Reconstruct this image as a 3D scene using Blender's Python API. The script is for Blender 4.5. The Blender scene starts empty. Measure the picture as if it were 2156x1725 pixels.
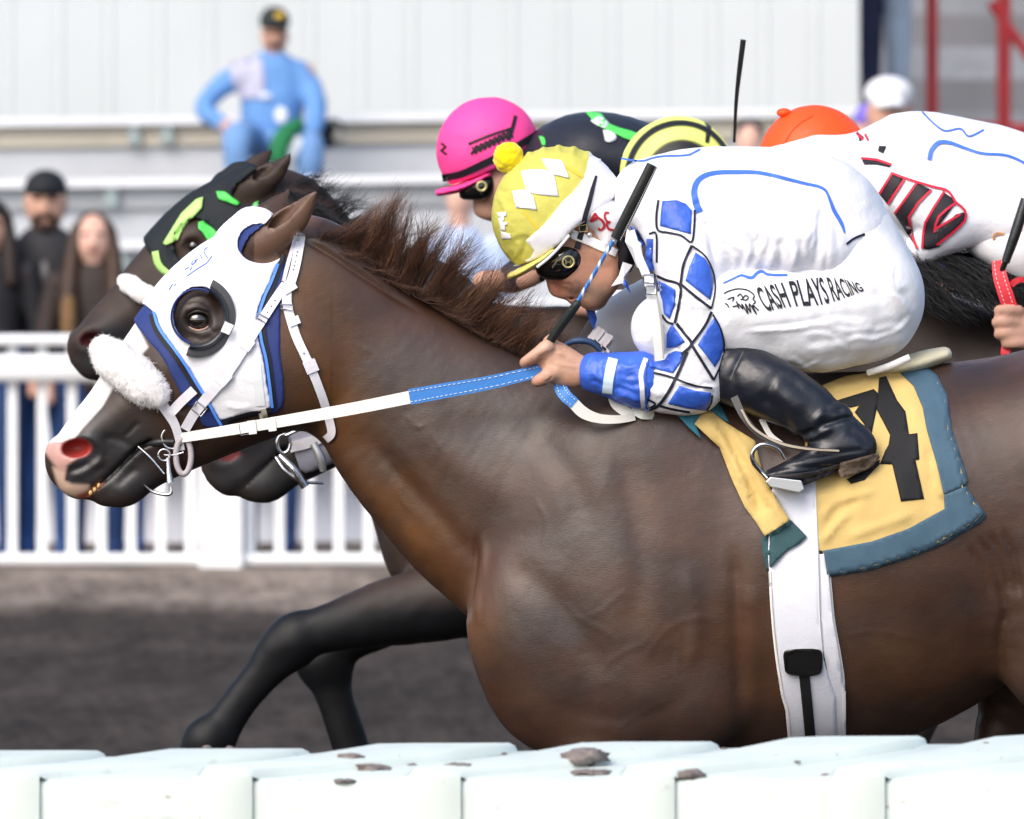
import bpy, math, random
import numpy as np
from mathutils import Vector, Matrix, noise
from mathutils.bvhtree import BVHTree
from mathutils.geometry import delaunay_2d_cdt

random.seed(7); np.random.seed(7)
scene = bpy.context.scene
COL = scene.collection

# ------------------------------------------------------------------ camera
CAM_H, CAM_D = 2.14, 20.0            # camera height and distance to the lead horse
UC, VH = 1078.0, 260.0               # optical axis and horizon in millimetres of the lead horse's plane
FW, FH = 2156.0, 1725.0              # frame, millimetres at the lead horse
cam_data = bpy.data.cameras.new('camera')
cam = bpy.data.objects.new('camera', cam_data); COL.objects.link(cam)
cam.location = (0, -CAM_D, CAM_H)
cam.rotation_euler = (math.radians(90), 0, 0)
cam_data.sensor_width = 36.0
cam_data.lens = 36.0 * CAM_D / (FW / 1000.0)
cam_data.shift_y = (VH - FH / 2) / FW
cam_data.clip_end = 2000
cam_data.dof.use_dof = True
cam_data.dof.focus_distance = CAM_D - 0.15
cam_data.dof.aperture_fstop = cam_data.lens / 38.0
scene.camera = cam

# ------------------------------------------------------------------ light
SUN_EL, SUN_AZ = 42.0, 212.0
world = bpy.data.worlds.new('World'); scene.world = world; world.use_nodes = True
wn = world.node_tree
bg = wn.nodes['Background']
sky = wn.nodes.new('ShaderNodeTexSky'); sky.sky_type = 'NISHITA'; sky.sun_disc = False
sky.sun_elevation = math.radians(SUN_EL); sky.sun_rotation = math.radians(SUN_AZ)
sky.air_density = 1.0; sky.dust_density = 3.0; sky.ozone_density = 1.0
wn.links.new(sky.outputs[0], bg.inputs[0]); bg.inputs[1].default_value = 0.15
sd = bpy.data.lights.new('sun', 'SUN'); sd.energy = 1.2; sd.angle = math.radians(45); sd.color = (1.0, 0.95, 0.88)
sun = bpy.data.objects.new('sun', sd); COL.objects.link(sun)
# azimuth measured clockwise from +Y, as the sky's sun_rotation
_a = math.radians(SUN_AZ); _e = math.radians(SUN_EL)
_dir = Vector((math.sin(_a) * math.cos(_e), math.cos(_a) * math.cos(_e), math.sin(_e)))
sun.rotation_euler = _dir.to_track_quat('Z', 'Y').to_euler()
scene.view_settings.view_transform = 'Standard'
scene.view_settings.look = 'None'
scene.view_settings.gamma = 1.0
scene.view_settings.exposure = 0.76

# ------------------------------------------------------------------ helpers: space
def sc(y):
    return (y + CAM_D) / CAM_D
def W(u, v, y=0.0):
    s = sc(y)
    return np.array(((u - UC) / 1000 * s, y, CAM_H + (VH - v) / 1000 * s))
def UV(P):
    P = np.asarray(P); s = sc(P[:, 1])
    return np.stack((UC + P[:, 0] * 1000 / s, VH - (P[:, 2] - CAM_H) * 1000 / s), 1)
EYE = np.array((0.0, -CAM_D, CAM_H))
def crop(x0, y0, f):
    k = 2156 / 3600.0
    def g(*pts):
        out = [((x0 + f * p[0]) * k, (y0 + f * p[1]) * k) + tuple(p[2:]) for p in pts]
        return out
    return g
R1 = crop(100, 600, 1200 / 1725); R2 = crop(1500, 350, 1200 / 1800); R3 = crop(2300, 1000, 1300 / 2039)
R4 = crop(0, 1700, 1800 / 2156); R5 = crop(1800, 1700, 1800 / 2156); R6 = crop(0, 0, 1300 / 1794)
R7 = crop(2600, 0, 1000 / 1327); R8 = crop(0, 1100, 800 / 1255); R9 = crop(1700, 450, 600 / 1592)
R10 = crop(1780, 1100, 800 / 2156); R11 = crop(0, 2500, 1800 / 2156); R12 = crop(1800, 2500, 1800 / 2156)
R13 = crop(2500, 900, 600 / 2156); R14 = crop(2100, 450, 1200 / 2156); R15 = crop(440, 900, 560 / 2147)
R16 = crop(1000, 550, 1100 / 2156)

# ------------------------------------------------------------------ helpers: materials
MATS = {}
def mat(name, col, rough=0.6, spec=0.5, metal=0.0, bump=0.0, bscale=60.0, var=0.0, vscale=8.0, attr=False,
        sheen=0.0, coat=0.0, stretch=None, bump2=0.0, b2scale=12.0, sub=0.0, trans=0.0, hair=0.0, rvar=0.0):
    if name in MATS: return MATS[name]
    m = bpy.data.materials.new(name); m.use_nodes = True; MATS[name] = m
    nt = m.node_tree; b = nt.nodes['Principled BSDF']
    b.inputs['Base Color'].default_value = (*col, 1); b.inputs['Roughness'].default_value = rough
    b.inputs['Metallic'].default_value = metal; b.inputs['Specular IOR Level'].default_value = spec
    b.inputs['Sheen Weight'].default_value = sheen; b.inputs['Coat Weight'].default_value = coat
    if sub:
        b.inputs['Subsurface Weight'].default_value = sub
        b.inputs['Subsurface Radius'].default_value = (0.006, 0.003, 0.002)
    tc = nt.nodes.new('ShaderNodeTexCoord'); mp = nt.nodes.new('ShaderNodeMapping')
    nt.links.new(tc.outputs['Object'], mp.inputs[0])
    if stretch: mp.inputs['Scale'].default_value = stretch
    src = None
    if attr:
        a = nt.nodes.new('ShaderNodeAttribute'); a.attribute_name = 'Col'; src = a.outputs['Color']
    if var:
        n = nt.nodes.new('ShaderNodeTexNoise'); n.inputs['Scale'].default_value = vscale; n.inputs['Detail'].default_value = 5
        nt.links.new(mp.outputs[0], n.inputs['Vector'])
        r = nt.nodes.new('ShaderNodeMapRange'); r.inputs['From Min'].default_value = 0.3; r.inputs['From Max'].default_value = 0.7
        r.inputs['To Min'].default_value = 1 - var; r.inputs['To Max'].default_value = 1 + var
        nt.links.new(n.outputs['Fac'], r.inputs['Value'])
        mx = nt.nodes.new('ShaderNodeMix'); mx.data_type = 'RGBA'; mx.blend_type = 'MULTIPLY'; mx.inputs['Factor'].default_value = 1
        if src: nt.links.new(src, mx.inputs[6])
        else: mx.inputs[6].default_value = (*col, 1)
        nt.links.new(r.outputs[0], mx.inputs[7]); src = mx.outputs[2]
    if src: nt.links.new(src, b.inputs['Base Color'])
    if rvar:
        n = nt.nodes.new('ShaderNodeTexNoise'); n.inputs['Scale'].default_value = 5; n.inputs['Detail'].default_value = 6
        nt.links.new(tc.outputs['Object'], n.inputs['Vector'])
        r = nt.nodes.new('ShaderNodeMapRange'); r.inputs['From Min'].default_value = 0.35; r.inputs['From Max'].default_value = 0.65
        r.inputs['To Min'].default_value = rough - rvar; r.inputs['To Max'].default_value = rough + rvar
        nt.links.new(n.outputs['Fac'], r.inputs['Value']); nt.links.new(r.outputs[0], b.inputs['Roughness'])
    last = None
    if hair:
        m2 = nt.nodes.new('ShaderNodeMapping'); m2.inputs['Rotation'].default_value = (0, math.radians(32), 0); m2.inputs['Scale'].default_value = (70, 300, 420)
        n = nt.nodes.new('ShaderNodeTexNoise'); n.inputs['Scale'].default_value = 1; n.inputs['Detail'].default_value = 3
        nt.links.new(tc.outputs['Object'], m2.inputs[0]); nt.links.new(m2.outputs[0], n.inputs['Vector'])
        bp = nt.nodes.new('ShaderNodeBump'); bp.inputs['Strength'].default_value = hair; bp.inputs['Distance'].default_value = .003
        nt.links.new(n.outputs['Fac'], bp.inputs['Height']); last = bp.outputs['Normal']
    for st, scl in ((bump, bscale), (bump2, b2scale)):
        if not st: continue
        n = nt.nodes.new('ShaderNodeTexNoise'); n.inputs['Scale'].default_value = scl; n.inputs['Detail'].default_value = 4
        nt.links.new(mp.outputs[0], n.inputs['Vector'])
        bp = nt.nodes.new('ShaderNodeBump'); bp.inputs['Strength'].default_value = st; bp.inputs['Distance'].default_value = 1.0 / scl
        nt.links.new(n.outputs['Fac'], bp.inputs['Height'])
        if last: nt.links.new(last, bp.inputs['Normal'])
        last = bp.outputs['Normal']
    if last: nt.links.new(last, b.inputs['Normal'])
    return m

# ------------------------------------------------------------------ helpers: objects
def link(o, parent=None):
    COL.objects.link(o)
    if parent is not None:
        o.parent = parent
        o.matrix_parent_inverse = Matrix.Translation(-Vector(parent.location)) if parent.type == 'EMPTY' else Matrix.Identity(4)
    return o
def mobj(name, V, F, m, parent=None, smooth=True, col=None, label=None):
    V = np.asarray(V, dtype=np.float64)
    me = bpy.data.meshes.new(name)
    me.from_pydata(V.tolist(), [], F.tolist() if isinstance(F, np.ndarray) else [list(f) for f in F])
    if smooth: me.polygons.foreach_set('use_smooth', np.ones(len(me.polygons), dtype=bool))
    if col is not None:
        a = me.color_attributes.new('Col', 'FLOAT_COLOR', 'POINT')
        c = np.ones((len(V), 4), dtype=np.float32); c[:, :3] = col
        a.data.foreach_set('color', c.ravel())
    me.materials.append(m); me.update()
    o = bpy.data.objects.new(name, me)
    if label: o['label'] = label
    return link(o, parent)
def thing(name, label, cat, loc, group=None):
    o = bpy.data.objects.new(name, None); COL.objects.link(o); o.location = tuple(float(c) for c in loc)
    o.empty_display_size = 0.05
    o['label'] = label; o['category'] = cat
    if group: o['group'] = group
    return o
def tag(o, label=None, cat=None, group=None, kind=None):
    if label: o['label'] = label
    if cat: o['category'] = cat
    if group: o['group'] = group
    if kind: o['kind'] = kind
    return o

# ------------------------------------------------------------------ helpers: distance fields
def cat_rom(P, n):
    P = np.asarray(P, dtype=np.float64)
    if len(P) < 3 or n <= 1:
        if n <= 1: return P
        t = np.linspace(0, 1, n + 1)[:, None]
        return np.concatenate([P[i] * (1 - t[:-1]) + P[i + 1] * t[:-1] for i in range(len(P) - 1)] + [P[-1:]])
    Q = np.concatenate((2 * P[:1] - P[1:2], P, 2 * P[-1:] - P[-2:-1]))
    out = []
    for i in range(len(P) - 1):
        p0, p1, p2, p3 = Q[i:i + 4]
        for t in np.arange(n) / n:
            out.append(0.5 * (2 * p1 + (p2 - p0) * t + (2 * p0 - 5 * p1 + 4 * p2 - p3) * t * t + (3 * p1 - p0 - 3 * p2 + p3) * t ** 3))
    out.append(P[-1]); return np.array(out)

def poly_sd(x, z, poly):
    """signed distance to a polygon (negative inside); x, z arrays"""
    poly = np.asarray(poly, dtype=np.float64)
    d = np.full(np.broadcast(x, z).shape, 1e9); inside = np.zeros(d.shape, dtype=bool)
    n = len(poly)
    for i in range(n):
        a = poly[i]; b = poly[(i + 1) % n]; e = b - a
        t = np.clip(((x - a[0]) * e[0] + (z - a[1]) * e[1]) / max(e @ e, 1e-12), 0, 1)
        d = np.minimum(d, (x - a[0] - e[0] * t) ** 2 + (z - a[1] - e[1] * t) ** 2)
        c = ((a[1] > z) != (b[1] > z))
        if a[1] != b[1]:
            inside ^= c & (x < (b[0] - a[0]) * (z - a[1]) / (b[1] - a[1]) + a[0])
    d = np.sqrt(d); return np.where(inside, -d, d)

def line_d(P, path):
    """distance of points P (n,2) to a polyline and the parameter 0..1 along it"""
    path = np.asarray(path, dtype=np.float64)[:, :2]
    best = np.full(len(P), 1e9); par = np.zeros(len(P)); m = len(path) - 1
    for i in range(m):
        a = path[i]; e = path[i + 1] - a
        t = np.clip(((P - a) @ e) / max(e @ e, 1e-12), 0, 1)
        d = np.hypot(P[:, 0] - a[0] - e[0] * t, P[:, 1] - a[1] - e[1] * t)
        k = d < best; best[k] = d[k]; par[k] = ((i + t) / m)[k]
    return best, par

class Field:
    def __init__(self, xs, ys, zs):
        self.xs, self.ys, self.zs = [np.asarray(a, dtype=np.float32) for a in (xs, ys, zs)]
        self.F = np.full((len(xs), len(ys), len(zs)), 0.2, dtype=np.float32)
        self.xf = lambda u, v, y: (u, v, y)
        self.rs = 1.0
    @classmethod
    def box(cls, u0, u1, v0, v1, y0, y1, h):
        a = np.array([W(u, v, y) for u in (u0, u1) for v in (v0, v1) for y in (y0, y1)])
        lo = a.min(0); hi = a.max(0)
        return cls(*[np.arange(lo[i], hi[i] + h, h) for i in range(3)])
    def sl(self, lo, hi):
        r = []
        for a, l, h in zip((self.xs, self.ys, self.zs), lo, hi):
            i = max(int(np.searchsorted(a, l)) - 1, 0); j = min(int(np.searchsorted(a, h)) + 1, len(a))
            r.append(slice(i, max(j, i)))
        return tuple(r)
    def grid(self, s):
        return self.xs[s[0]][:, None, None], self.ys[s[1]][None, :, None], self.zs[s[2]][None, None, :]
    def put(self, s, d, k, op):
        A = self.F[s]
        if op == 'u':
            if k > 0:
                h = np.maximum(k - np.abs(A - d), 0) / k; self.F[s] = np.minimum(A, d) - h * h * k * 0.25
            else: self.F[s] = np.minimum(A, d)
        else:
            d = -d
            if k > 0:
                h = np.maximum(k - np.abs(A - d), 0) / k; self.F[s] = np.maximum(A, d) + h * h * k * 0.25
            else: self.F[s] = np.maximum(A, d)
    def chain(self, pts, k=0.02, op='u', n=4):
        """pts: (u, v, y, r[, w]) millimetres in the picture plane, y in metres; w = half width in depth"""
        rows = []
        for p in pts:
            u, v, y = self.xf(*p[:3]); c = W(u, v, y); s = sc(y) / 1000 * self.rs
            rows.append((*c, p[3] * s, (p[4] if len(p) > 4 else p[3]) * s))
        if len(rows) == 1: rows = rows * 2
        R = cat_rom(rows, n) if n > 1 else np.array(rows)
        R[:, 3:] = np.maximum(R[:, 3:], 0.0008)
        pad = max(k, 0.012) + 0.012
        mr = np.maximum(R[:, 3], R[:, 4]).max()
        lo = (R[:, :3] - np.stack((R[:, 3], R[:, 4], R[:, 3]), 1)).min(0) - pad
        hi = (R[:, :3] + np.stack((R[:, 3], R[:, 4], R[:, 3]), 1)).max(0) + pad
        S = self.sl(lo, hi)
        if any(q.stop <= q.start for q in S): return
        sub = np.full(tuple(q.stop - q.start for q in S), 0.2, dtype=np.float32)
        for a, b in zip(R[:-1], R[1:]):
            rr = np.array((max(a[3], b[3]), max(a[4], b[4]), max(a[3], b[3]))) + pad
            s = self.sl(np.minimum(a[:3], b[:3]) - rr, np.maximum(a[:3], b[:3]) + rr)
            s = tuple(slice(max(i.start, j.start), min(i.stop, j.stop)) for i, j in zip(s, S))
            if any(q.stop <= q.start for q in s): continue
            X, Y, Z = self.grid(s)
            e = b[:3] - a[:3]; L = max(float(e @ e), 1e-12)
            t = np.clip(((X - a[0]) * e[0] + (Y - a[1]) * e[1] + (Z - a[2]) * e[2]) / L, 0, 1)
            r = a[3] + (b[3] - a[3]) * t; w = a[4] + (b[4] - a[4]) * t
            q = r / w
            d = np.sqrt((X - a[0] - e[0] * t) ** 2 + ((Y - a[1] - e[1] * t) * q) ** 2 + (Z - a[2] - e[2] * t) ** 2)
            d = ((d - r) * np.minimum(1, w / r)).astype(np.float32)
            ss = tuple(slice(i.start - j.start, i.stop - j.start) for i, j in zip(s, S))
            np.minimum(sub[ss], d, out=sub[ss])
        self.put(S, sub, k, op)
    def ell(self, u, v, y, ra, rb, ry, ang=0.0, k=0.03, op='u'):
        """ellipsoid; ra along ang (degrees, clockwise in the picture from +u), rb across, ry in depth"""
        u, v, y = self.xf(u, v, y)
        c = W(u, v, y); s = sc(y) / 1000 * self.rs; ra, rb, ry = ra * s, rb * s, ry * s
        m = max(ra, rb); pad = max(k, 0.012) + 0.012
        S = self.sl(c - np.array((m, ry, m)) - pad, c + np.array((m, ry, m)) + pad)
        if any(q.stop <= q.start for q in S): return
        X, Y, Z = self.grid(S); a = math.radians(ang); ca, sa = math.cos(a), math.sin(a)
        dx = X - c[0]; dz = -(Z - c[2]); p = dx * ca + dz * sa; q = -dx * sa + dz * ca
        k0 = np.sqrt((p / ra) ** 2 + (q / rb) ** 2 + ((Y - c[1]) / ry) ** 2)
        k1 = np.sqrt((p / ra ** 2) ** 2 + (q / rb ** 2) ** 2 + ((Y - c[1]) / ry ** 2) ** 2)
        d = (k0 * (k0 - 1) / np.maximum(k1, 1e-6)).astype(np.float32)
        self.put(S, d, k, op)
    def prism(self, poly, yref):
        """2-D signed distance of a (u,v) polygon placed at depth yref, on the x-z grid, broadcast over y"""
        w = np.array([W(p[0], p[1], yref) for p in poly])[:, [0, 2]]
        return poly_sd(self.xs[:, None], self.zs[None, :], w).astype(np.float32)[:, None, :]
    def mesh(self, F=None):
        F = self.F if F is None else F
        S = F < 0
        cnt = np.zeros(tuple(n - 1 for n in F.shape), dtype=np.int8)
        for i in (0, 1):
            for j in (0, 1):
                for l in (0, 1):
                    cnt += S[i:S.shape[0] - 1 + i, j:S.shape[1] - 1 + j, l:S.shape[2] - 1 + l]
        act = (cnt > 0) & (cnt < 8)
        ci = np.argwhere(act); idx = np.full(act.shape, -1, dtype=np.int64); idx[act] = np.arange(len(ci))
        cor = [(i, j, l) for i in (0, 1) for j in (0, 1) for l in (0, 1)]
        val = np.stack([F[ci[:, 0] + c[0], ci[:, 1] + c[1], ci[:, 2] + c[2]] for c in cor], 1)
        acc = np.zeros((len(ci), 3)); num = np.zeros(len(ci))
        for a in range(8):
            for b in range(a + 1, 8):
                if sum(abs(cor[a][q] - cor[b][q]) for q in range(3)) != 1: continue
                m = (val[:, a] < 0) != (val[:, b] < 0)
                t = np.where(m, val[:, a] / np.where(m, val[:, a] - val[:, b], 1), 0)
                p = np.array(cor[a])[None] * (1 - t[:, None]) + np.array(cor[b])[None] * t[:, None]
                acc += p * m[:, None]; num += m
        loc = acc / num[:, None]
        V = np.stack([ax[ci[:, q]] * (1 - loc[:, q]) + ax[ci[:, q] + 1] * loc[:, q]
                      for q, ax in enumerate((self.xs.astype(float), self.ys.astype(float), self.zs.astype(float)))], 1)
        faces = []
        for q in range(3):
            o = [r for r in range(3) if r != q]
            A = np.moveaxis(S, q, 0); ch = A[:-1] != A[1:]
            ch = ch[:, 1:-1, 1:-1]; w = np.argwhere(ch)
            if not len(w): continue
            sgn = A[:-1, 1:-1, 1:-1][ch]
            I = np.moveaxis(idx, q, 0)
            a = I[w[:, 0], w[:, 1], w[:, 2]]; b = I[w[:, 0], w[:, 1] + 1, w[:, 2]]
            c = I[w[:, 0], w[:, 1] + 1, w[:, 2] + 1]; d = I[w[:, 0], w[:, 1], w[:, 2] + 1]
            f = np.stack((a, b, c, d), 1)
            flip = sgn if q != 1 else ~sgn
            f[~flip] = f[~flip][:, ::-1]
            faces.append(f)
        return V, np.concatenate(faces)

def vnormals(V, F):
    N = np.zeros_like(V)
    F = np.asarray(F)
    n = np.cross(V[F[:, 2]] - V[F[:, 0]], V[F[:, -1]] - V[F[:, 1]])
    for i in range(F.shape[1]): np.add.at(N, F[:, i], n)
    return N / np.maximum(np.linalg.norm(N, axis=1, keepdims=True), 1e-12)
def relax(V, F, it=2, lam=0.5):
    F = np.asarray(F); E = np.concatenate([F[:, [i, (i + 1) % F.shape[1]]] for i in range(F.shape[1])])
    for _ in range(it):
        A = np.zeros_like(V); n = np.zeros(len(V))
        np.add.at(A, E[:, 0], V[E[:, 1]]); np.add.at(n, E[:, 0], 1)
        np.add.at(A, E[:, 1], V[E[:, 0]]); np.add.at(n, E[:, 1], 1)
        V = V * (1 - lam) + lam * A / np.maximum(n, 1)[:, None]
    return V
def emboss(V, N, path, width, height, ymax=0.0, taper=True, smooth=6):
    """raise (or sink) a soft ridge on the near side along a (u,v) path"""
    p = cat_rom([q[:2] for q in path], smooth)
    d, t = line_d(UV(V), p)
    g = np.exp(-(d / width) ** 2) * height / 1000
    if taper: g = g * np.clip(np.minimum(t, 1 - t) * 5, 0, 1)
    k = (V[:, 1] < ymax) & (N[:, 1] < 0.2)
    V[k] += N[k] * g[k][:, None]
    return V
def ruffle(V, N, amp, scale, stretch=(1, 1, 1), mask=None, off=0.0, oct=3):
    a = np.array([noise.fractal(Vector((p[0] * scale * stretch[0] + off, p[1] * scale * stretch[1], p[2] * scale * stretch[2])), 1.0, 2.0, oct) for p in V])
    if mask is not None: a = a * mask
    return V + N * (a * amp)[:, None]

class Surf:
    """a surface to lay things on, seen from the track side"""
    def __init__(self, *meshes):
        V = []; F = []; o = 0
        for v, f in meshes:
            V.append(np.asarray(v)); F += [[int(i) + o for i in q] for q in f]; o += len(v)
        self.V = np.concatenate(V); self.F = F
        self.b = BVHTree.FromPolygons(self.V.tolist(), F)
    def hit(self, u, v):
        d = W(u, v, 0) - EYE; d = d / np.linalg.norm(d)
        h = self.b.ray_cast(Vector(EYE), Vector(d))
        return (np.array(h[0]), np.array(h[1])) if h[0] is not None else None

def resample(path, step, closed=False, curve=0):
    P = np.asarray([p[:2] for p in path], dtype=float)
    if closed: P = np.concatenate((P, P[:1]))
    if curve: P = cat_rom(P, curve)
    out = []
    for a, b in zip(P[:-1], P[1:]):
        m = max(1, int(np.ceil(np.hypot(*(b - a)) / step)))
        for i in range(m): out.append(a + (b - a) * i / m)
    if not closed: out.append(P[-1])
    return np.array(out)
def smooth_poly(poly, n=4):
    P = np.asarray([p[:2] for p in poly], float); P = np.concatenate((P[-2:], P, P[:2]))
    C = cat_rom(P, n); return C[n * 2:-n * 2 - 1 + 1][:-1]

def lay(surf, pts, off):
    """points (u,v) laid on the surface, lifted off by off millimetres; misses take their neighbours' depth"""
    res = np.zeros((len(pts), 3)); ok = np.zeros(len(pts), bool)
    for i, p in enumerate(pts):
        h = surf.hit(p[0], p[1])
        if h is not None: res[i] = h[0]; ok[i] = True
    if not ok.all():
        if not ok.any(): ys = np.zeros(len(pts))
        gi = np.where(ok)[0]
        for i in np.where(~ok)[0]:
            if len(gi):
                d = np.hypot(*(np.asarray(pts)[gi] - pts[i]).T); j = gi[np.argsort(d)[:3]]
                y = res[j, 1].mean()
            else: y = 0.0
            res[i] = W(pts[i][0], pts[i][1], y)
    d = EYE - res; d /= np.linalg.norm(d, axis=1, keepdims=True)
    return res + d * (np.asarray(off) / 1000).reshape(-1, 1), d

def patch(name, surf, poly, m, parent, off=3.0, thick=3.0, step=8.0, wave=0.0, wscale=14.0, smooth=0, label=None, ret=False, wst=(1, 1, 1), folds=()):
    """a piece of cloth or leather of the given outline lying on the near side of a surface"""
    if smooth: poly = smooth_poly(poly, smooth)
    B = resample(poly, step, True)
    lo = B.min(0); hi = B.max(0)
    gx, gy = np.meshgrid(np.arange(lo[0], hi[0], step), np.arange(lo[1], hi[1], step))
    G = np.stack((gx.ravel() + (np.random.rand(gx.size) - .5) * step * .2, gy.ravel()), 1)
    G = G[poly_sd(G[:, 0], G[:, 1], B) < -step * 0.45] if len(G) else G.reshape(0, 2)
    pts = np.concatenate((B, G)); nb = len(B)
    r = delaunay_2d_cdt([Vector(p) for p in pts], [(i, (i + 1) % nb) for i in range(nb)], [list(range(nb))], 1, 1e-4)
    P2 = np.array([(p.x, p.y) for p in r[0]]); T = [list(f) for f in r[2]]
    o = np.full(len(P2), off, float)
    if wave:
        o += np.array([noise.fractal(Vector((p[0] / 1000 * wscale * wst[0], p[1] / 1000 * wscale * wst[1], 3.3)), 1, 2, 3) for p in P2]) * wave + wave * .4
        o = np.maximum(o, 1.0)
    for fp, fw, fh in folds:
        dd, tt = line_d(P2, cat_rom([q[:2] for q in fp], 6)); o += np.exp(-(dd / fw) ** 2) * fh * np.clip(np.minimum(tt, 1 - tt) * 6, 0, 1)
    if folds: o = np.maximum(o, 1.5)
    A, d = lay(surf, P2, o)
    Bk = A - d * (thick / 1000)
    n = len(A); F = []; edges = {}
    for t in T:
        a, b, c = A[t[0]], A[t[1]], A[t[2]]
        if np.cross(b - a, c - a) @ (EYE - a) < 0: t = t[::-1]
        F.append(t); F.append([q + n for q in t[::-1]])
        for i in range(3):
            e = (t[i], t[(i + 1) % 3]); edges[e] = 1
    for (a, b) in edges:
        if (b, a) not in edges: F.append([b, a, a + n, b + n])
    V = np.concatenate((A, Bk))
    ob = mobj(name, V, F, m, parent, True, label=label)
    return (ob, V, F) if ret else ob

def strip(name, surf, path, width, m, parent, off=4.0, thick=3.0, step=10.0, curve=6, label=None, ret=False, pts3=None, cross=3):
    """a strap following a (u,v) path on the near side of a surface, or free in space through pts3 (u,v,y)"""
    if pts3 is not None:
        P3 = cat_rom(pts3, curve); C = P3[:, :2]
    else: C = resample(path, step, False, curve)
    n = len(C); wd = np.interp(np.linspace(0, 1, n), np.linspace(0, 1, len(width)), width) if hasattr(width, '__len__') else np.full(n, width)
    T = np.gradient(C, axis=0); T /= np.maximum(np.linalg.norm(T, axis=1, keepdims=True), 1e-9)
    Nn = np.stack((-T[:, 1], T[:, 0]), 1)
    q = np.linspace(-.5, .5, cross)
    rows = [C + Nn * (wd * t)[:, None] for t in q]
    if pts3 is not None:
        A = [np.array([W(p[0], p[1], y) for p, y in zip(r, P3[:, 2])]) for r in rows]
        D = [(EYE - a) / np.linalg.norm(EYE - a, axis=1, keepdims=True) for a in A]
    else:
        AD = [lay(surf, r, off) for r in rows]; A = [a for a, _ in AD]; D = [d for _, d in AD]
    Bk = [a - d * thick / 1000 for a, d in zip(A, D)]
    ring = A + Bk[::-1]; m_ = len(ring)
    V = np.stack(ring, 1).reshape(-1, 3); F = []
    for i in range(n - 1):
        for j in range(m_):
            k = (j + 1) % m_
            F.append([i * m_ + j, i * m_ + k, (i + 1) * m_ + k, (i + 1) * m_ + j])
    F.append(list(range(m_))[::-1]); F.append([(n - 1) * m_ + j for j in range(m_)])
    # outward faces
    a, b, c = V[F[0][0]], V[F[0][1]], V[F[0][2]]
    if np.cross(b - a, c - a) @ (EYE - a) < 0: F = [f[::-1] for f in F]
    ob = mobj(name, V, F, m, parent, True, label=label)
    md = ob.modifiers.new('edge', 'EDGE_SPLIT'); md.split_angle = math.radians(50)
    return (ob, V, F) if ret else ob

def tube(name, pts, radii, m, parent=None, seg=10, curve=6, label=None, ret=False, cap=True, flat=1.0):
    """round bar through (u,v,y) points, radii in millimetres"""
    n0 = len(pts); radii = radii if hasattr(radii, '__len__') else [radii] * n0
    rows = np.array([(*W(*p), r * sc(p[2]) / 1000) for p, r in zip(pts, radii)])
    return tube_w(name, rows, m, parent, seg, curve, label, ret, cap, flat)
def tube_w(name, rows, m, parent=None, seg=10, curve=6, label=None, ret=False, cap=True, flat=1.0):
    rows = np.asarray(rows, float)
    R = cat_rom(rows, curve) if curve > 1 and len(rows) > 2 else rows
    T = np.gradient(R[:, :3], axis=0); T /= np.maximum(np.linalg.norm(T, axis=1, keepdims=True), 1e-9)
    up = np.array((0, 1.0, 0)) if abs(T[0, 1]) < 0.9 else np.array((1.0, 0, 0))
    V = []; F = []
    for i, (p, t) in enumerate(zip(R, T)):
        a = up - t * (up @ t); a /= np.linalg.norm(a); b = np.cross(t, a); up = a
        for j in range(seg):
            g = 2 * math.pi * j / seg; V.append(p[:3] + (a * math.cos(g) * flat + b * math.sin(g)) * p[3])
    for i in range(len(R) - 1):
        for j in range(seg):
            k = (j + 1) % seg; F.append([i * seg + j, i * seg + k, (i + 1) * seg + k, (i + 1) * seg + j])
    if cap: F.append(list(range(seg))[::-1]); F.append([(len(R) - 1) * seg + j for j in range(seg)])
    o = mobj(name, V, F, m, parent, True, label=label)
    if cap:
        md = o.modifiers.new('edge', 'EDGE_SPLIT'); md.split_angle = math.radians(60)
    return (o, np.array(V), F) if ret else o

def box_w(name, lo, hi, m, parent=None, bevel=0.0, label=None, rz=0.0):
    lo = np.array(lo, float); hi = np.array(hi, float); c = (lo + hi) / 2; h = (hi - lo) / 2
    V = [c + h * np.array((i, j, k)) for i in (-1, 1) for j in (-1, 1) for k in (-1, 1)]
    if rz:
        ca, sa = math.cos(rz), math.sin(rz)
        V = [np.array((c[0] + (p[0] - c[0]) * ca - (p[1] - c[1]) * sa, c[1] + (p[0] - c[0]) * sa + (p[1] - c[1]) * ca, p[2])) for p in V]
    F = [[0, 1, 3, 2], [4, 6, 7, 5], [0, 4, 5, 1], [2, 3, 7, 6], [0, 2, 6, 4], [1, 5, 7, 3]]
    o = mobj(name, V, F, m, parent, False, label=label)
    if bevel:
        b = o.modifiers.new('bevel', 'BEVEL'); b.width = bevel; b.segments = 2; b.limit_method = 'NONE'
    return o

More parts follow.
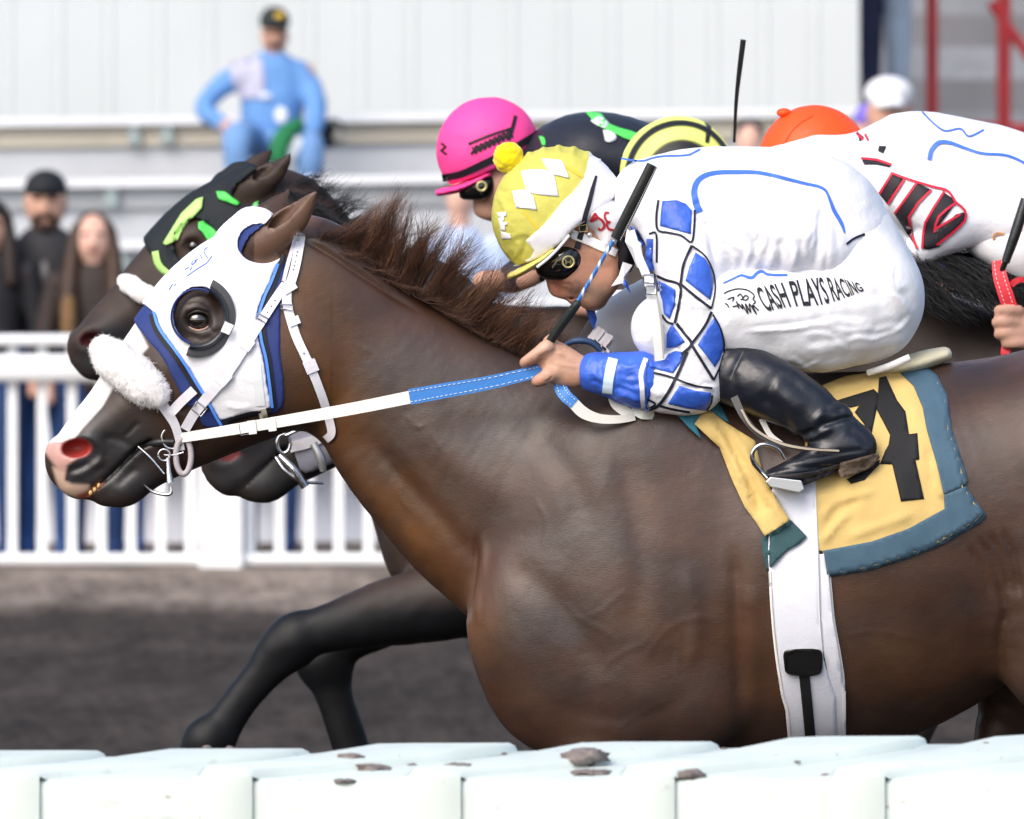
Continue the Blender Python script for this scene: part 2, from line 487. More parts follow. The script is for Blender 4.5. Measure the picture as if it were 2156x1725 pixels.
def strands(name, roots, m, parent, seg=7, r0=0.9, label=None, kind=None):
    """hair: each root is a list of (x,y,z) world points along one lock strand"""
    V = []; F = []; o = 0
    for P in roots:
        C = cat_rom(P, 3); n = len(C)
        T = np.gradient(C, axis=0); T /= np.maximum(np.linalg.norm(T, axis=1, keepdims=True), 1e-9)
        a = np.cross(T, np.array((0.2, 1, 0.1))); a /= np.maximum(np.linalg.norm(a, axis=1, keepdims=True), 1e-9); b = np.cross(T, a)
        rr = (r0 * np.linspace(1, 0.25, n) / 1000)[:, None]
        for j in range(3):
            g = 2 * math.pi * j / 3; V.append(C + (a * math.cos(g) + b * math.sin(g)) * rr)
        for i in range(n - 1):
            for j in range(3):
                k = (j + 1) % 3; F.append([o + j * n + i, o + k * n + i, o + k * n + i + 1, o + j * n + i + 1])
        o += 3 * n
    ob = mobj(name, np.concatenate(V), F, m, parent, True, label=label)
    if kind: ob['kind'] = kind
    return ob

# ================================================================== the setting
def ground_mat():
    m = bpy.data.materials.new('track_dirt'); m.use_nodes = True; nt = m.node_tree; b = nt.nodes['Principled BSDF']
    b.inputs['Roughness'].default_value = 0.95; b.inputs['Specular IOR Level'].default_value = 0.15
    tc = nt.nodes.new('ShaderNodeTexCoord')
    n1 = nt.nodes.new('ShaderNodeTexNoise'); n1.inputs['Scale'].default_value = 2.2; n1.inputs['Detail'].default_value = 8; n1.inputs['Roughness'].default_value = .65
    mp = nt.nodes.new('ShaderNodeMapping'); mp.inputs['Scale'].default_value = (2.2, .42, 1)
    nt.links.new(tc.outputs['Object'], mp.inputs[0]); nt.links.new(mp.outputs[0], n1.inputs['Vector'])
    n2 = nt.nodes.new('ShaderNodeTexNoise'); n2.inputs['Scale'].default_value = 9; n2.inputs['Detail'].default_value = 8; n2.inputs['Roughness'].default_value = .75
    nt.links.new(mp.outputs[0], n2.inputs['Vector'])
    r = nt.nodes.new('ShaderNodeValToRGB')
    r.color_ramp.elements[0].position = .32; r.color_ramp.elements[0].color = (.024, .0188, .0158, 1)
    r.color_ramp.elements[1].position = .72; r.color_ramp.elements[1].color = (.074, .060, .050, 1)
    mx = nt.nodes.new('ShaderNodeMath'); mx.operation = 'ADD'
    sb = nt.nodes.new('ShaderNodeMath'); sb.operation = 'MULTIPLY_ADD'; sb.inputs[1].default_value = .9; sb.inputs[2].default_value = -.45
    nt.links.new(n2.outputs['Fac'], sb.inputs[0]); nt.links.new(n1.outputs['Fac'], mx.inputs[0]); nt.links.new(sb.outputs[0], mx.inputs[1])
    nt.links.new(mx.outputs[0], r.inputs[0])
    a = nt.nodes.new('ShaderNodeAttribute'); a.attribute_name = 'Col'
    mm = nt.nodes.new('ShaderNodeMix'); mm.data_type = 'RGBA'; mm.blend_type = 'MULTIPLY'; mm.inputs['Factor'].default_value = 1
    nt.links.new(r.outputs[0], mm.inputs[6]); nt.links.new(a.outputs['Color'], mm.inputs[7])
    nt.links.new(mm.outputs[2], b.inputs['Base Color'])
    bp = nt.nodes.new('ShaderNodeBump'); bp.inputs['Strength'].default_value = .8; bp.inputs['Distance'].default_value = .04
    nt.links.new(mx.outputs[0], bp.inputs['Height']); nt.links.new(bp.outputs[0], b.inputs['Normal'])
    return m
YF = 25.5            # the outside rail
def build_ground():
    xs = np.concatenate((np.linspace(-900, -12, 8), np.arange(-9, 9.01, .16), np.linspace(12, 900, 8)))
    ys = np.concatenate((np.linspace(-60, -6, 8), np.arange(-5, 40.1, .22), np.linspace(46, 1200, 10)))
    X, Y = np.meshgrid(xs, ys, indexing='ij'); Z = np.zeros_like(X); C = np.ones(X.shape + (3,))
    for i in range(X.shape[0]):
        for j in range(X.shape[1]):
            x, y = X[i, j], Y[i, j]
            if abs(x) < 12 and -6 < y < 42:
                nz = noise.fractal(Vector((x * .8, y * 1.6, 0)), 1, 2, 4)
                Z[i, j] = nz * (.030 if y < YF - 3 else .012)
                Z[i, j] += .035 * math.exp(-((y - YF + .9) / .9) ** 2) * (1 + .4 * noise.noise(Vector((x * .9, 1, 0))))
            # paler dry soil of the bank below the rail
            edge = YF - 3.6 + .8 * noise.noise(Vector((x * .7, 9, 0)))
            t = 1 / (1 + math.exp(-(y - edge) / .25))
            c = np.array((1, .97, .96)) * (1 - t) + np.array((5.4, 5.4, 5.3)) * t
            st = .5 * math.exp(-((y - YF + 5.3) / .25) ** 2) + .3 * math.exp(-((y - YF + 6.4) / .3) ** 2) + .35 * noise.fractal(Vector((x * 1.4, y * .5, 4)), 1, 2, 3)
            C[i, j] = c * (1 + st)
    nx, ny = X.shape
    idx = np.arange(nx * ny).reshape(nx, ny)
    F = np.stack((idx[:-1, :-1], idx[1:, :-1], idx[1:, 1:], idx[:-1, 1:]), -1).reshape(-1, 4)
    o = mobj('ground', np.stack((X, Y, Z), -1).reshape(-1, 3), F, ground_mat(), None, True, col=C.reshape(-1, 3))
    tag(o, 'dark harrowed dirt of the race track with a paler bank under the rail', None, None, 'structure')
build_ground()

WHITE = mat('white_paint', (.78, .80, .82), .45, .4, bump=.15, bscale=40, var=.05, vscale=3)

# ------------------------------------------------------------------ inside rail in front of the horses
RAILM = mat('rail_plastic', (.625, .69, .645), .5, .4, var=.06, vscale=5)
def rail_stains(m):
    nt = m.node_tree; b = nt.nodes['Principled BSDF']; src = b.inputs['Base Color'].links[0].from_socket
    tc = nt.nodes.new('ShaderNodeTexCoord'); mp = nt.nodes.new('ShaderNodeMapping'); mp.inputs['Scale'].default_value = (5, 5, 14)
    n = nt.nodes.new('ShaderNodeTexNoise'); n.inputs['Scale'].default_value = 1.6; n.inputs['Detail'].default_value = 9; n.inputs['Roughness'].default_value = .68
    n3 = nt.nodes.new('ShaderNodeTexNoise'); n3.inputs['Scale'].default_value = 46; n3.inputs['Detail'].default_value = 3
    nt.links.new(tc.outputs['Object'], mp.inputs[0]); nt.links.new(mp.outputs[0], n.inputs['Vector']); nt.links.new(tc.outputs['Object'], n3.inputs['Vector'])
    r = nt.nodes.new('ShaderNodeMapRange'); r.inputs['From Min'].default_value = .60; r.inputs['From Max'].default_value = .72; r.inputs['To Max'].default_value = .38
    r3 = nt.nodes.new('ShaderNodeMapRange'); r3.inputs['From Min'].default_value = .70; r3.inputs['From Max'].default_value = .75; r3.inputs['To Max'].default_value = .7
    nt.links.new(n.outputs['Fac'], r.inputs['Value']); nt.links.new(n3.outputs['Fac'], r3.inputs['Value'])
    ad = nt.nodes.new('ShaderNodeMath'); ad.operation = 'MAXIMUM'; nt.links.new(r.outputs[0], ad.inputs[0]); nt.links.new(r3.outputs[0], ad.inputs[1])
    mx = nt.nodes.new('ShaderNodeMix'); mx.data_type = 'RGBA'; nt.links.new(ad.outputs[0], mx.inputs['Factor']); nt.links.new(src, mx.inputs[6]); mx.inputs[7].default_value = (.25, .22, .19, 1)
    nt.links.new(mx.outputs[2], b.inputs['Base Color'])
rail_stains(RAILM)
def build_front_rail():
    yf, yb = -3.2, -2.7
    t = thing('running_rail', 'white plastic running rail with overlapping top covers in front of the lead horse', 'rail', (0, -3, 0))
    zf = CAM_H - (1641 - VH) / 1000 * sc(yf); zb = CAM_H - (1580 - VH) / 1000 * sc(yb)
    sl = 0.016        # the rail rises a little to the right
    def P(x, q, h):   # q 0 front .. 1 back, h height above the cover
        return np.array((x, yf + (yb - yf) * q, zf + (zb - zf) * q + h + sl * x * q))
    L = 2.6
    # sheet cover: one long sloped plate with a rounded front lip and a front fascia
    V = []; F = []; prof = [(1.03, -.05), (1.0, -.006), (.98, 0), (.03, 0), (.0, -.006), (-.012, -.02), (-.012, -.26)]
    n = 40
    for i in range(n + 1):
        x = -L + 2 * L * i / n
        for q, h in prof: V.append(P(x, q, h + .0015 * math.sin(i * 1.7 + q * 3)))
    m = len(prof)
    for i in range(n):
        for j in range(m - 1): F.append([i * m + j, i * m + j + 1, (i + 1) * m + j + 1, (i + 1) * m + j])
    o = mobj('cover', V, F, RAILM, t); o.modifiers.new('s', 'SOLIDIFY').thickness = .006
    md = o.modifiers.new('edge', 'EDGE_SPLIT'); md.split_angle = math.radians(35)
    # raised overlapping bands that run slantwise over the top and down the front
    sp = 0.372
    x0 = (467 - UC) / 1000 * sc(yf)
    for k in range(-6, 7):
        xc = x0 + sp * k + random.uniform(-.006, .006)
        V = []; F = []
        ths = .015 + random.uniform(-.002, .004)
        rows = [(-.03, -.30, 0, .049), (-.03, -.02, 0, .049), (-.022, .006, .0, .049), (.02, .002, .01, .050), (.3, 0, .13, .075), (.6, 0, .27, .105), (.85, .003, .375, .115), (1.0, -.004, .42, .10), (1.03, -.05, .425, .095)]
        for (q, h, dx, hw) in rows:
            tt = ths * (1 if q > 0 else .32)
            a = [(-hw, -.003), (-hw + .012, tt * .9 + .004), (hw - .012, tt), (hw, tt - .006), (hw + .006, -.003)]
            for (ax, ah) in a:
                if q <= -.02:   # on the front face the band stands out toward the camera
                    V.append(P(xc + dx + ax, q - (ah + .003) * 1.2, h))
                else: V.append(P(xc + dx + ax, q, h + ah))
        m = 5
        for i in range(len(rows) - 1):
            for j in range(m - 1): F.append([i * m + j, i * m + j + 1, (i + 1) * m + j + 1, (i + 1) * m + j])
        F.append([(len(rows) - 1) * m + j for j in range(m)])
        o = mobj('cover_band', V, F, RAILM, t)
        md = o.modifiers.new('edge', 'EDGE_SPLIT'); md.split_angle = math.radians(40)
    for x in (-1.7, -.35, 1.0):
        box_w('post', (x - .03, -2.98, -.3), (x + .03, -2.92, zf - .03), WHITE, t, .006)
    # clods of track dirt thrown on the covers
    clod = mat('clod_dirt', (.21, .18, .17), .95, .1, bump=.6, bscale=60, var=.3, vscale=30)
    spots = R12((300, 195, 74, 30), (330, 265, 60, 16), (740, 268, 50, 17), (1200, 214, 12, 4), (890, 160, 11, 4), (1325, 270, 15, 6), (1995, 135, 9, 4)) + \
        R11((1475, 195, 42, 13), (1570, 245, 62, 17), (1450, 295, 36, 7), (1735, 230, 17, 7), (1930, 228, 46, 7), (870, 152, 16, 5), (970, 155, 13, 5), (2118, 180, 12, 4))
    V_F = []
    # the top of the rail as a surface to lay the clods on
    bands = [c for c in t.children]
    dg = bpy.context.evaluated_depsgraph_get
    vs = []; fs = []; off = 0
    for c in bands:
        if c.name.startswith('cover'):
            me = c.data; vv = np.array([v.co for v in me.vertices]); vs.append((vv, [list(p.vertices) for p in me.polygons]))
    S = Surf(*vs)
    for i, (u, v, ru, rv) in enumerate(spots):
        h = S.hit(u, v)
        if h is None: h = (W(u, v, -2.75), None)
        c = h[0]; V = []; F = []; a = 16; b = 8
        rx = ru * .86 / 1000 * .5 * 1.35; rz = rv * .86 / 1000 * .62
        for q in range(b + 1):
            ph = math.pi * q / b
            for w in range(a):
                th = 2 * math.pi * w / a
                d = Vector((math.sin(ph) * math.cos(th), math.sin(ph) * math.sin(th), math.cos(ph)))
                k = 1 + .55 * noise.fractal(d * 2.2 + Vector((i * 7.1, 0, 0)), 1, 2, 3)
                V.append((c[0] + d.x * rx * k, c[1] + d.y * rx * .9 * k, c[2] + d.z * rz * k))
        for q in range(b):
            for w in range(a): F.append([q * a + w, q * a + (w + 1) % a, (q + 1) * a + (w + 1) % a, (q + 1) * a + w])
        V_F.append(tag(mobj('dirt_clod', V, F, clod, None), CLOD_LABELS[i], 'clod', 'dirt clods on the running rail'))
CLOD_LABELS = ['largest grey brown clod of dirt lying on the running rail below the chest',
    'flat smear of dirt in front of the largest clod on the running rail', 'dirt clod right of the largest clod, at the front lip of the rail',
    'small speck of dirt on a rail cover below the girth', 'small speck of dirt on the rail cover just right of the chest',
    'small dirt lump against the rail band below the girth', 'small speck of dirt near the right end of the rail',
    'dirt lump at the back edge of the rail, right of the dark foreleg', 'long smear of dirt on the rail right of the dark forelegs',
    'thin crumb of dirt at the front lip of the rail below the long smear', 'small dark lump at the right end of the long dirt smear',
    'flat smear of dirt on the rail below the point of the chest', 'left one of two dirt crumbs behind the rail by the dark hoof',
    'right one of two dirt crumbs behind the rail by the dark hoof', 'small dirt speck on the rail cover left of the chest']
build_front_rail()

# ------------------------------------------------------------------ outside rail
def build_fence():
    s = sc(YF)
    t = thing('rail_fence', 'white picket rail fence on the far side of the track', 'fence', (0, YF, 0))
    zt = W(0, 716, YF)[2]; z1 = W(0, 775, YF)[2]; zb = W(0, 1178, YF)[2]
    L = 4.6
    def rail(z, h, d, name):
        V = []; F = []; n = 12
        for x in (-L, L):
            for j in range(n):
                a = 2 * math.pi * j / n
                V.append((x, YF - .02 + d * math.copysign(abs(math.cos(a)) ** .6, math.cos(a)), z + h * math.copysign(abs(math.sin(a)) ** .6, math.sin(a))))
        for j in range(n): F.append([j, (j + 1) % n, n + (j + 1) % n, n + j])
        mobj(name, V, F, WHITE, t)
    rail(zt, .028, .045, 'top_rail'); rail(z1, .066, .05, 'upper_rail'); rail(zb, .03, .04, 'bottom_rail')
    sp = 62.5
    shared = None
    for i in range(-3, 40):
        u = 26 + sp * i
        if u > 2300: break
        x = W(u, 0, YF)[0]
        if shared is None:
            o = box_w('picket', (-.024, YF + .005, zb), (.024, YF + .03, zt), WHITE, t, .006); shared = o.data
        else:
            o = bpy.data.objects.new('picket', shared); link(o, t)
            b = o.modifiers.new('bevel', 'BEVEL'); b.width = .006; b.segments = 2; b.limit_method = 'NONE'
        o.location.x = x
    for u in (-680, 466, 1612):
        x = W(u, 0, YF)[0]
        box_w('post', (x - .105, YF - .11, -.1), (x + .105, YF + .04, zt + .005), WHITE, t, .012)
build_fence()

# ------------------------------------------------------------------ stand, wall and steel at the back
def build_stand():
    SEAT = mat('bleacher_aluminium', (.74, .76, .80), .35, .5, metal=.15, bump=.1, bscale=30, var=.06, vscale=2)
    RISE = mat('bleacher_riser', (.50, .525, .56), .6, .3, var=.08, vscale=1.5, bump=.1, bscale=10)
    TAN = mat('bleacher_toe_board', (.50, .46, .38), .7, .3, var=.10, vscale=2)
    SHD_ = mat('bleacher_toe_grey', (.36, .38, .40), .6, .3, var=.1, vscale=2)
    BRK = mat('bleacher_bracket', (.30, .36, .36), .5, .4)
    t = thing('bleachers', 'pale metal bleachers behind the outside rail', 'bleachers', (0, 34, 0))
    # rows: seat-edge heights in the picture, depth
    rows = [(498, 32.0), (366, 33.6), (236, 35.2), (628, 30.4), (758, 28.8)]
    a = -0.010
    for v, y in rows:
        s = sc(y); z = W(0, v, y)[2]
        def slab(name, y0, y1, z0, z1, m, x0=-14.0, x1=None, bev=.006):
            x1 = W(1812, 0, y)[0]
            V = []
            for x in (x0, x1):
                dz = x * .012
                V += [(x, y0, z0 + dz), (x, y1, z0 + dz), (x, y1, z1 + dz), (x, y0, z1 + dz)]
            F = [[0, 1, 2, 3], [4, 7, 6, 5], [0, 4, 5, 1], [1, 5, 6, 2], [2, 6, 7, 3], [3, 7, 4, 0]]
            mobj(name, V, F, m, t, False)
        slab('seat_plank', y - .02, y + .16, z - .048, z, SEAT)
        slab('riser', y + .10, y + .12, z - .62, z - .05, RISE)
        slab('toe_board', y + .06, y + .08, z - .17, z - .06, TAN if v == 236 else SHD_)
        slab('foot_plank', y - .52, y - .20, z - .47, z - .44, RISE)
        for u in (-540, 215, 285, 1010, 1222, 1730):
            if v in (366,) and u in (285,): continue
            x = W(u + (y - 33) * 30, 0, y)[0]; dz = x * .012
            box_w('bracket', (x - .035, y + .01, z - .16 + dz), (x + .035, y + .055, z - .05 + dz), BRK, t)
    z = W(0, 758, 28.8)[2]
    slab('skirt', 28.55, 28.58, -.05, z - .2, mat('skirt_panel', (.84, .88, .97), .6, .3, var=.08, vscale=1.3))
    # white ribbed wall behind
    yw = 37.5
    M = mat('white_sheet_wall', (.56, .60, .62), .55, .3, var=.03, vscale=1.2)
    x1 = W(1810, 0, yw)[0]; zt = 7.5
    wl = thing('wall', 'white ribbed sheet metal wall behind the bleachers', 'wall', (-2, yw, 0))
    n = 26; w = .305
    for i in range(n):
        x = x1 - w * (i + 1); e = .0 if i % 3 else .003
        pts = [(x, yw + .02), (x, yw - e), (x + .030, yw - e), (x + .036, yw - .006 - e), (x + .058, yw - .006 - e), (x + .064, yw - e), (x + w - .002, yw - e), (x + w - .002, yw + .02)]
        V = []; F = []
        for (px, py) in pts: V += [(px, py, 0), (px, py, zt)]
        for k in range(len(pts) - 1): F.append([2 * k, 2 * k + 2, 2 * k + 3, 2 * k + 1])
        mobj('panel', V, F, M, wl, False)
    box_w('backing', (x1 - n * w, yw + .03, 0), (x1 - .01, yw + .4, zt), M, wl)
    # the way up beside the wall: concrete, steps and red steel
    CON = mat('grey_concrete', (.34, .35, .37), .85, .2, var=.18, vscale=.8, bump=.2, bscale=6)
    CON2 = mat('dark_concrete', (.23, .225, .23), .85, .2, var=.2, vscale=.9)
    g = thing('concrete_stairway', 'grey concrete stair block and back wall right of the white wall', 'stairway', (x1 + 2, 41, 0))
    box_w('back_wall', (x1 - 1, 46, 0), (x1 + 16, 46.3, 9), CON, g)
    yb = 43.0
    for i in range(6):
        z = W(0, 205, yb)[2] + .22 * i - .1
        box_w('step', (x1 - .1, yb + .4 * i, 0), (x1 + 9, yb + .4 * i + .42, z), CON2 if i % 2 else CON, g)
    box_w('landing', (x1 + 1.0, 44.4, W(0, 100, 44)[2] - .25), (x1 + 3.4, 45.6, W(0, 60, 44)[2]), CON2, g)
    RED = mat('red_steel', (.52, .035, .04), .45, .5, var=.12, vscale=4)
    yr = 40.0
    r = thing('red_steel_frame', 'red painted steel railing frame at the top right', 'railing', W(2110, 250, yr) * np.array((1, 1, 0)) )
    def bar(name, u0, v0, u1, v1, w): tube(name, [(u0, v0, yr), (u1, v1, yr)], w, RED, r, 8, 1)
    bar('column', 1962, -80, 1962, 1150, 13); bar('column', 2114, -60, 2112, 1150, 15)
    bar('brace', 2085, 5, 2260, 250, 11); bar('rail', 2160, -60, 2260, 60, 10); bar('rail', 2000, 268, 2500, 283, 13); bar('column', 2300, -60, 2300, 1150, 15)
    bar('rail', 1962, -62, 2600, -62, 12)
build_stand()

# ================================================================== horses
MUZ = R8
def horse_shape(f, fine=True, legs=True):
    # trunk
    f.chain([(1450, 1205, 0, 402, 215), (1600, 1200, 0, 404, 262), (1750, 1185, 0, 400, 282), (1880, 1152, 0, 374, 286), (2010, 1096, 0, 332, 272),
             (2130, 1038, 0, 288, 255), (2300, 1008, 0, 288, 268), (2450, 1030, 0, 268, 250), (2560, 1090, 0, 190, 180)], 0.0, n=4)
    # neck
    f.chain([(655, 610, 0, 128, 72), (725, 700, 0, 158, 80), (803, 784, 0, 181, 88), (925, 903, 0, 225, 106), (1075, 1012, 0, 272, 140), (1230, 1090, 0, 318, 185)], 0.07, n=5)
    # head
    f.chain([(143, 960, 0, 49, 42), (172, 972, 0, 74, 47), (222, 936, 0, 94, 50), (287, 890, 0, 117, 57), (345, 842, 0, 140, 72), (440, 768, 0, 177, 98),
             (528, 706, 0, 200, 100), (598, 640, 0, 176, 84)], 0.05, n=5)
    for s in (-1, 1):
        f.ell(575, 765, s * .048, 128, 120, 62, 40, .05)                       # cheek
        f.chain([(452, 690, s * .078, 26), (370, 765, s * .062, 20), (318, 815, s * .045, 12)], .03)   # facial crest
        f.ell(408, 655, s * .086, 46, 34, 24, -40, .03)                        # brow and eye socket
        f.ell(148, 945, s * .036, 40, 32, 20, 130, .02)                        # nostril wing
        f.chain([(196, 915, s * .030, 26), (262, 862, s * .030, 30)], .03)
        # shoulder, chest and arm
        f.ell(1215, 1385, s * .115, 208, 215, 112, 0, .08)
        f.ell(1330, 1090, s * .125, 330, 190, 95, -62, .09)
        f.ell(1375, 1310, s * .165, 178, 262, 90, 8, .06)
        f.ell(1120, 1290, s * .12, 120, 150, 80, 20, .06)
        f.ell(1450, 1470, s * .17, 110, 120, 70, 0, .05)
        # quarters
        f.chain([(2300, 1010, s * .15, 235, 130), (2262, 1250, s * .17, 165, 115), (2236, 1390, s * .17, 122, 90)], .06)
    f.ell(262, 1026, 0, 42, 36, 34, -20, .02)                                 # lower lip and chin
    f.chain([(222, 1040, 0, 24, 26), (262, 1026, 0, 34, 34), (330, 985, 0, 34, 34), (420, 930, 0, 46, 50), (540, 865, 0, 60, 66)], .025)
    f.chain([(172, 1008, 0, 38, 36), (212, 1008, 0, 28, 34)], .02)              # upper lip
    # ears
    for s in (-1, 1):
        y = s * .058
        sh = (0, 0) if s < 0 else (-56, -4)
        e = R1((1150, 405, 26, 16), (1185, 378, 36, 24), (1262, 312, 37, 24), (1345, 238, 31, 18), (1408, 165, 17, 10), (1456, 104, 2.5, 2.5))
        f.chain([(p[0] + sh[0], p[1] + sh[1], y + s * .012 * i, p[2], p[3]) for i, p in enumerate(e)], .016, n=5)
        e2 = R1((1215, 345, 9, 9), (1280, 285, 12, 12), (1350, 210, 10, 10), (1410, 145, 5, 5))
        f.chain([(p[0] + sh[0] - 8, p[1] + sh[1] - 8, y + s * .012 * i - .022, p[2], p[3]) for i, p in enumerate(e2)], .008, 's', n=4)
    if legs:
        # fore legs
        for s, L in ((-1, [(1330, 1450, 118), (1250, 1640, 80), (1180, 1820, 52), (1165, 1900, 50), (1190, 2050, 34), (1210, 2150, 40), (1190, 2215, 30), (1175, 2260, 46), (1165, 2300, 52)]),
                     (1, [(1370, 1450, 118), (1400, 1660, 80), (1440, 1860, 52), (1450, 1930, 50), (1590, 2020, 34), (1660, 2060, 40), (1700, 2120, 30), (1715, 2170, 46), (1712, 2200, 52)])):
            f.chain([(u, v, s * .14, r, r * .85) for u, v, r in L], .04, n=3)
        for s, L in ((-1, [(2250, 1400, 110), (2330, 1580, 70), (2400, 1720, 56), (2420, 1780, 48), (2330, 1980, 36), (2300, 2090, 42), (2260, 2160, 32), (2230, 2210, 48), (2215, 2245, 54)]),
                     (1, [(2180, 1400, 110), (2115, 1530, 62), (2090, 1690, 52), (2120, 1760, 48), (2010, 1950, 36), (1980, 2060, 42), (1930, 2120, 32), (1900, 2160, 48), (1890, 2200, 54)])):
            f.chain([(u, v, s * .13, r, r * .8) for u, v, r in L], .04, n=3)
    if fine:
        nz = R8((420, 748))[0]
        for s in (-1, 1):
            f.ell(nz[0], nz[1], s * .056, 29, 18, 40, -10, .007, 's')          # nostril
            f.ell(417, 676, s * .110, 29, 23, 22, 8, .008, 's')               # eye
        mo = R8((480, 1010), (560, 940), (650, 856), (760, 748), (830, 712))
        for s in (-1, 1):
            f.chain([(p[0], p[1], s * .052, 5.5, 24) for p in mo], .008, 's', n=3)

def spacing(parts):
    out = [parts[0][0]]
    for a, b, h in parts:
        n = max(1, int(round((b - a) / h))); out += list(np.linspace(a, b, n + 1)[1:])
    return np.array(out)
ux = lambda u: (u - UC) / 1000
vz = lambda v: CAM_H + (VH - v) / 1000

COAT = mat('bay_coat', (.06, .03, .02), .41, .45, bump=.12, bscale=480, bump2=.04, b2scale=60, attr=True, var=.22, vscale=9, hair=.12, rvar=.08)
HAIR = mat('bay_mane_hair', (.058, .025, .013), .45, .5, var=.5, vscale=22)

hf = Field(spacing([(ux(60), ux(735), .0036), (ux(735), ux(2200), .0065), (ux(2200), ux(2680), .016)]),
           spacing([(-.36, .06, .0052), (.06, .36, .011)]),
           spacing([(vz(2420), vz(1620), .016), (vz(1620), vz(1090), .0065), (vz(1090), vz(370), .0042)]))
horse_shape(hf)
HV, HF_ = hf.mesh()
HV = relax(HV, HF_, 1, .3)
HN = vnormals(HV, HF_)
if (HN[:, 1] * HV[:, 1]).sum() < 0: HF_ = HF_[:, ::-1]; HN = -HN
# folds, veins and muscle edges of the coat
D = lambda *p: list(p)
for path, w, h in (
    (R16((120, 570), (300, 670), (600, 870), (950, 1090)), 5, -5), (R16((160, 540), (330, 625), (640, 815), (1000, 1035)), 12, 5),
    (D((1003, 1120), (1000, 1190), (990, 1260), (986, 1310)), 7, -8), (D((1018, 1120), (1016, 1190), (1006, 1260), (1002, 1320)), 8, 4),
    (D((1540, 1140), (1549, 1220), (1551, 1320), (1556, 1420), (1558, 1550)), 15, -6), (D((1580, 1230), (1584, 1330), (1588, 1540)), 18, 3),
    (D((700, 925), (760, 1010), (850, 1120), (940, 1230)), 26, 7), (D((760, 900), (850, 1010), (950, 1120), (1000, 1190)), 22, -7),
    (D((860, 870), (950, 960), (1080, 1060)), 40, 5), (D((1100, 880), (1200, 1000), (1240, 1120)), 30, -5),
    (D((1050, 1180), (1130, 1230), (1220, 1330), (1260, 1440)), 34, -6), (D((1290, 900), (1330, 1050), (1350, 1200), (1320, 1380)), 30, -5),
    (D((1130, 1470), (1240, 1510), (1380, 1500), (1480, 1440)), 20, -2), (D((1440, 1180), (1465, 1300), (1450, 1420)), 20, 5),
    (D((1340, 1420), (1400, 1330), (1480, 1300), (1530, 1330)), 6, .9), (D((1260, 1420), (1300, 1380), (1360, 1350), (1400, 1290)), 5, .8),
    (D((1300, 1540), (1350, 1500), (1420, 1470)), 5, .8), (D((905, 905), (935, 960), (930, 1030)), 4, 1.4),
    (D((850, 870), (880, 900), (900, 890)), 4, 1.3), (D((745, 720), (800, 760), (830, 830)), 4, 1.2),
    (D((1180, 1250), (1215, 1300), (1290, 1340), (1310, 1400)), 4.5, 1.1), (D((1215, 1300), (1260, 1290), (1330, 1230)), 4, .9), (D((1390, 1260), (1430, 1330), (1425, 1420), (1460, 1480)), 4.5, 1.0), (D((820, 960), (850, 1000), (845, 1050), (880, 1090)), 4, 1.0), (D((1640, 1260), (1720, 1300), (1800, 1380)), 5, .8), (D((1760, 1340), (1850, 1330), (1940, 1350)), 5, .8), (D((1120, 1040), (1150, 1100), (1140, 1160)), 5, .9),
    (D((2060, 1130), (2090, 1180), (2110, 1250), (2118, 1330)), 6, -6), (D((2085, 1120), (2112, 1180), (2130, 1260)), 6, -6), (D((2110, 1110), (2134, 1180), (2148, 1260)), 6, -6),
    (D((2040, 1150), (2068, 1200), (2088, 1260)), 6, -4), (D((2120, 1280), (2105, 1350), (2110, 1440)), 10, -8),
    (D((300, 820), (350, 865), (400, 880)), 8, 3), (R8((680, 690), (730, 640), (770, 600)), 5, -3), (R8((560, 700), (620, 690), (700, 720), (740, 760)), 9, -3),
    (R8((480, 860), (540, 820), (560, 760), (500, 690), (420, 690)), 7, 3.5), (R8((370, 880), (450, 850), (500, 820)), 6, -3), (R8((380, 900), (440, 890), (520, 850), (600, 800)), 8, 3),
    (R8((640, 960), (700, 900), (760, 850)), 8, -3), (D((392, 655), (415, 648), (442, 655)), 5, 3), (D((388, 640), (415, 632), (446, 645)), 4, -2), (D((395, 690), (417, 700), (440, 692)), 4, 2.5),
    (D((400, 705), (425, 715), (450, 705)), 4, -2), (D((480, 690), (450, 700), (440, 690)), 4, -2)):
    HV = emboss(HV, HN, path, w, h)
rib = (HV[:, 0] > ux(1600)) & (HV[:, 0] < ux(2080)) & (HV[:, 1] < 0)
uvH = UV(HV)
wv = np.sin((uvH[:, 0] - .35 * uvH[:, 1]) / 21.0) * np.exp(-((uvH[:, 1] - 1330) / 130) ** 2) * np.exp(-((uvH[:, 0] - 1900) / 120) ** 2)
HV[rib] += HN[rib] * (wv[rib] * .0012)[:, None]
HV = ruffle(HV, HN, .0022, 4, mask=(HV[:, 0] > ux(700)).astype(float))
HV = ruffle(HV, HN, .0004, 24, mask=(HV[:, 0] > ux(640)).astype(float), off=5)
HN = vnormals(HV, HF_)

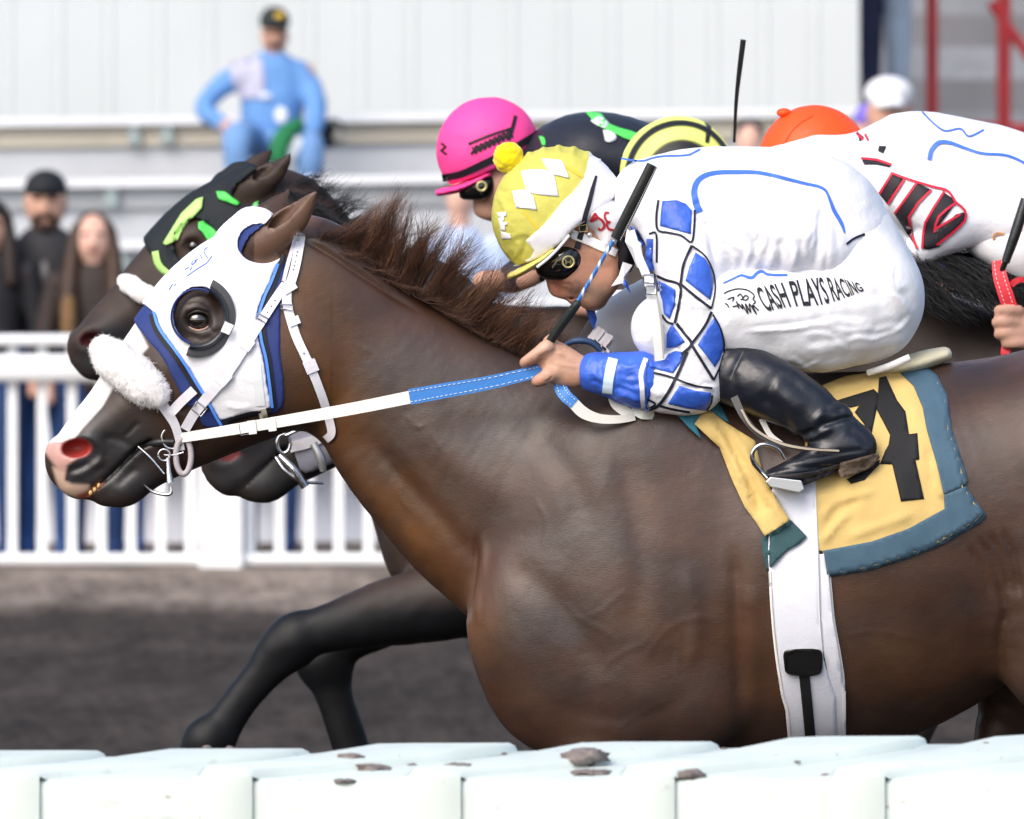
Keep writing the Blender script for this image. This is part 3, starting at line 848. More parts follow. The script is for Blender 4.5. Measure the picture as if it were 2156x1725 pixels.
def coat_colour(V, base=(.047, .0245, .0165), pts=True):
    uv = UV(V); u, v = uv[:, 0], uv[:, 1]
    c = np.tile(np.array(base), (len(V), 1))
    def blend(col, w): 
        nonlocal c
        w = np.clip(w, 0, 1)[:, None]; c = c * (1 - w) + np.array(col) * w
    sstep = lambda d, a: np.clip(.5 - d / a, 0, 1)
    # golden brown lower neck
    d, _ = line_d(uv, [(630, 600), (640, 700), (720, 880), (830, 1050), (930, 1200), (985, 1310)])
    blend((.115, .048, .014), sstep(d - 58, 110) * .8)
    rng = np.array([noise.fractal(Vector((p[0] * 5, p[1] * 5, p[2] * 7)), 1, 2, 4) for p in V]); blend((.085, .034, .018), np.clip(rng * 1.3, 0, 1) * .55 * (u > 700)); blend((.030, .023, .024), np.clip(-rng * 1.3, 0, 1) * .6 * (u > 700))
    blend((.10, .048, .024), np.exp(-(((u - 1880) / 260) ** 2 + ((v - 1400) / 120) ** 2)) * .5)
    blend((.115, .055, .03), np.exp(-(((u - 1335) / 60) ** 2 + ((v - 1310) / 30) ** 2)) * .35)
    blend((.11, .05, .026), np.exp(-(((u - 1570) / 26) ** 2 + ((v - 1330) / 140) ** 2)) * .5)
    blend((.024, .018, .015), np.exp(-(((u - 417) / 75) ** 2 + ((v - 685) / 75) ** 2)) * .8)
    # dark points: muzzle and mouth
    d, _ = line_d(uv, [(165, 1000), (210, 930), (275, 930), (250, 1010), (290, 1010)])
    blend((.026, .025, .027), sstep(d - 52, 60))
    d, _ = line_d(uv, R8((540, 560), (620, 640), (760, 680))); blend((.032, .028, .028), sstep(d - 22, 40) * .8)
    if pts:
        sd = poly_sd(u, v, [(p[0], p[1]) for p in R8((600, 120), (740, 40), (815, 190), (760, 250), (620, 420), (560, 520), (450, 640), (405, 700), (350, 712), (300, 720), (220, 800), (150, 700), (300, 500))])
        blend((.80, .77, .76), sstep(sd, 7))
        sd = poly_sd(u, v, [(p[0], p[1]) for p in R8((220, 720), (300, 715), (345, 725), (345, 775), (400, 800), (440, 790), (370, 840), (350, 930), (330, 880), (270, 800))])
        blend((.66, .38, .33), sstep(sd, 8))
        sd = poly_sd(u, v, [(p[0], p[1]) for p in R8((290, 850), (345, 860), (355, 925), (400, 945), (490, 950), (500, 990), (440, 1030), (330, 1000))])
        blend((.58, .40, .31), sstep(sd, 8))
        nz = R8((420, 748))[0]
        dn = np.hypot((u - nz[0]) / 33, (v - nz[1]) / 21); blend((.30, .035, .028), sstep(dn - 1, .25) * (V[:, 1] > -.075))
        mo = R8((440, 1012), (480, 1005), (560, 935)); d, _ = line_d(uv, mo); blend((.45, .12, .06), sstep(d - 5, 7))
        mo = R8((560, 935), (650, 850), (760, 745), (830, 712)); d, _ = line_d(uv, mo); blend((.012, .010, .010), sstep(d - 4, 5))
        de = np.hypot((u - 417) / 40, (v - 676) / 32); blend((.02, .017, .016), sstep(de - .9, .6) * .7)
        
    d, _ = line_d(uv, R1((1190, 400), (1300, 290), (1450, 110))); blend((.13, .072, .048), sstep(d - 42, 24) * ((v < 565) & (u > 535)) * .85)
    # dark lower legs
    blend((.012, .010, .010), np.clip((v - 1700) / 150, 0, 1))
    # the inside of the ear and the mane line
    return c
LEAD = thing('race_horse', 'bay racehorse in a white blinker hood, galloping closest to the running rail', 'horse', W(1500, 2400, 0))
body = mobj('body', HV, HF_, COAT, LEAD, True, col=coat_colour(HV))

# eyes, teeth
EYEM = mat('horse_eye', (.008, .005, .004), .05, .8, coat=1.0)
def ball(name, c, r, m, parent, seg=24, sx=1.0, sy=1.0, sz=1.0, label=None):
    V = []; F = []
    for i in range(seg // 2 + 1):
        p = math.pi * i / (seg // 2)
        for j in range(seg):
            q = 2 * math.pi * j / seg; V.append((c[0] + sx * r * math.sin(p) * math.cos(q), c[1] + sy * r * math.sin(p) * math.sin(q), c[2] + sz * r * math.cos(p)))
    for i in range(seg // 2):
        for j in range(seg):
            F.append([i * seg + j, (i + 1) * seg + j, (i + 1) * seg + (j + 1) % seg, i * seg + (j + 1) % seg])
    return mobj(name, V, F, m, parent, True, label=label)
SH = Surf((HV, HF_))
e = SH.hit(417, 675); ball('eye', W(417, 674, e[0][1] + .002), .0265, EYEM, LEAD, sx=1.0, sy=.8, sz=.78)
ball('eye', np.array((e[0][0], -e[0][1] - .006, e[0][2])), .0205, EYEM, LEAD, sy=.8, sz=.85)
LID = mat('eyelid', (.035, .026, .022), .4, .5)
ev = W(417, 674, e[0][1])
def lid(pts, r, name='eyelid', m=LID): tube(name, [(417 + a, 674 + b, e[0][1] - c) for a, b, c in pts], r, m, LEAD, 8, 6)
lid([(-30, 4, .006), (-18, -13, .012), (0, -19, .016), (18, -14, .013), (31, 3, .006)], [1.2, 3.2, 3.8, 3.2, 1.2])
lid([(-30, 4, .005), (-16, 17, .010), (2, 22, .012), (19, 16, .010), (31, 3, .005)], [1.0, 2.2, 2.5, 2.2, 1.0], 'eyelid', mat('pink_eyelid', (.42, .25, .20), .45, .5))
TOOTH = mat('tooth', (.62, .42, .18), .35, .5)
for p in R8((500, 992), (522, 975), (545, 952)):
    h = SH.hit(p[0], p[1]); y = h[0][1] if h else -.03
    ball('tooth', W(p[0], p[1], y - .002), .0058, TOOTH, LEAD, 10, sx=.8, sz=1.1)

# mane, blown back
def mane(rootpath, tips, count, m, parent, y0, r0=.9, jitter=1.0, name='mane', depth=.05):
    A = cat_rom([p[:2] for p in rootpath], 12); B = cat_rom([p[:2] for p in tips], 12)
    R = []
    for i in range(count):
        t = min(max(random.random(), 0), 1)
        a = np.array([np.interp(t, np.linspace(0, 1, len(A)), A[:, k]) for k in (0, 1)])
        lock = round(t * 34 + random.uniform(-.2, .2)) / 34
        b1 = np.array([np.interp(np.clip(lock, 0, 1), np.linspace(0, 1, len(B)), B[:, k]) for k in (0, 1)])
        b0 = np.array([np.interp(t, np.linspace(0, 1, len(B)), B[:, k]) for k in (0, 1)])
        b = b1 * .6 + b0 * .4
        ln = random.choice((random.uniform(.35, .8), random.uniform(.7, 1.0), random.uniform(.85, 1.12)))
        wob = 10 * noise.noise(Vector((lock * 40, 2.2, 0)))
        d = (b - a) * ln
        ya = y0 + random.uniform(-depth, depth * .8); yb = ya + random.uniform(-.05, .05) - .01
        nrm = np.array((-d[1], d[0])) * (.10 * math.sin(lock * 50) + random.gauss(0, .03))
        off = np.array((random.gauss(0, 4), random.gauss(0, 4))) * jitter
        P = [W(*(a + off * .4), ya), W(*(a + d * .33 + nrm + np.array((0, -wob * .2))), ya * .8 + yb * .2),
             W(*(a + d * .68 + nrm * 1.2 + off * .7), ya * .4 + yb * .6), W(*(a + d + off * 1.8 + np.array((wob * .6, wob * .3))), yb)]
        R.append(P)
    return strands(name, R, m, parent, r0=r0)
crest = [(640, 505), (684, 520), (760, 560), (840, 605), (904, 640), (1000, 700), (1103, 755), (1190, 790)]
tipsA = R16((330, 520), (430, 500), (560, 420), (730, 330), (800, 250), (960, 430), (1150, 470), (1330, 600), (1520, 760), (1680, 900), (1800, 1080), (1900, 1200), (2000, 1280))
mane(crest, tipsA, 3000, HAIR, LEAD, -.005, .62)
tips0 = [tuple(np.array(a) * .42 + np.array(b) * .58) for a, b in zip(resample(crest, 40)[:12], resample(tipsA, 40)[:12])]
CA = cat_rom(crest, 8); TA = cat_rom([p[:2] for p in tipsA], 8)
tips0 = [tuple(CA[int(t * (len(CA) - 1))] * .45 + TA[int(t * (len(TA) - 1))] * .55) for t in np.linspace(0, 1, 12)]
mane(crest, tips0, 2200, HAIR, LEAD, .0, .8, 1.3)
HAIR2 = mat('bay_mane_light', (.22, .10, .055), .45, .5, var=.4, vscale=30)
tipsB = R16((520, 480), (600, 400), (720, 300), (810, 250), (980, 420), (1180, 460), (1380, 600), (1560, 760), (1700, 920), (1820, 1100), (1900, 1190))
mane(crest[1:-1], tipsB, 1300, HAIR2, LEAD, .005, .5, 1.8)
tipsC = R16((480, 640), (700, 760), (900, 900), (1100, 1010), (1300, 1130), (1500, 1260), (1650, 1380), (1800, 1420))
mane(crest[1:], tipsC, 900, HAIR, LEAD, -.035, .8, 1.0, depth=.03)

# ================================================================== hood of the lead horse
HOODW = mat('hood_white_cloth', (.80, .80, .84), .75, .25, bump=.25, bscale=420, bump2=.12, b2scale=30)
NAVY = mat('hood_navy_mesh', (.022, .040, .17), .6, .3, bump=.3, bscale=500)
BLK = mat('black_binding', (.012, .013, .018), .6, .3, bump=.2, bscale=300)
LBLU = mat('light_blue_piping', (.09, .26, .78), .5, .3)
RUB = mat('blinker_rubber', (.075, .078, .085), .55, .4, bump=.15, bscale=150)
RUBK = mat('blinker_cup_black', (.018, .022, .032), .3, .5)
HOOD = thing('blinker_hood', 'white blinker hood with navy edge and black cup round the eye on the lead bay', 'hood', W(470, 2400, 0))
hs = Field(hf.xs[hf.xs < ux(735)], hf.ys, hf.zs[hf.zs > vz(1000)])
HFsub = hf.F[:len(hs.xs), :, len(hf.zs) - len(hs.zs):]
Pn = R1((545, 790), (500, 700), (560, 610), (700, 480), (900, 290), (990, 265), (1060, 203), (1130, 190), (1200, 206), (1250, 250), (1285, 320), (1310, 370), (1300, 440), (1283, 600), (1276, 760), (1275, 900), (1285, 1195),
        (1100, 1240), (985, 1295), (880, 1290), (850, 1195), (805, 1190), (745, 1080), (680, 950), (605, 862))
Pw = R1((598, 692), (540, 640), (640, 540), (800, 370), (900, 300), (985, 262), (1060, 198), (1130, 185), (1200, 200), (1248, 245), (1275, 310), (1300, 380), (1278, 440), (1245, 500), (1215, 575), (1180, 645), (1155, 735),
        (1165, 850), (1190, 950), (1208, 1080), (1222, 1200), (1100, 1225), (985, 1262), (955, 1240), (905, 1150), (860, 1080), (800, 980), (740, 895), (690, 830), (660, 780), (635, 712))
ear = R1((1078, 410), (1110, 448), (1180, 470), (1262, 448), (1340, 370), (1500, 80), (1400, 60), (1300, 150), (1215, 255), (1160, 300), (1095, 360))
def circ(c, rx, ry, n=40): return [(c[0] + rx * math.cos(2 * math.pi * i / n), c[1] + ry * math.sin(2 * math.pi * i / n)) for i in range(n)]
k1 = .41664
eyec = R1((863, 733))[0]; earc = R1((1172, 368))[0]
pn = hs.prism(smooth_poly(Pn, 4), -.08); pw = hs.prism(smooth_poly(Pw, 4), -.08)
he = hs.prism(circ(eyec, 131 * k1, 147 * k1), -.09); heN = hs.prism(circ(eyec, 124 * k1, 140 * k1), -.09)
hr = hs.prism(circ(earc, 116 * k1, 99 * k1), -.06); hre = hs.prism(smooth_poly(ear, 3), -.06)
yl = np.abs(hs.ys)[None, :, None]
Fn = np.maximum(np.maximum(np.maximum(HFsub - .0045, pn), -heN), -hre)
Fw = np.maximum(np.maximum(np.maximum(np.maximum(HFsub - .0085, pw), -he), -hr), -hre)
Vn, Fn_ = hs.mesh(Fn); Vw, Fw_ = hs.mesh(Fw)
Vn = relax(Vn, Fn_, 2, .4); Vw = relax(Vw, Fw_, 2, .4)
def orient(V, F):
    N = vnormals(V, F); c = V.mean(0)
    k = np.argmin(V[:, 1])
    return (F, N) if N[k, 1] < 0 else (F[:, ::-1], -N)
Fn_, Nn_ = orient(Vn, Fn_); Fw_, Nw_ = orient(Vw, Fw_)
for path, w, h in ((R1((1000, 1180), (1050, 1200), (1140, 1190)), 6, 2), (R1((930, 1000), (980, 1010), (1060, 960)), 7, 2), (R1((900, 1060), (960, 1100), (1000, 1090)), 5, 1.6),
                   (R1((1000, 420), (1080, 500), (1180, 520)), 14, 2.5), (R1((700, 640), (760, 560), (820, 500)), 12, 2), (R1((1090, 820), (1130, 900), (1120, 1000)), 9, -2), (R1((1060, 1020), (1120, 1060), (1180, 1050)), 6, 1.5),
                   (R1((860, 420), (940, 470), (1040, 560)), 9, -1.6), (R1((1000, 590), (1090, 600), (1150, 660)), 10, 1.8)):
    Vw = emboss(Vw, Nw_, path, w, h)
mobj('lining', Vn, Fn_, NAVY, HOOD); mobj('shell', Vw, Fw_, HOODW, HOOD)
SHD = Surf((HV, HF_), (Vn, Fn_), (Vw, Fw_))
SHN = Surf((HV, HF_), (Vn, Fn_))
# bindings along the front and rear of the white cloth
fr = R1((632, 712), (652, 780), (685, 835), (735, 900), (795, 985), (855, 1085), (900, 1155), (945, 1240), (975, 1290))
fb = R1((618, 726), (636, 790), (668, 845), (716, 908), (776, 995), (838, 1098), (880, 1165), (905, 1215))
re = R1((1262, 470), (1228, 560), (1192, 640), (1166, 735), (1176, 850), (1200, 950), (1218, 1080), (1232, 1200))
rb = R1((1290, 420), (1252, 540), (1215, 640), (1186, 735), (1196, 850), (1216, 950), (1232, 1080), (1246, 1200))
strip('piping', SHN, fr, 6, LBLU, HOOD, 7, 5); strip('binding', SHN, fb, 9, BLK, HOOD, 3.5, 3)
strip('piping', SHN, re, 6, LBLU, HOOD, 7, 5); strip('binding', SHN, rb, 8, BLK, HOOD, 3.5, 3)
strip('binding', SHN, R1((980, 1272), (1060, 1250), (1150, 1225), (1232, 1208)), 11, BLK, HOOD, 4.5, 3)
strip('tab', SHN, R1((1165, 1235), (1205, 1225)), 20, mat('beige_tab', (.62, .58, .48), .6, .3), HOOD, 6, 2)
strip('fastener', SHD, R1((1150, 980), (1172, 1190)), 20, mat('pale_fastener', (.74, .77, .80), .6, .3), HOOD, 2.5, 2)
# blinker cup: a flanged ring round the rear of the eye
def arc_ring(name, c, prof, a0, a1, yb, m, parent, n=48, tilt=0.0):
    V = []; F = []; q = len(prof)
    for i in range(n + 1):
        a = math.radians(a0 + (a1 - a0) * i / n)
        for r, h in prof:
            p = W(c[0] + r * math.cos(a), c[1] + r * 1.06 * math.sin(a), 0); V.append((p[0], yb - h / 1000 + tilt * r * math.cos(a) / 1000, p[2]))
    for i in range(n):
        for j in range(q):
            k = (j + 1) % q
            F.append([i * q + j, i * q + k, (i + 1) * q + k, (i + 1) * q + j])
    F.append(list(range(q))); F.append([n * q + j for j in range(q)][::-1])
    o = mobj(name, V, F, m, parent); md = o.modifiers.new('e', 'EDGE_SPLIT'); md.split_angle = math.radians(40); return o
hy = min(SHD.hit(eyec[0] + 70 * math.cos(a), eyec[1] + 75 * math.sin(a))[0][1] for a in (-.9, 0, .6, 1.4))
arc_ring('cup_flange', eyec, [(80, -8), (80, 5), (77, 7), (66, 8), (63, 6), (63, -8)], -66, 107, hy, RUB, HOOD, tilt=.10)
arc_ring('blinker_cup', eyec, [(66, -10), (66, 9), (64, 17), (60, 20), (56, 17), (53, 2), (52, -22), (64, -22)], -64, 105, hy, RUBK, HOOD, tilt=.10)
arc_ring('cup_rim', eyec, [(56.5, -12), (56.5, 1.5), (54.5, 2.5), (52.5, 1.5), (52.5, -12)], 105, 296, hy + .004, NAVY, HOOD, tilt=.10)
tp = R15((1345, 880), (1468, 935), (1400, 1066), (1288, 1018)); cy = hy - .022
V = [W(p[0], p[1], cy + dy) for dy in (0, .003) for p in tp]
mobj('tape', V, [[0, 3, 2, 1], [4, 5, 6, 7], [0, 1, 5, 4], [1, 2, 6, 5], [2, 3, 7, 6], [3, 0, 4, 7]], HOODW, HOOD, False)
BLU = mat('blue_lettering', (.05, .11, .55), .6, .3)
for i, p in enumerate((R15((1170, 0), (1095, 95), (960, 180), (830, 275)), R15((985, 40), (930, 70)), R15((960, 70), (900, 120), (905, 60)), R15((900, 150), (870, 200)), R15((860, 150), (800, 185)), R15((640, 375), (590, 460)), R15((690, 370), (660, 400)), R15((1120, 40), (1060, -60), (1110, -120)), R15((1040, 30), (1000, -20)))):
    strip('letter_stroke', SHD, p, 2.0, BLU, HOOD, 1.6, 1.5, 4, 4)

# ================================================================== bridle
STRAP = mat('white_bridle_leather', (.78, .77, .83), .45, .4, bump=.1, bscale=200)
STEEL = mat('bit_steel', (.62, .62, .64), .18, .5, metal=1.0, bump=.05, bscale=90)
BRASS = mat('brass', (.65, .48, .22), .25, .5, metal=1.0)
BLEA = mat('black_bit_rubber', (.015, .015, .017), .45, .5)
BRI = thing('bridle', 'white strap bridle with fluffy white noseband on the lead bay', 'bridle', W(400, 2400, 0))
def holes(path, n, parent):
    P = cat_rom([p[:2] for p in path], 12)
    for i in range(n):
        q = P[int((i + .5) / n * (len(P) - 1))]; h = SHD.hit(q[0], q[1])
        if h is not None: ball('strap_hole', h[0] + np.array((0, -.0105, 0)), .0016, BLEA, parent, 6)
strip('headpiece', SHD, R1((1378, 315), (1365, 400), (1345, 500), (1318, 590)), 20, STRAP, BRI, 9, 4)
strip('browband', SHD, R1((1352, 330), (1320, 440), (1288, 560)), 8, STRAP, BRI, 9.5, 4)
strip('cheek_strap', SHD, R1((1300, 575), (1245, 655), (1180, 755), (1090, 895), (1000, 1030), (900, 1150), (840, 1225), (790, 1310)), [20, 20, 22, 21], STRAP, BRI, 8, 4)
strip('throatlatch', SHD, R1((1310, 575), (1305, 640), (1312, 700), (1350, 830), (1400, 940), (1445, 1040), (1490, 1160), (1522, 1270), (1530, 1330), (1500, 1362)), [20, 19, 17], STRAP, BRI, 8, 4)
for p, w in ((R1((1300, 560), (1330, 610)), 30), (R1((1120, 850), (1085, 900)), 27), (R1((1010, 1020), (960, 1075)), 27), (R1((1415, 960), (1440, 1020)), 27), (R1((1335, 740), (1350, 780)), 24)):
    strip('keeper', SHD, p, w, STRAP, BRI, 12, 7)
holes(R1((1362, 400), (1335, 520)), 5, BRI); holes(R1((1255, 640), (1200, 730)), 3, BRI); holes(R1((1385, 905), (1400, 940)), 1, BRI)
def ring(name, c, R, r, m, parent, sx=1.0, n=26, a0=0, a1=360, tilt=0.0, yax=0.0):
    pts = []
    for i in range(n + 1):
        a = math.radians(a0 + (a1 - a0) * i / n); pts.append((c[0] + R * sx * math.cos(a), c[1] + R * math.sin(a), c[2] + tilt * math.cos(a) + yax * math.sin(a)))
    return tube(name, pts, r, m, parent, 8, 1, cap=(a1 - a0) < 359)
def buckle(u, v, w, h, ang, m=STEEL, parent=None, surf=None, off=13, r=1.7):
    y = (surf or SHD).hit(u, v); y = (y[0][1] if y else -.1) - off / 1000
    ca, sa = math.cos(math.radians(ang)), math.sin(math.radians(ang)); P = []
    for a, b in ((-1, -1), (1, -1), (1, 1), (-1, 1), (-1, -1)):
        P.append((u + (a * w * ca - b * h * sa) / 2, v + (a * w * sa + b * h * ca) / 2, y))
    return tube('buckle', P, r, m, parent or BRI, 8, 1)
bk = R1((1180, 745), (1305, 690), (862, 1205)); buckle(*bk[0], 24, 10, 28, parent=BRI); buckle(*bk[1], 25, 10, 5, parent=BRI); buckle(*bk[2], 26, 20, 38, parent=BRI)
# fluffy noseband
nf = Field.box(150, 395, 675, 895, -.16, .16, .0042)
nb = R8((590, 225), (622, 258), (700, 318), (785, 388), (850, 437))
pts = [(p[0], p[1], y, r, r * .8) for p, y, r in zip(nb, (-.040, -.062, -.080, -.090, -.094), (33, 42, 45, 43, 33))]
pts = [(p[0] + 4, p[1] + 4, -p[2], p[3], p[4]) for p in pts[::-1]] + [(nb[0][0] - 8, nb[0][1] - 8, 0, 31, 33)] + pts
nf.chain(pts, .01)
NV, NF = nf.mesh(); NF, NNn = orient(NV, NF)
NV = ruffle(NV, NNn, .004, 30); NV = ruffle(NV, NNn, .0015, 110, off=3)
FLEECE = mat('fleece', (.82, .80, .80), .95, .1, bump=.5, bscale=420, sheen=.3)
mobj('noseband_roll', NV, NF, FLEECE, BRI)
NNn = vnormals(NV, NF)
sel = [i for i in range(len(NV)) if NV[i, 1] < .03]; R = []
for i in random.sample(sel, min(3400, len(sel))):
    p = NV[i]; d = NNn[i] + np.random.randn(3) * .45 + np.array((.15, 0, -.25)); L = random.uniform(.0015, .0042)
    R.append([p - d * .001, p + d * L * .5, p + d * L + np.random.randn(3) * .002])
strands('noseband_fibres', R, FLEECE, BRI, r0=.55, kind='stuff')
strip('noseband_strap', SHD, R8((830, 440), (880, 490), (930, 560), (965, 620), (985, 690), (1000, 760)), [22, 21, 18, 15], STRAP, BRI, 8, 4)
strip('noseband_strap', SHD, R8((935, 560), (1000, 490), (1070, 425)), 20, STRAP, BRI, 9, 4)
GREYS = mat('grey_leather', (.42, .38, .40), .5, .4)
bc = R8((970, 760))[0]; by = SHD.hit(bc[0], bc[1]); by = by[0][1] if by is not None else -.06
by = min(by, -.05)
c = R8((1012, 790))[0]; ring('bit_guard', (c[0], c[1], by - .016), 38, 6.5, GREYS, BRI, .42, a0=-95, a1=265)
c = R8((952, 690))[0]; ring('bit_ring', (c[0], c[1], by - .012), 23, 2.9, STEEL, BRI, 1.0)
tube('bit_mouthpiece', [(*R8((800, 728))[0], by + .018), (*R8((870, 715))[0], by - .004), (*R8((960, 712))[0], by - .010)], [6, 8.5, 7], BLEA, BRI, 10, 4)
c = R8((905, 785))[0]; ring('curb_ring', (c[0], c[1], by - .02), 12, 2.6, STEEL, BRI)
tube('bit_shank', [(*R8((925, 800))[0], by - .022), (*R8((930, 870))[0], by - .024), (*R8((938, 935))[0], by - .024)], [4, 5, 8.5], STEEL, BRI, 10, 3)
tube('bit_lever', [(*R8((762, 738))[0], by - .012), (*R8((830, 800))[0], by - .018), (*R8((905, 890))[0], by - .02)], [3.2, 3.4, 2.6], STEEL, BRI, 8, 3)
tube('curb_rod', [(*R8((782, 938))[0], by + .03), (*R8((840, 985))[0], by - .005), (*R8((910, 1003))[0], by - .016), (*R8((942, 995))[0], by - .018), (*R8((942, 960))[0], by - .018)], [2.6, 3.4, 3.8, 3.8, 3], STEEL, BRI, 8, 5)
tube('bit_bar', [(*R8((905, 785))[0], by - .02), (*R8((960, 785))[0], by - .02), (*R8((1012, 770))[0], by - .02)], 2.2, STEEL, BRI, 8, 3)

# ================================================================== reins
REIN = thing('reins', 'reins, white at the bit and blue stitched rubber in the jockey\'s hand', 'reins', W(760, 2400, 0))
WLEA = mat('white_rein', (.76, .75, .70), .5, .35, bump=.12, bscale=150)
BREIN = mat('blue_rein_rubber', (.045, .20, .56), .5, .35, bump=.15, bscale=220)
STI = mat('white_thread', (.75, .78, .82), .7, .2)
strip('white_rein', None, None, [20, 23, 25, 27], WLEA, REIN, pts3=[(R8((1000, 690))[0][0], R8((1000, 690))[0][1], by - .02), (470, 908, -.125), (600, 886, -.165), (740, 861, -.20), (866, 836, -.215)], thick=4, cross=4)
PB = [(862, 836, -.217), (940, 822, -.218), (1030, 806, -.217), (1128, 783, -.212), (1150, 777, -.208)]
strip('blue_rein', None, None, [33, 32, 29, 26, 24], BREIN, REIN, pts3=PB, thick=5, cross=4)
def stitches(P3, o, n, parent, dash=.55, r=.75, m=None):
    P = cat_rom(P3, 14); L = len(P)
    T = np.gradient(P[:, :2], axis=0); T /= np.linalg.norm(T, axis=1, keepdims=True); N2 = np.stack((-T[:, 1], T[:, 0]), 1)
    Q = np.concatenate((P[:, :2] + N2 * np.asarray(o).reshape(-1, 1), P[:, 2:] - .001), 1)
    for i in range(n):
        a = i / n; b = (i + dash) / n
        f = lambda t: tuple(np.interp(t, np.linspace(0, 1, L), Q[:, k]) for k in range(3))
        tube('stitch', [f(a), f((a + b) / 2), f(b)], r, m or STI, parent, 5, 1)
LL = len(cat_rom(PB, 14))
stitches(PB, np.linspace(-11, -8, LL), 34, REIN); stitches(PB, np.linspace(11, 8, LL), 34, REIN)
rbk = R1((1100, 1305), (1250, 1292)); 
buckle(*rbk[0], 26, 24, -9, parent=REIN, off=70, r=1.6)
strip('keeper', None, None, 29, WLEA, REIN, pts3=[(R1((1110, 1300))[0][0], R1((1110, 1300))[0][1], -.150), (R1((1150, 1295))[0][0], R1((1150, 1295))[0][1], -.153)], thick=9, cross=3, curve=2)
strip('keeper', None, None, 29, WLEA, REIN, pts3=[(R1((1210, 1285))[0][0], R1((1210, 1285))[0][1], -.160), (R1((1250, 1280))[0][0], R1((1250, 1280))[0][1], -.163)], thick=9, cross=3, curve=2)

# ================================================================== saddle cloth, girth
YEL = mat('yellow_cloth', (.60, .43, .16), .75, .25, bump=.22, bscale=300, var=.08, vscale=14)
TEAL = mat('slate_blue_border', (.060, .115, .165), .75, .25, bump=.3, bscale=380, var=.10, vscale=20)
TEALD = mat('teal_tip', (.035, .085, .095), .75, .25, bump=.3, bscale=380)
NUM = mat('black_numeral', (.012, .012, .014), .7, .3, bump=.3, bscale=350)
CLOTH = thing('saddle_cloth', 'yellow number 4 saddle cloth with slate blue border on the lead bay', 'saddle cloth', W(1750, 2400, -.2))
cl = R3((860, 620), (920, 555), (1060, 500), (1200, 480), (1330, 455), (1450, 410), (1560, 500), (1615, 610), (1640, 800), (1700, 980), (1730, 1085), (1718, 1115), (1830, 1272), (1795, 1312), (1600, 1425), (1400, 1508), (1200, 1570), (955, 1612), (930, 1480), (900, 1480), (880, 1300), (870, 1100), (830, 900))
cc_ = np.array((1690., 920.)); cl = [tuple(cc_ + (np.array(p) - cc_) * (.978, .985)) for p in cl]
_, cV, cF = patch('panel', SH, cl, YEL, CLOTH, 7, 2.5, 7, wave=6, wscale=8, ret=True, wst=(1.3, .6, 1), folds=[(R3((920, 1430), (1000, 1330), (1080, 1250)), 9, 7), (R3((930, 1380), (1010, 1260), (1150, 1180)), 7, -5), (R3((910, 1300), (1000, 1200), (1250, 1130)), 9, 6), (R3((1540, 960), (1560, 1080), (1590, 1190)), 8, 8), (R3((1500, 900), (1530, 1000), (1540, 1120)), 7, -5), (R3((1330, 480), (1400, 620), (1460, 760)), 9, 5), (R3((960, 560), (1080, 560), (1200, 510)), 8, 7), (R3((970, 600), (1060, 600), (1150, 570)), 6, -4), (R3((900, 1200), (1040, 1140), (1220, 1060)), 10, 5), (R3((1050, 1400), (1250, 1330), (1450, 1260)), 10, 5)])
SC = Surf((HV, HF_), (cV, cF))
patch('border', SC, R3((1330, 462), (1450, 412), (1560, 500), (1615, 610), (1640, 800), (1700, 980), (1728, 1080), (1718, 1108), (1597, 1160), (1560, 1000), (1502, 800), (1480, 680), (1430, 560)), TEAL, CLOTH, 5.5, 3, 7)
patch('border', SC, R3((1597, 1163), (1718, 1112), (1832, 1274), (1797, 1314), (1600, 1428), (1400, 1511), (1200, 1573), (955, 1614), (935, 1478), (905, 1474), (1200, 1418), (1400, 1348), (1600, 1238)), TEAL, CLOTH, 5.5, 3, 7)
for poly in (R3((1240, 515), (1278, 505), (1340, 640), (1385, 700), (1405, 826), (1450, 820), (1462, 965), (1440, 968), (1488, 1183), (1360, 1197), (1312, 992), (1245, 990), (1272, 920), (1292, 885), (1300, 830), (1226, 690)),
             R3((1010, 640), (1030, 632), (1210, 577), (1234, 600), (1226, 690), (1195, 840), (1150, 760), (1105, 705), (1130, 668), (1080, 680)),
             R3((1060, 1075), (1090, 1060), (1244, 965), (1243, 992), (1160, 1078), (1085, 1100))):
    patch('numeral', SC, poly, NUM, CLOTH, 2.2, 1.6, 8)
GIR = thing('girth', 'white elastic girth strap with black buckle round the lead bay', 'girth', W(1680, 2400, -.25))
GW = mat('girth_white', (.72, .73, .80), .5, .35, bump=.12, bscale=180, var=.03, vscale=20)
GE = mat('girth_edge', (.80, .78, .74), .55, .35)
_, gV, gF = patch('rear_panel', SH, R5((1270, 297), (1326, 298), (1340, 440), (1352, 560), (1378, 720), (1392, 840), (1406, 878), (1406, 1120), (1360, 1120), (1345, 880), (1310, 700), (1290, 500)), GW, GIR, 12, 8, 9, ret=True)
_, gV2, gF2 = patch('front_panel', SH, R5((1100, -40), (1200, -60), (1278, -20), (1285, 150), (1293, 300), (1300, 560), (1312, 740), (1340, 840), (1362, 900), (1368, 1120), (1166, 1120), (1152, 960), (1132, 890), (1108, 640), (1085, 400), (1078, 300), (1082, 200)), GW, GIR, 15, 9, 9, ret=True)
SG = Surf((HV, HF_), (cV, cF), (gV, gF), (gV2, gF2))
strip('edge_binding', SG, R5((1084, 370), (1096, 560), (1112, 720), (1138, 890), (1158, 960), (1172, 1110)), 5, GE, GIR, 3, 3)
strip('edge_binding', SG, R5((1330, 310), (1345, 470), (1356, 580), (1384, 740), (1398, 860), (1402, 1110)), 5, GE, GIR, 3, 3)
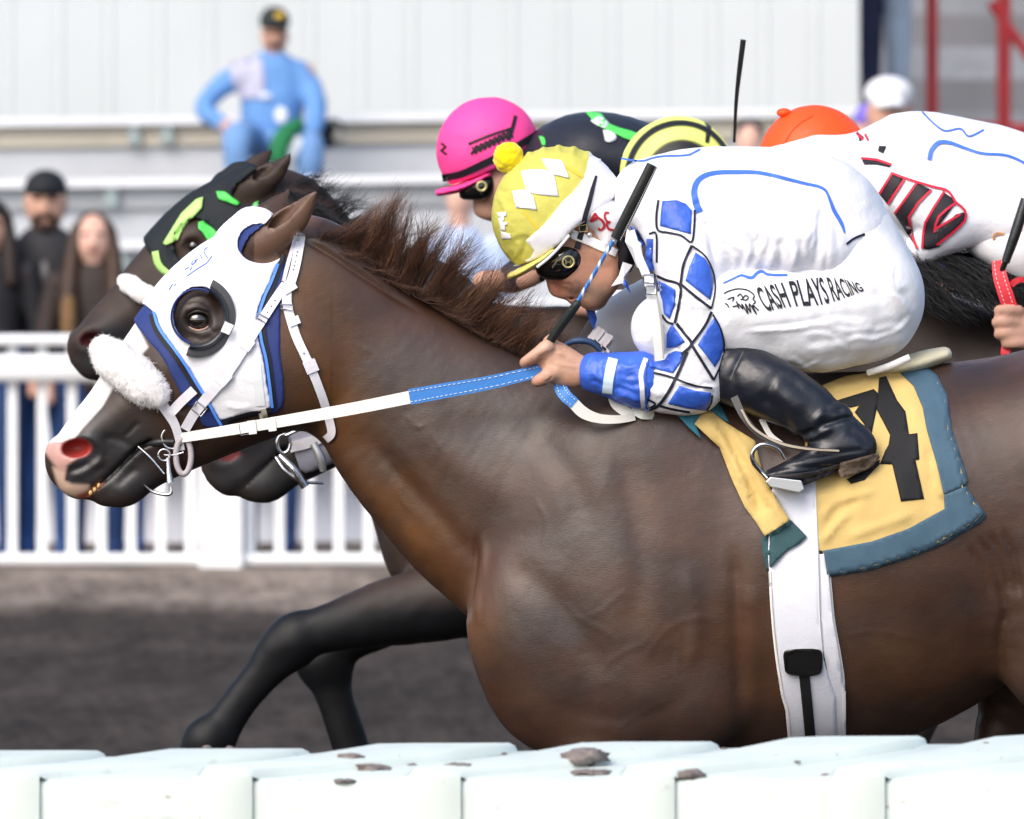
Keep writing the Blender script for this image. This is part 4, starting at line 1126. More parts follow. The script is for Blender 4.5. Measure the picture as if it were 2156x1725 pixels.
strip('stitch_line', SG, R5((1278, 60), (1286, 300), (1294, 560), (1308, 735)), 2.2, GE, GIR, 1.5, 1)
strip('strap', SG, R5((1228, 780), (1238, 880), (1248, 980), (1258, 1090)), 22, BLEA, GIR, 4, 3)
strip('strap_ridge', SG, R5((1248, 810), (1258, 930), (1266, 1090)), 3, BLEA, GIR, 8, 3)
_, bV, bF = patch('buckle_guard', SG, smooth_poly(R5((1142, 730), (1152, 704), (1200, 697), (1255, 697), (1298, 702), (1308, 730), (1306, 780), (1290, 804), (1235, 812), (1168, 804), (1146, 782)), 4), mat('black_plastic', (.01, .01, .011), .3, .5), GIR, 8, 7, 7, ret=True)
strip('buckle_rim', Surf((bV, bF)), R5((1150, 720), (1200, 702), (1290, 706), (1302, 760), (1285, 798), (1200, 806), (1155, 790), (1150, 720)), 4, mat('black_plastic', (.01, .01, .011), .3, .5), GIR, 3, 3)
# forward flap hanging over the shoulder
_, fV, fF = patch('front_flap', SG, R3((222, 770), (262, 712), (315, 698), (400, 765), (555, 862), (600, 1050), (665, 1170), (752, 1302), (680, 1350), (611, 1392), (560, 1310), (500, 1230), (430, 1080), (360, 900)), YEL, CLOTH, 13, 4, 8, wave=9, wscale=11, ret=True, wst=(1.8, .5, 1), folds=[(R3((300, 740), (400, 900), (480, 1080), (560, 1230)), 9, 12), (R3((360, 760), (470, 960), (560, 1150), (660, 1290)), 7, -7), (R3((420, 800), (520, 960), (600, 1130), (690, 1290)), 7, 9), (R3((490, 1100), (560, 1180), (590, 1290)), 6, -7), (R3((320, 830), (420, 1010), (540, 1260)), 5, -5)])
SG2 = Surf((HV, HF_), (cV, cF), (gV, gF), (gV2, gF2), (fV, fF))
patch('flap_tip', SG2, R3((611, 1388), (752, 1298), (842, 1390), (800, 1430), (732, 1468), (620, 1580), (596, 1470), (590, 1405)), TEALD, CLOTH, 6, 3, 7, wave=5, wscale=12)
patch('shoulder_edge', SH, R3((120, 715), (350, 630), (415, 765), (330, 712), (262, 716), (226, 770), (262, 855), (190, 790)), mat('sea_blue_cloth', (.035, .17, .24), .7, .3, bump=.3, bscale=300), CLOTH, 14, 4, 8, wave=5)
# saddle pad showing behind the seat
SAD = thing('saddle', 'cream padded race saddle under the jockey in blue diamonds', 'saddle', W(1850, 2400, 0))
PADM = mat('cream_pad', (.66, .60, .42), .6, .3, var=.06, vscale=20)
pf = Field.box(1560, 2030, 700, 850, -.16, .16, .006)
q = R3((1250, 478), (1330, 462), (1420, 440), (1510, 412), (1600, 386))
pf.chain([(p[0], p[1], 0, r, w) for p, r, w in zip(q, (14, 18, 21, 20, 16), (60, 80, 90, 85, 66))], .01)
PV, PF = pf.mesh(); PF, _n = orient(PV, PF); mobj('pad', PV, PF, PADM, SAD)
tube('girth_towel', [(*R3((1180, 488))[0], -.10), (*R3((1300, 450))[0], -.125), (*R3((1408, 403))[0], -.125)], [7, 8, 8], mat('white_towel', (.8, .8, .8), .9, .1), SAD, 10, 3)

# ================================================================== the jockey of the lead horse
def tube_cloth(f, L, k=.03, n=4): f.chain(L, k, n=n)
SILK = mat('white_silk', (.80, .80, .85), .5, .35, bump=.10, bscale=160, bump2=.10, b2scale=22, sheen=.1)
BREE = mat('white_breeches', (.80, .80, .83), .6, .3, bump=.12, bscale=240, bump2=.08, b2scale=18)
BSILK = mat('blue_silk', (.040, .125, .60), .38, .45, bump=.10, bscale=160, bump2=.15, b2scale=26, var=.12, vscale=24)
BLINE = mat('black_silk_line', (.014, .015, .03), .6, .3)
SKIN = mat('skin_tan', (.50, .27, .18), .5, .4, bump=.12, bscale=180, var=.10, vscale=60, attr=True, sub=.08)
BOOT = mat('boot_leather', (.010, .012, .019), .33, .5, bump=.08, bscale=120)
JOC = thing('person', 'jockey in white silks with blue diamond sleeves and yellow pompom helmet', 'jockey', W(1700, 2400, 0))

def jockey_silks(f):
    f.chain([(1378, 420, 0, 91, 140), (1450, 425, 0, 112, 190), (1540, 428, 0, 120, 190), (1640, 434, 0, 124, 175), (1720, 452, 0, 128, 165), (1770, 500, 0, 112, 158)], 0, n=4)
    f.chain([(1480, 470, -.12, 84, 80), (1560, 503, -.165, 80, 76), (1650, 512, -.165, 72, 72), (1735, 532, -.14, 54, 62)], .04)
    f.chain([(1425, 452, -.15, 82, 78), (1446, 540, -.205, 74, 66), (1462, 640, -.225, 66, 60), (1468, 730, -.230, 63, 56), (1458, 800, -.225, 66, 52)], .045)
    f.chain([(1458, 800, -.225, 66, 52), (1400, 806, -.225, 60, 48), (1350, 802, -.222, 52, 45), (1300, 792, -.215, 42, 42), (1256, 784, -.208, 36, 38)], .02)
    f.chain([(1425, 452, .15, 82, 78), (1446, 560, .20, 70, 62), (1450, 720, .22, 60, 55), (1440, 790, .21, 56, 50), (1350, 795, .18, 46, 42), (1256, 780, .13, 36, 36)], .04)
sf = Field.box(1200, 1930, 285, 890, -.33, .33, .0046)
jockey_silks(sf)
SV, SF = sf.mesh(); SV = relax(SV, SF, 1, .3); SF, SN = orient(SV, SF)
folds = [
    (R14((690, 560), (740, 800), (760, 1000), (800, 1200)), 9, -8), (R14((780, 960), (860, 930), (920, 900), (1000, 720)), 9, 7), (R14((940, 920), (990, 800), (1000, 660)), 8, -8), (R14((1060, 920), (1100, 820), (1110, 740)), 8, 6),
    (R14((1150, 930), (1160, 800), (1150, 700)), 8, -7), (R14((1230, 930), (1250, 820), (1260, 740)), 8, 5), (R14((1360, 930), (1390, 800), (1410, 600), (1420, 500)), 8, -7), (R14((1440, 920), (1470, 780), (1450, 560)), 12, 6),
    (R14((1000, 650), (1200, 670), (1400, 700)), 12, 4), (R14((880, 660), (960, 640), (1020, 660)), 10, 4), (R14((700, 330), (900, 300), (1200, 340), (1440, 410)), 16, -4), (R14((680, 400), (850, 440), (1000, 560)), 20, 4),
    (R14((1100, 130), (1250, 230), (1450, 330)), 26, -4), (R14((200, 260), (420, 300), (600, 280)), 16, -4), (R14((330, 420), (330, 560), (310, 660)), 8, -7), (R14((450, 720), (540, 800), (700, 760)), 9, -4),
    (R14((400, 900), (480, 880), (560, 840)), 8, 4), (R14((520, 1010), (600, 1120), (700, 1160)), 10, 3), (R14((430, 1220), (520, 1280), (620, 1260)), 8, -4),
    (R10((1330, 460), (1440, 420), (1560, 400), (1680, 330)), 5, -7), (R10((1500, 350), (1580, 330), (1660, 350)), 5, -8), (R10((1300, 520), (1450, 640), (1560, 800)), 8, -4), (R10((1340, 700), (1420, 760), (1500, 760)), 7, 5),
    (R10((1380, 880), (1560, 940), (1800, 930)), 7, 4), (R10((1750, 300), (1800, 380), (1960, 420)), 8, 4), (R10((1060, 470), (1160, 520), (1280, 480)), 6, 4), (R10((1080, 640), (1180, 680), (1300, 660)), 7, -4),
    (R10((1040, 780), (1160, 800), (1280, 860)), 7, 4), (R10((1060, 560), (1140, 600), (1240, 590)), 5, -3), (R10((820, 480), (880, 520), (900, 640)), 6, -3), (R10((800, 560), (860, 600), (900, 580)), 5, 3),
]
for path, w, h in folds: SV = emboss(SV, SN, path, w, h * .8)
def creases(V, N, specs, seed):
    rnd = random.Random(seed)
    for (u0, v0, u1, v1, n, L, w, h, spread) in specs:
        for _ in range(n):
            t = rnd.random(); a = math.atan2(v1 - v0, u1 - u0) + rnd.uniform(-spread, spread); l = L * rnd.uniform(.5, 1.2)
            cx, cy = u0 + (u1 - u0) * t + rnd.gauss(0, 14), v0 + (v1 - v0) * t + rnd.gauss(0, 14); bend = rnd.uniform(-.18, .18) * l
            p = [(cx - math.cos(a) * l / 2, cy - math.sin(a) * l / 2), (cx - math.sin(a) * bend, cy + math.cos(a) * bend), (cx + math.cos(a) * l / 2, cy + math.sin(a) * l / 2)]
            ww = w * rnd.uniform(.8, 1.5); V = emboss(V, N, p, ww, h * rnd.uniform(.6, 1.2)); q = [(x + math.sin(a) * ww * 1.5, y - math.cos(a) * ww * 1.5) for x, y in p]; V = emboss(V, N, q, ww, -h * .7)
    return V
SV = creases(SV, SN, [(1600, 480, 1606, 560, 4, 70, 5, 2.2, .3), (1680, 480, 1686, 560, 4, 70, 5, 2.2, .3), (1500, 470, 1560, 540, 8, 60, 4.5, 2.6, .5), (1400, 620, 1500, 640, 10, 55, 3.8, 2.2, .5), (1400, 800, 1500, 830, 10, 60, 3.8, 2.4, .6), (1400, 480, 1480, 430, 8, 60, 4.5, 2.2, .7), (1580, 380, 1740, 430, 7, 110, 6, 2.0, .4), (1440, 340, 1600, 330, 6, 90, 6, 1.8, .3)], 3)
SV = ruffle(SV, SN, .003, 6, (1, 1, 1)); SV = ruffle(SV, SN, .0008, 30, off=4)
# gathered waist: pleats just above the hem
uvS = UV(SV); pl = np.sin(uvS[:, 0] / 9.0 + 2 * np.sin(uvS[:, 0] / 31)) * np.exp(-((uvS[:, 1] - 556) / 26) ** 2) * ((uvS[:, 0] > 1540) & (uvS[:, 0] < 1745) & (SV[:, 1] < -.05))
SV = SV + SN * (pl * .0035)[:, None]
SN = vnormals(SV, SF)
mobj('silk_shirt', SV, SF, SILK, JOC)
SS = Surf((SV, SF))

def breeches(f):
    f.ell(1806, 640, 0, 122, 120, 165, 0, .04); f.chain([(1730, 470, 0, 104, 140), (1785, 520, 0, 112, 155), (1815, 600, 0, 112, 162)], .08)
    for s in (-1, 1):
        L = [(1815, 640, s * .10, 112, 90), (1725, 668, s * .14, 116, 90), (1610, 662, s * .18, 104, 82), (1490, 662, s * .205, 88, 74), (1400, 690, s * .205, 72, 64)] if s < 0 else \
            [(1815, 640, s * .10, 112, 90), (1700, 660, s * .14, 112, 90), (1560, 650, s * .18, 100, 80), (1410, 655, s * .19, 82, 70), (1316, 684, s * .18, 66, 58)]
        f.chain(L, .05)
bf = Field.box(1225, 1960, 350, 810, -.32, .32, .0046)
breeches(bf)
BV, BF = bf.mesh(); BV = relax(BV, BF, 1, .3); BF, BN = orient(BV, BF)
for path, w, h in ((R14((1850, 800), (1760, 960), (1820, 1120)), 22, -4), (R14((1990, 1150), (1860, 1250), (1700, 1300)), 26, -4), (R14((1960, 1290), (1800, 1380), (1600, 1400)), 22, 4), (R14((830, 1230), (1000, 1330), (1200, 1400)), 20, -4),
                   (R14((1560, 740), (1690, 680)), 6, -6), (R14((1700, 880), (1850, 960), (1950, 1050)), 14, 4), (R14((1500, 1200), (1700, 1180), (1880, 1130)), 18, -3), (R14((1400, 1460), (1650, 1440), (1900, 1400)), 14, -4),
                   (R14((1600, 1020), (1750, 1060), (1900, 1180)), 14, -4), (R2((1100, 1150), (1120, 1210), (1100, 1270)), 6, -3)):
    BV = emboss(BV, BN, path, w, h)
BV = creases(BV, BN, [(1840, 560, 1890, 640, 7, 90, 6, 1.8, .6), (1560, 740, 1700, 770, 6, 80, 5, 1.6, .4), (1760, 720, 1880, 690, 6, 90, 6, 1.7, .4), (1640, 610, 1800, 600, 5, 80, 6, 1.4, .5), (1340, 690, 1400, 700, 6, 50, 4, 2.0, 1.2), (1560, 690, 1760, 700, 6, 120, 6, 1.8, .3)], 5)
BV = ruffle(BV, BN, .0028, 5); BV = ruffle(BV, BN, .0006, 26, off=2); BN = vnormals(BV, BF)
mobj('breeches', BV, BF, BREE, JOC)
SB = Surf((BV, BF)); SALL = Surf((SV, SF), (BV, BF))

# blue cuff on the forearm
cf = Field.box(1220, 1375, 720, 885, -.30, -.12, .004)
cf.chain([(1350, 801, -.222, 61, 57), (1330, 798, -.219, 57, 55), (1300, 792, -.215, 50, 53), (1278, 788, -.212, 45, 49), (1256, 784, -.208, 43, 46), (1247, 782, -.206, 38, 42)], .0, n=6)
CV, CF_ = cf.mesh(); CF_, CN = orient(CV, CF_)
for path, w, h in ((R10((1060, 470), (1160, 520), (1280, 480)), 5, 4), (R10((1060, 560), (1140, 600), (1240, 590)), 5, -4), (R10((1080, 640), (1180, 690), (1300, 660)), 6, -4), (R10((1040, 780), (1160, 790), (1280, 860)), 6, 4), (R10((1020, 700), (1120, 730), (1240, 780)), 5, -4),
                   (R10((820, 480), (880, 500), (900, 600)), 5, -3), (R10((800, 560), (860, 600), (900, 680)), 4, 3), (R10((870, 420), (900, 470), (940, 480)), 4, -4), (R10((790, 640), (860, 660), (920, 700)), 4, -3)):
    CV = emboss(CV, CN, path, w, h, smooth=6)
CV = ruffle(CV, CN, .0025, 26); CN = vnormals(CV, CF_)
mobj('cuff', CV, CF_, BSILK, JOC)
SCU = Surf((SV, SF), (CV, CF_), (BV, BF))
strip('cuff_band', Surf((CV, CF_)), R10((1012, 430), (990, 520), (972, 610), (960, 700), (955, 770)), 21, mat('pale_blue_elastic', (.60, .74, .86), .6, .3), JOC, 3, 3)
strip('cuff_edge', SCU, R10((1325, 430), (1290, 520), (1275, 600), (1285, 700), (1290, 800), (1300, 910)), 10, SILK, JOC, 4, 3)
strip('cuff_edge', SCU, R10((1335, 470), (1310, 560), (1318, 680), (1345, 740), (1320, 850), (1335, 930)), 4.5, BSILK, JOC, 4, 3)

def dia(poly, sm=0): patch('diamond', SCU, poly, BSILK, JOC, 2.6, 2, 7, smooth=sm)
dia(R14((410, 462), (500, 456), (560, 480), (597, 520), (590, 670), (395, 618), (400, 540)))
dia(R14((620, 786), (680, 825), (715, 880), (731, 950), (728, 1020), (714, 1086), (640, 1030), (556, 964), (580, 880)))
dia(R14((368, 960), (430, 985), (492, 1022), (492, 1110), (456, 1207), (420, 1172), (410, 1090), (385, 1020)))
dia(R14((470, 1240), (510, 1290), (552, 1350), (500, 1385), (436, 1392), (438, 1300)))
dia(R14((736, 1200), (775, 1260), (793, 1320), (800, 1390), (775, 1460), (742, 1512), (690, 1440), (634, 1370), (680, 1290)))
dia(R10((1640, 692), (1780, 735), (1942, 760), (1925, 850), (1890, 932), (1700, 905), (1530, 862)))
dia(R10((1690, 372), (1650, 470), (1578, 572), (1460, 545), (1365, 515), (1352, 470), (1440, 455), (1500, 445), (1530, 395), (1600, 360)))
dia(R14((310, 700), (352, 702), (345, 900), (330, 912), (300, 870)))
patch('collar_facing', SCU, R2((1070, 665), (1110, 690), (1150, 765), (1100, 812), (1085, 795), (1120, 765), (1085, 705)), BSILK, JOC, 3, 2, 6)
def bl(path, w=4.5, name='black_line'): strip(name, SCU, path, w, BLINE, JOC, 3.0, 2, 6, 4)
bl(R14((385, 455), (372, 560), (382, 645), (450, 662), (530, 680), (595, 720), (612, 620), (616, 518)))
bl(R14((597, 742), (545, 860), (525, 985)), 5.5); bl(R14((525, 985), (620, 1065), (720, 1140)), 5.5); bl(R14((600, 745), (680, 808), (730, 900), (745, 1000), (735, 1080), (720, 1140)), 3.5)
bl(R14((352, 926), (430, 960), (522, 996), (515, 1110), (488, 1232)), 5.5); bl(R14((405, 1180), (440, 1225), (480, 1238)))
bl(R14((500, 1236), (550, 1300), (594, 1366), (530, 1432)), 6); bl(R14((722, 1160), (680, 1250), (594, 1366)), 5.5); bl(R14((730, 1178), (775, 1260), (800, 1350), (800, 1420)), 3.5)
bl(R10((1752, 298), (1860, 470), (1962, 632)), 6); bl(R10((1965, 640), (2030, 500), (2060, 400)), 4); bl(R10((1712, 370), (1660, 500), (1602, 624), (1530, 760), (1440, 880), (1350, 920)), 6.5)
bl(R10((1395, 566), (1500, 592), (1602, 624), (1780, 690), (1952, 714)), 4.5); bl(R10((1445, 880), (1560, 912), (1740, 945)), 5); bl(R10((1952, 780), (1940, 860), (1900, 930)), 4)
bl(R10((1335, 820), (1410, 865), (1350, 910)), 4.5); bl(R2((1172, 708), (1210, 712), (1212, 860)), 4)
bl(R14((1575, 735), (1620, 700), (1690, 670)), 5, 'hem_line')
def pipe(path, w): strip('piping', SALL, path, w, mat('blue_piping', (.06, .17, .68), .5, .35), JOC, 2.6, 2, 8, 6)
pipe(R14((645, 532), (622, 470), (612, 400), (630, 340), (680, 300), (760, 281), (880, 278), (1000, 280), (1100, 297), (1200, 322), (1310, 350), (1400, 370), (1445, 400), (1470, 455), (1495, 520), (1530, 580), (1550, 620), (1562, 662)), [15, 13, 11, 9, 8, 7, 6.5, 5.5, 5, 8, 8, 3.5])
pipe(R14((150, 192), (220, 205), (290, 208), (350, 190), (420, 178), (500, 176), (575, 170), (620, 150), (650, 135)), 4)
pipe(R14((795, 980), (850, 955), (905, 930), (930, 935), (975, 945), (1010, 915), (1040, 905), (1070, 922), (1120, 928), (1200, 928)), [3, 4, 6, 6, 5, 4])
# lettering on the breeches
def text_mesh(txt, sx=1.0):
    cu = bpy.data.curves.new('t', 'FONT'); cu.body = txt; cu.resolution_u = 4; cu.size = 1.0; cu.offset = .012; cu.space_character = 1.0
    o = bpy.data.objects.new('t', cu); COL.objects.link(o)
    bpy.context.view_layer.update()
    me = bpy.data.meshes.new_from_object(o.evaluated_get(bpy.context.evaluated_depsgraph_get()))
    import bmesh
    bm = bmesh.new(); bm.from_mesh(me); bmesh.ops.triangulate(bm, faces=bm.faces[:])
    for _ in range(3):
        bmesh.ops.subdivide_edges(bm, edges=[e for e in bm.edges if e.calc_length() > .09], cuts=1); bmesh.ops.triangulate(bm, faces=bm.faces[:])
    bm.to_mesh(me); bm.free()
    V = np.array([v.co[:2] for v in me.vertices]); F = [list(p.vertices) for p in me.polygons]
    bpy.data.objects.remove(o); bpy.data.curves.remove(cu); bpy.data.meshes.remove(me)
    return V, F
def letters(name, txt, bot, top, surf, m, parent, off=2.0, bold=0.0):
    V, F = text_mesh(txt); V = V - V.min(0); w = V[:, 0].max(); h = V[:, 1].max()
    if bold:
        V2 = V.copy()
    bot = cat_rom([p[:2] for p in bot], 8); top = cat_rom([p[:2] for p in top], 8)
    t = V[:, 0] / w; q = (V[:, 1] / h)[:, None]
    g = lambda C: np.stack([np.interp(t, np.linspace(0, 1, len(C)), C[:, k]) for k in (0, 1)], 1)
    P = g(bot) * (1 - q) + g(top) * q
    A, d = lay(surf, P, off); n = len(A); Fo = []
    for f in F:
        a, b, c = A[f[0]], A[f[1]], A[f[2]]
        if np.cross(b - a, c - a) @ (EYE - a) < 0: f = f[::-1]
        Fo.append(f)
    o = mobj(name, A, Fo, m, parent, False)
    o.modifiers.new('s', 'SOLIDIFY').thickness = .0008
    return o
INK = mat('black_print', (.016, .018, .024), .6, .3)
letters('lettering', 'CASH PLAYS RACING', R13((700, 705), (1000, 645), (1400, 618), (1700, 530), (1935, 440)), R13((545, 405), (800, 350), (1150, 292), (1430, 268), (1650, 285), (1870, 345)), SB, INK, JOC, 2.4)
emb = [R13((160, 475), (230, 440), (340, 415), (450, 428), (520, 470), (545, 510), (528, 545), (560, 580), (530, 610)), R13((205, 550), (285, 520), (270, 575)), R13((330, 510), (370, 480), (400, 540), (370, 550)),
       R13((395, 540), (430, 500), (470, 520), (440, 560), (395, 545)), R13((318, 570), (350, 665), (340, 600), (400, 670), (385, 605), (465, 730), (430, 600), (500, 715), (480, 600), (575, 740), (520, 620), (600, 690)), R13((175, 600), (205, 615), (220, 650)), R13((270, 640), (330, 630))]
for p in emb: strip('emblem_stroke', SB, p, 2.6, INK, JOC, 2.0, 1, 3, 3)

# boots
def boot(f, s, du=0, dv=0):
    f.chain([(1490 + du, 765 + dv, s * .180, 66, 48), (1540 + du, 784 + dv, s * .212, 68, 54), (1620 + du, 818 + dv, s * .245, 66, 55), (1700 + du, 864 + dv, s * .258, 58, 48), (1760 + du, 905 + dv, s * .268, 47, 41), (1800 + du, 940 + dv, s * .27, 41, 36)], 0, n=4)
    f.chain([(1800 + du, 944 + dv, s * .27, 40, 35), (1760 + du, 952 + dv, s * .272, 38, 38), (1715 + du, 972 + dv, s * .275, 33, 42), (1665 + du, 990 + dv, s * .278, 24, 43), (1622 + du, 1000 + dv, s * .278, 13, 32)], .02, n=4)
of = Field.box(1420, 1865, 690, 1035, -.34, -.11, .0045); boot(of, -1)
OV, OF_ = of.mesh(); OF_, ON = orient(OV, OF_)
for path, w, h in ((R3((880, 800), (900, 740), (960, 690), (1040, 680), (1110, 740)), 8, 6), (R3((890, 790), (980, 760), (1060, 735), (1120, 740)), 6, -8), (R3((930, 700), (990, 680), (1050, 700)), 6, -5), (R3((760, 860), (830, 830), (900, 800)), 8, -7),
                   (R3((800, 850), (900, 830), (990, 780)), 7, 5), (R3((640, 560), (720, 600), (820, 720)), 22, 5), (R3((560, 600), (700, 720), (760, 840)), 16, -6), (R3((1060, 800), (1130, 830), (1190, 900)), 10, -4), (R3((450, 480), (440, 560), (480, 640)), 8, -3),
                   (R3((840, 940), (1000, 930), (1200, 905)), 5, -3), (R3((600, 1040), (720, 1010), (860, 1010), (1030, 1000)), 5, -4), (R3((700, 440), (850, 560), (980, 640)), 14, 4), (R3((490, 370), (450, 450), (420, 520)), 4, -3)):
    OV = emboss(OV, ON, path, w, h)
OV = ruffle(OV, ON, .003, 14); ON = vnormals(OV, OF_)
mobj('boot', OV, OF_, BOOT, JOC)
SO = Surf((OV, OF_))
patch('sole', SO, R3((1025, 985), (1100, 965), (1235, 928), (1243, 955), (1200, 1010), (1120, 1045), (1030, 1066), (1015, 1030)), mat('worn_sole', (.13, .095, .07), .85, .2, bump=.4, bscale=90, var=.3, vscale=30), JOC, 2, 3, 7)
patch('sole', SO, R3((610, 1050), (730, 1050), (880, 1030), (1022, 990), (1015, 1034), (830, 1108), (700, 1085)), mat('sole_edge', (.03, .028, .03), .6, .3), JOC, 1.5, 3, 7)
strip('boot_seam', SO, R3((492, 370), (455, 445), (420, 530)), 2.5, mat('seam', (.05, .055, .06), .4, .4), JOC, 1.5, 1)
# far boot
of2 = Field.box(1420, 1865, 690, 1035, .11, .34, .008); boot(of2, 1)
a, b_ = of2.mesh(); N_ = vnormals(a, b_); b_ = b_ if (N_[:, 2] * (a[:, 2] - a[:, 2].mean())).sum() > 0 else b_[:, ::-1]; mobj('boot', a, b_, BOOT, JOC)

# ------------------------------------------------------------------ body: head, neck, arm and hands in one skin
def k9(x, y): return R9((x, y))[0]
def jockey_skin(f):
    def e(x, y, yy, ra, rb, ry, ang=0, k=.02, op='u'): p = k9(x, y); f.ell(p[0], p[1], yy, ra, rb, ry, ang, k, op)
    def c(L, k=.015, op='u', n=4): f.chain([(*k9(q[0], q[1]), *q[2:]) for q in L], k, op, n)
    e(760, 900, 0, 98, 88, 74, 38)                          # cranium
    e(905, 1285, 0, 80, 66, 62, 38, .04)                    # face
    for s in (-1, 1):
        c([(1180, 1230, s * .045, 22), (1165, 1430, s * .040, 23), (1060, 1570, s * .022, 20)], .03)   # jaw
        e(840, 1370, s * .034, 26, 20, 18, 40, .025)          # cheek
        c([(768, 1490, s * .012, 9.5, 8)], .012)
        e(1130, 1130, s * .062, 20, 30, 10, 0, .012)          # ear
    c([(612, 1320, 0, 9, 8), (632, 1410, 0, 11.5, 10), (668, 1500, 0, 14.5, 12), (700, 1528, 0, 13, 11)], .014)   # nose
    e(1000, 1590, 0, 25, 22, 26, 30, .025)                  # chin
    c([(775, 1545, 0, 12, 20), (800, 1572, 0, 9, 19)], .012); c([(850, 1608, 0, 10.5, 17)], .012)
    c([(790, 1592, -.004, 2.4, 26), (850, 1590, -.03, 2.0, 6)], .004, 's')
    f.chain([(1262, 520, 0, 52, 50), (1320, 470, 0, 55, 55), (1420, 440, 0, 70, 110), (1600, 450, 0, 80, 120)], .03)
    f.chain([(1420, 445, 0, 50, 100), (1425, 452, -.14, 50, 48), (1462, 640, -.22, 40, 38), (1450, 795, -.222, 36, 34), (1350, 795, -.217, 30, 30), (1250, 782, -.207, 27, 27)], .03)
    hand(f)
def hand(f, s=-1):
    def c(L, k=.008, n=4): f.chain([(*R10((q[0], q[1]))[0], *q[2:]) for q in L], k, n=n)
    c([(800, 545, -.207, 27, 26), (700, 545, -.207, 31, 25), (600, 520, -.207, 37, 25), (500, 460, -.206, 38, 25), (420, 400, -.205, 34, 24)], .01)
    c([(640, 600, -.203, 22, 22), (480, 560, -.206, 26, 22)], .012)
    c([(390, 320, -.222, 15), (300, 380, -.228, 13), (215, 440, -.226, 11.5), (170, 475, -.212, 10.5), (215, 500, -.195, 9.5)], .006)      # index
    c([(370, 350, -.200, 15), (270, 420, -.206, 13), (190, 480, -.202, 11), (190, 500, -.185, 10)], .006)                                  # middle
    c([(400, 420, -.185, 14), (300, 470, -.188, 12), (250, 500, -.180, 11)], .006)                                                        # ring
    c([(470, 560, -.218, 16), (390, 600, -.226, 14.5), (310, 640, -.222, 13), (290, 655, -.206, 11), (350, 650, -.195, 10)], .006)         # little finger
    c([(430, 330, -.190, 15), (400, 285, -.182, 13), (420, 250, -.176, 11)], .008)                                                        # thumb round the whip
    for q in ((385, 318, -.230, 9), (345, 352, -.228, 8), (380, 560, -.226, 7)): c([q], .012)
kf = Field.box(1085, 1640, 330, 880, -.29, .20, .0034)
jockey_skin(kf)
KV, KF = kf.mesh(); KV = relax(KV, KF, 1, .3); KF, KN = orient(KV, KF)
for path, w, h in ((R9((770, 1440), (820, 1480), (830, 1540)), 3.5, -2.2), (R9((850, 1420), (900, 1480), (900, 1560)), 5, -1.5), (R9((700, 1480), (745, 1455), (790, 1480), (780, 1520)), 3, -1.8),
                   (R9((810, 1590), (860, 1600), (900, 1585)), 2.5, -2.2), (R9((940, 1600), (960, 1560), (960, 1520)), 6, -1.5), (R10((560, 420), (480, 350), (420, 320)), 3, 1.6), (R10((640, 470), (540, 400), (470, 380)), 3, 1.6),
                   (R10((700, 520), (560, 500), (440, 470)), 3, 1.5), (R10((340, 520), (350, 470), (390, 440)), 3.5, -2.5), (R10((430, 600), (410, 640), (370, 660)), 3, -3), (R10((300, 420), (360, 400), (400, 360)), 3, -2)):
    KV = emboss(KV, KN, path, w, h)
KN = vnormals(KV, KF)
uvK = UV(KV); kc = np.tile(np.array((.46, .235, .155)), (len(KV), 1))
hm = (uvK[:, 0] < 1260) & (uvK[:, 1] > 690); kc[hm] = (.52, .30, .21)
def kblend(x, y, rx, ry, col, w, R=R9):
    p = R((x, y))[0]; g = np.exp(-(((uvK[:, 0] - p[0]) / rx) ** 2 + ((uvK[:, 1] - p[1]) / ry) ** 2)) * w; 
    global kc; kc = kc * (1 - g[:, None]) + np.array(col) * g[:, None]
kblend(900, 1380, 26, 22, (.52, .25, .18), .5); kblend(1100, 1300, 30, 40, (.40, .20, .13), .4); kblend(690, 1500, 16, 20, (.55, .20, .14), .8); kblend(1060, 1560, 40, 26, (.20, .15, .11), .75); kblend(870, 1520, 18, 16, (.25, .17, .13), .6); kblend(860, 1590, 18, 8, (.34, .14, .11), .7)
kblend(310, 650, 10, 8, (.58, .26, .18), .8, R10); kblend(370, 330, 14, 10, (.68, .44, .34), .6, R10); kblend(170, 480, 9, 8, (.56, .30, .20), .6, R10); kblend(660, 640, 26, 10, (.60, .28, .16), .5, R10)
mobj('body', KV, KF, SKIN, JOC, col=kc)
SK = Surf((KV, KF))

# ------------------------------------------------------------------ helmet
YCAP = mat('yellow_cap_cloth', (.54, .51, .10), .6, .3, attr=True, bump=.15, bscale=260, bump2=.12, b2scale=30)
WCAP = mat('white_cap_cloth', (.80, .79, .83), .6, .3, bump=.12, bscale=260)
hc = k9(700, 796)
mf = Field.box(1015, 1320, 290, 600, -.14, .14, .0042)
mf.ell(hc[0], hc[1], 0, 142, 140, 112, 140, 0)
cut = smooth_poly(R9((-100, 1320), (-100, -100), (1500, -100), (1400, 480), (1250, 610), (1060, 780), (960, 860), (840, 940), (700, 1085), (560, 1190), (430, 1250), (290, 1295), (200, 1330)), 2)
mf.F = np.maximum(mf.F, mf.prism(cut, -.06))
MV, MF = mf.mesh(); MV = relax(MV, MF, 1, .3); MF, MN = orient(MV, MF)
for path, w, h in ((R9((390, 240), (520, 160), (700, 170), (860, 210), (960, 250)), 8, -3), (R9((290, 1240), (330, 1120), (310, 1050)), 5, 3), (R9((340, 1230), (390, 1100), (420, 1000)), 5, -3), (R9((200, 1080), (300, 1000), (420, 980)), 6, 2), (R9((110, 640), (180, 700), (200, 800)), 5, 2), (R9((120, 560), (200, 600), (260, 580)), 4, -2)):
    MV = emboss(MV, MN, path, w, h)
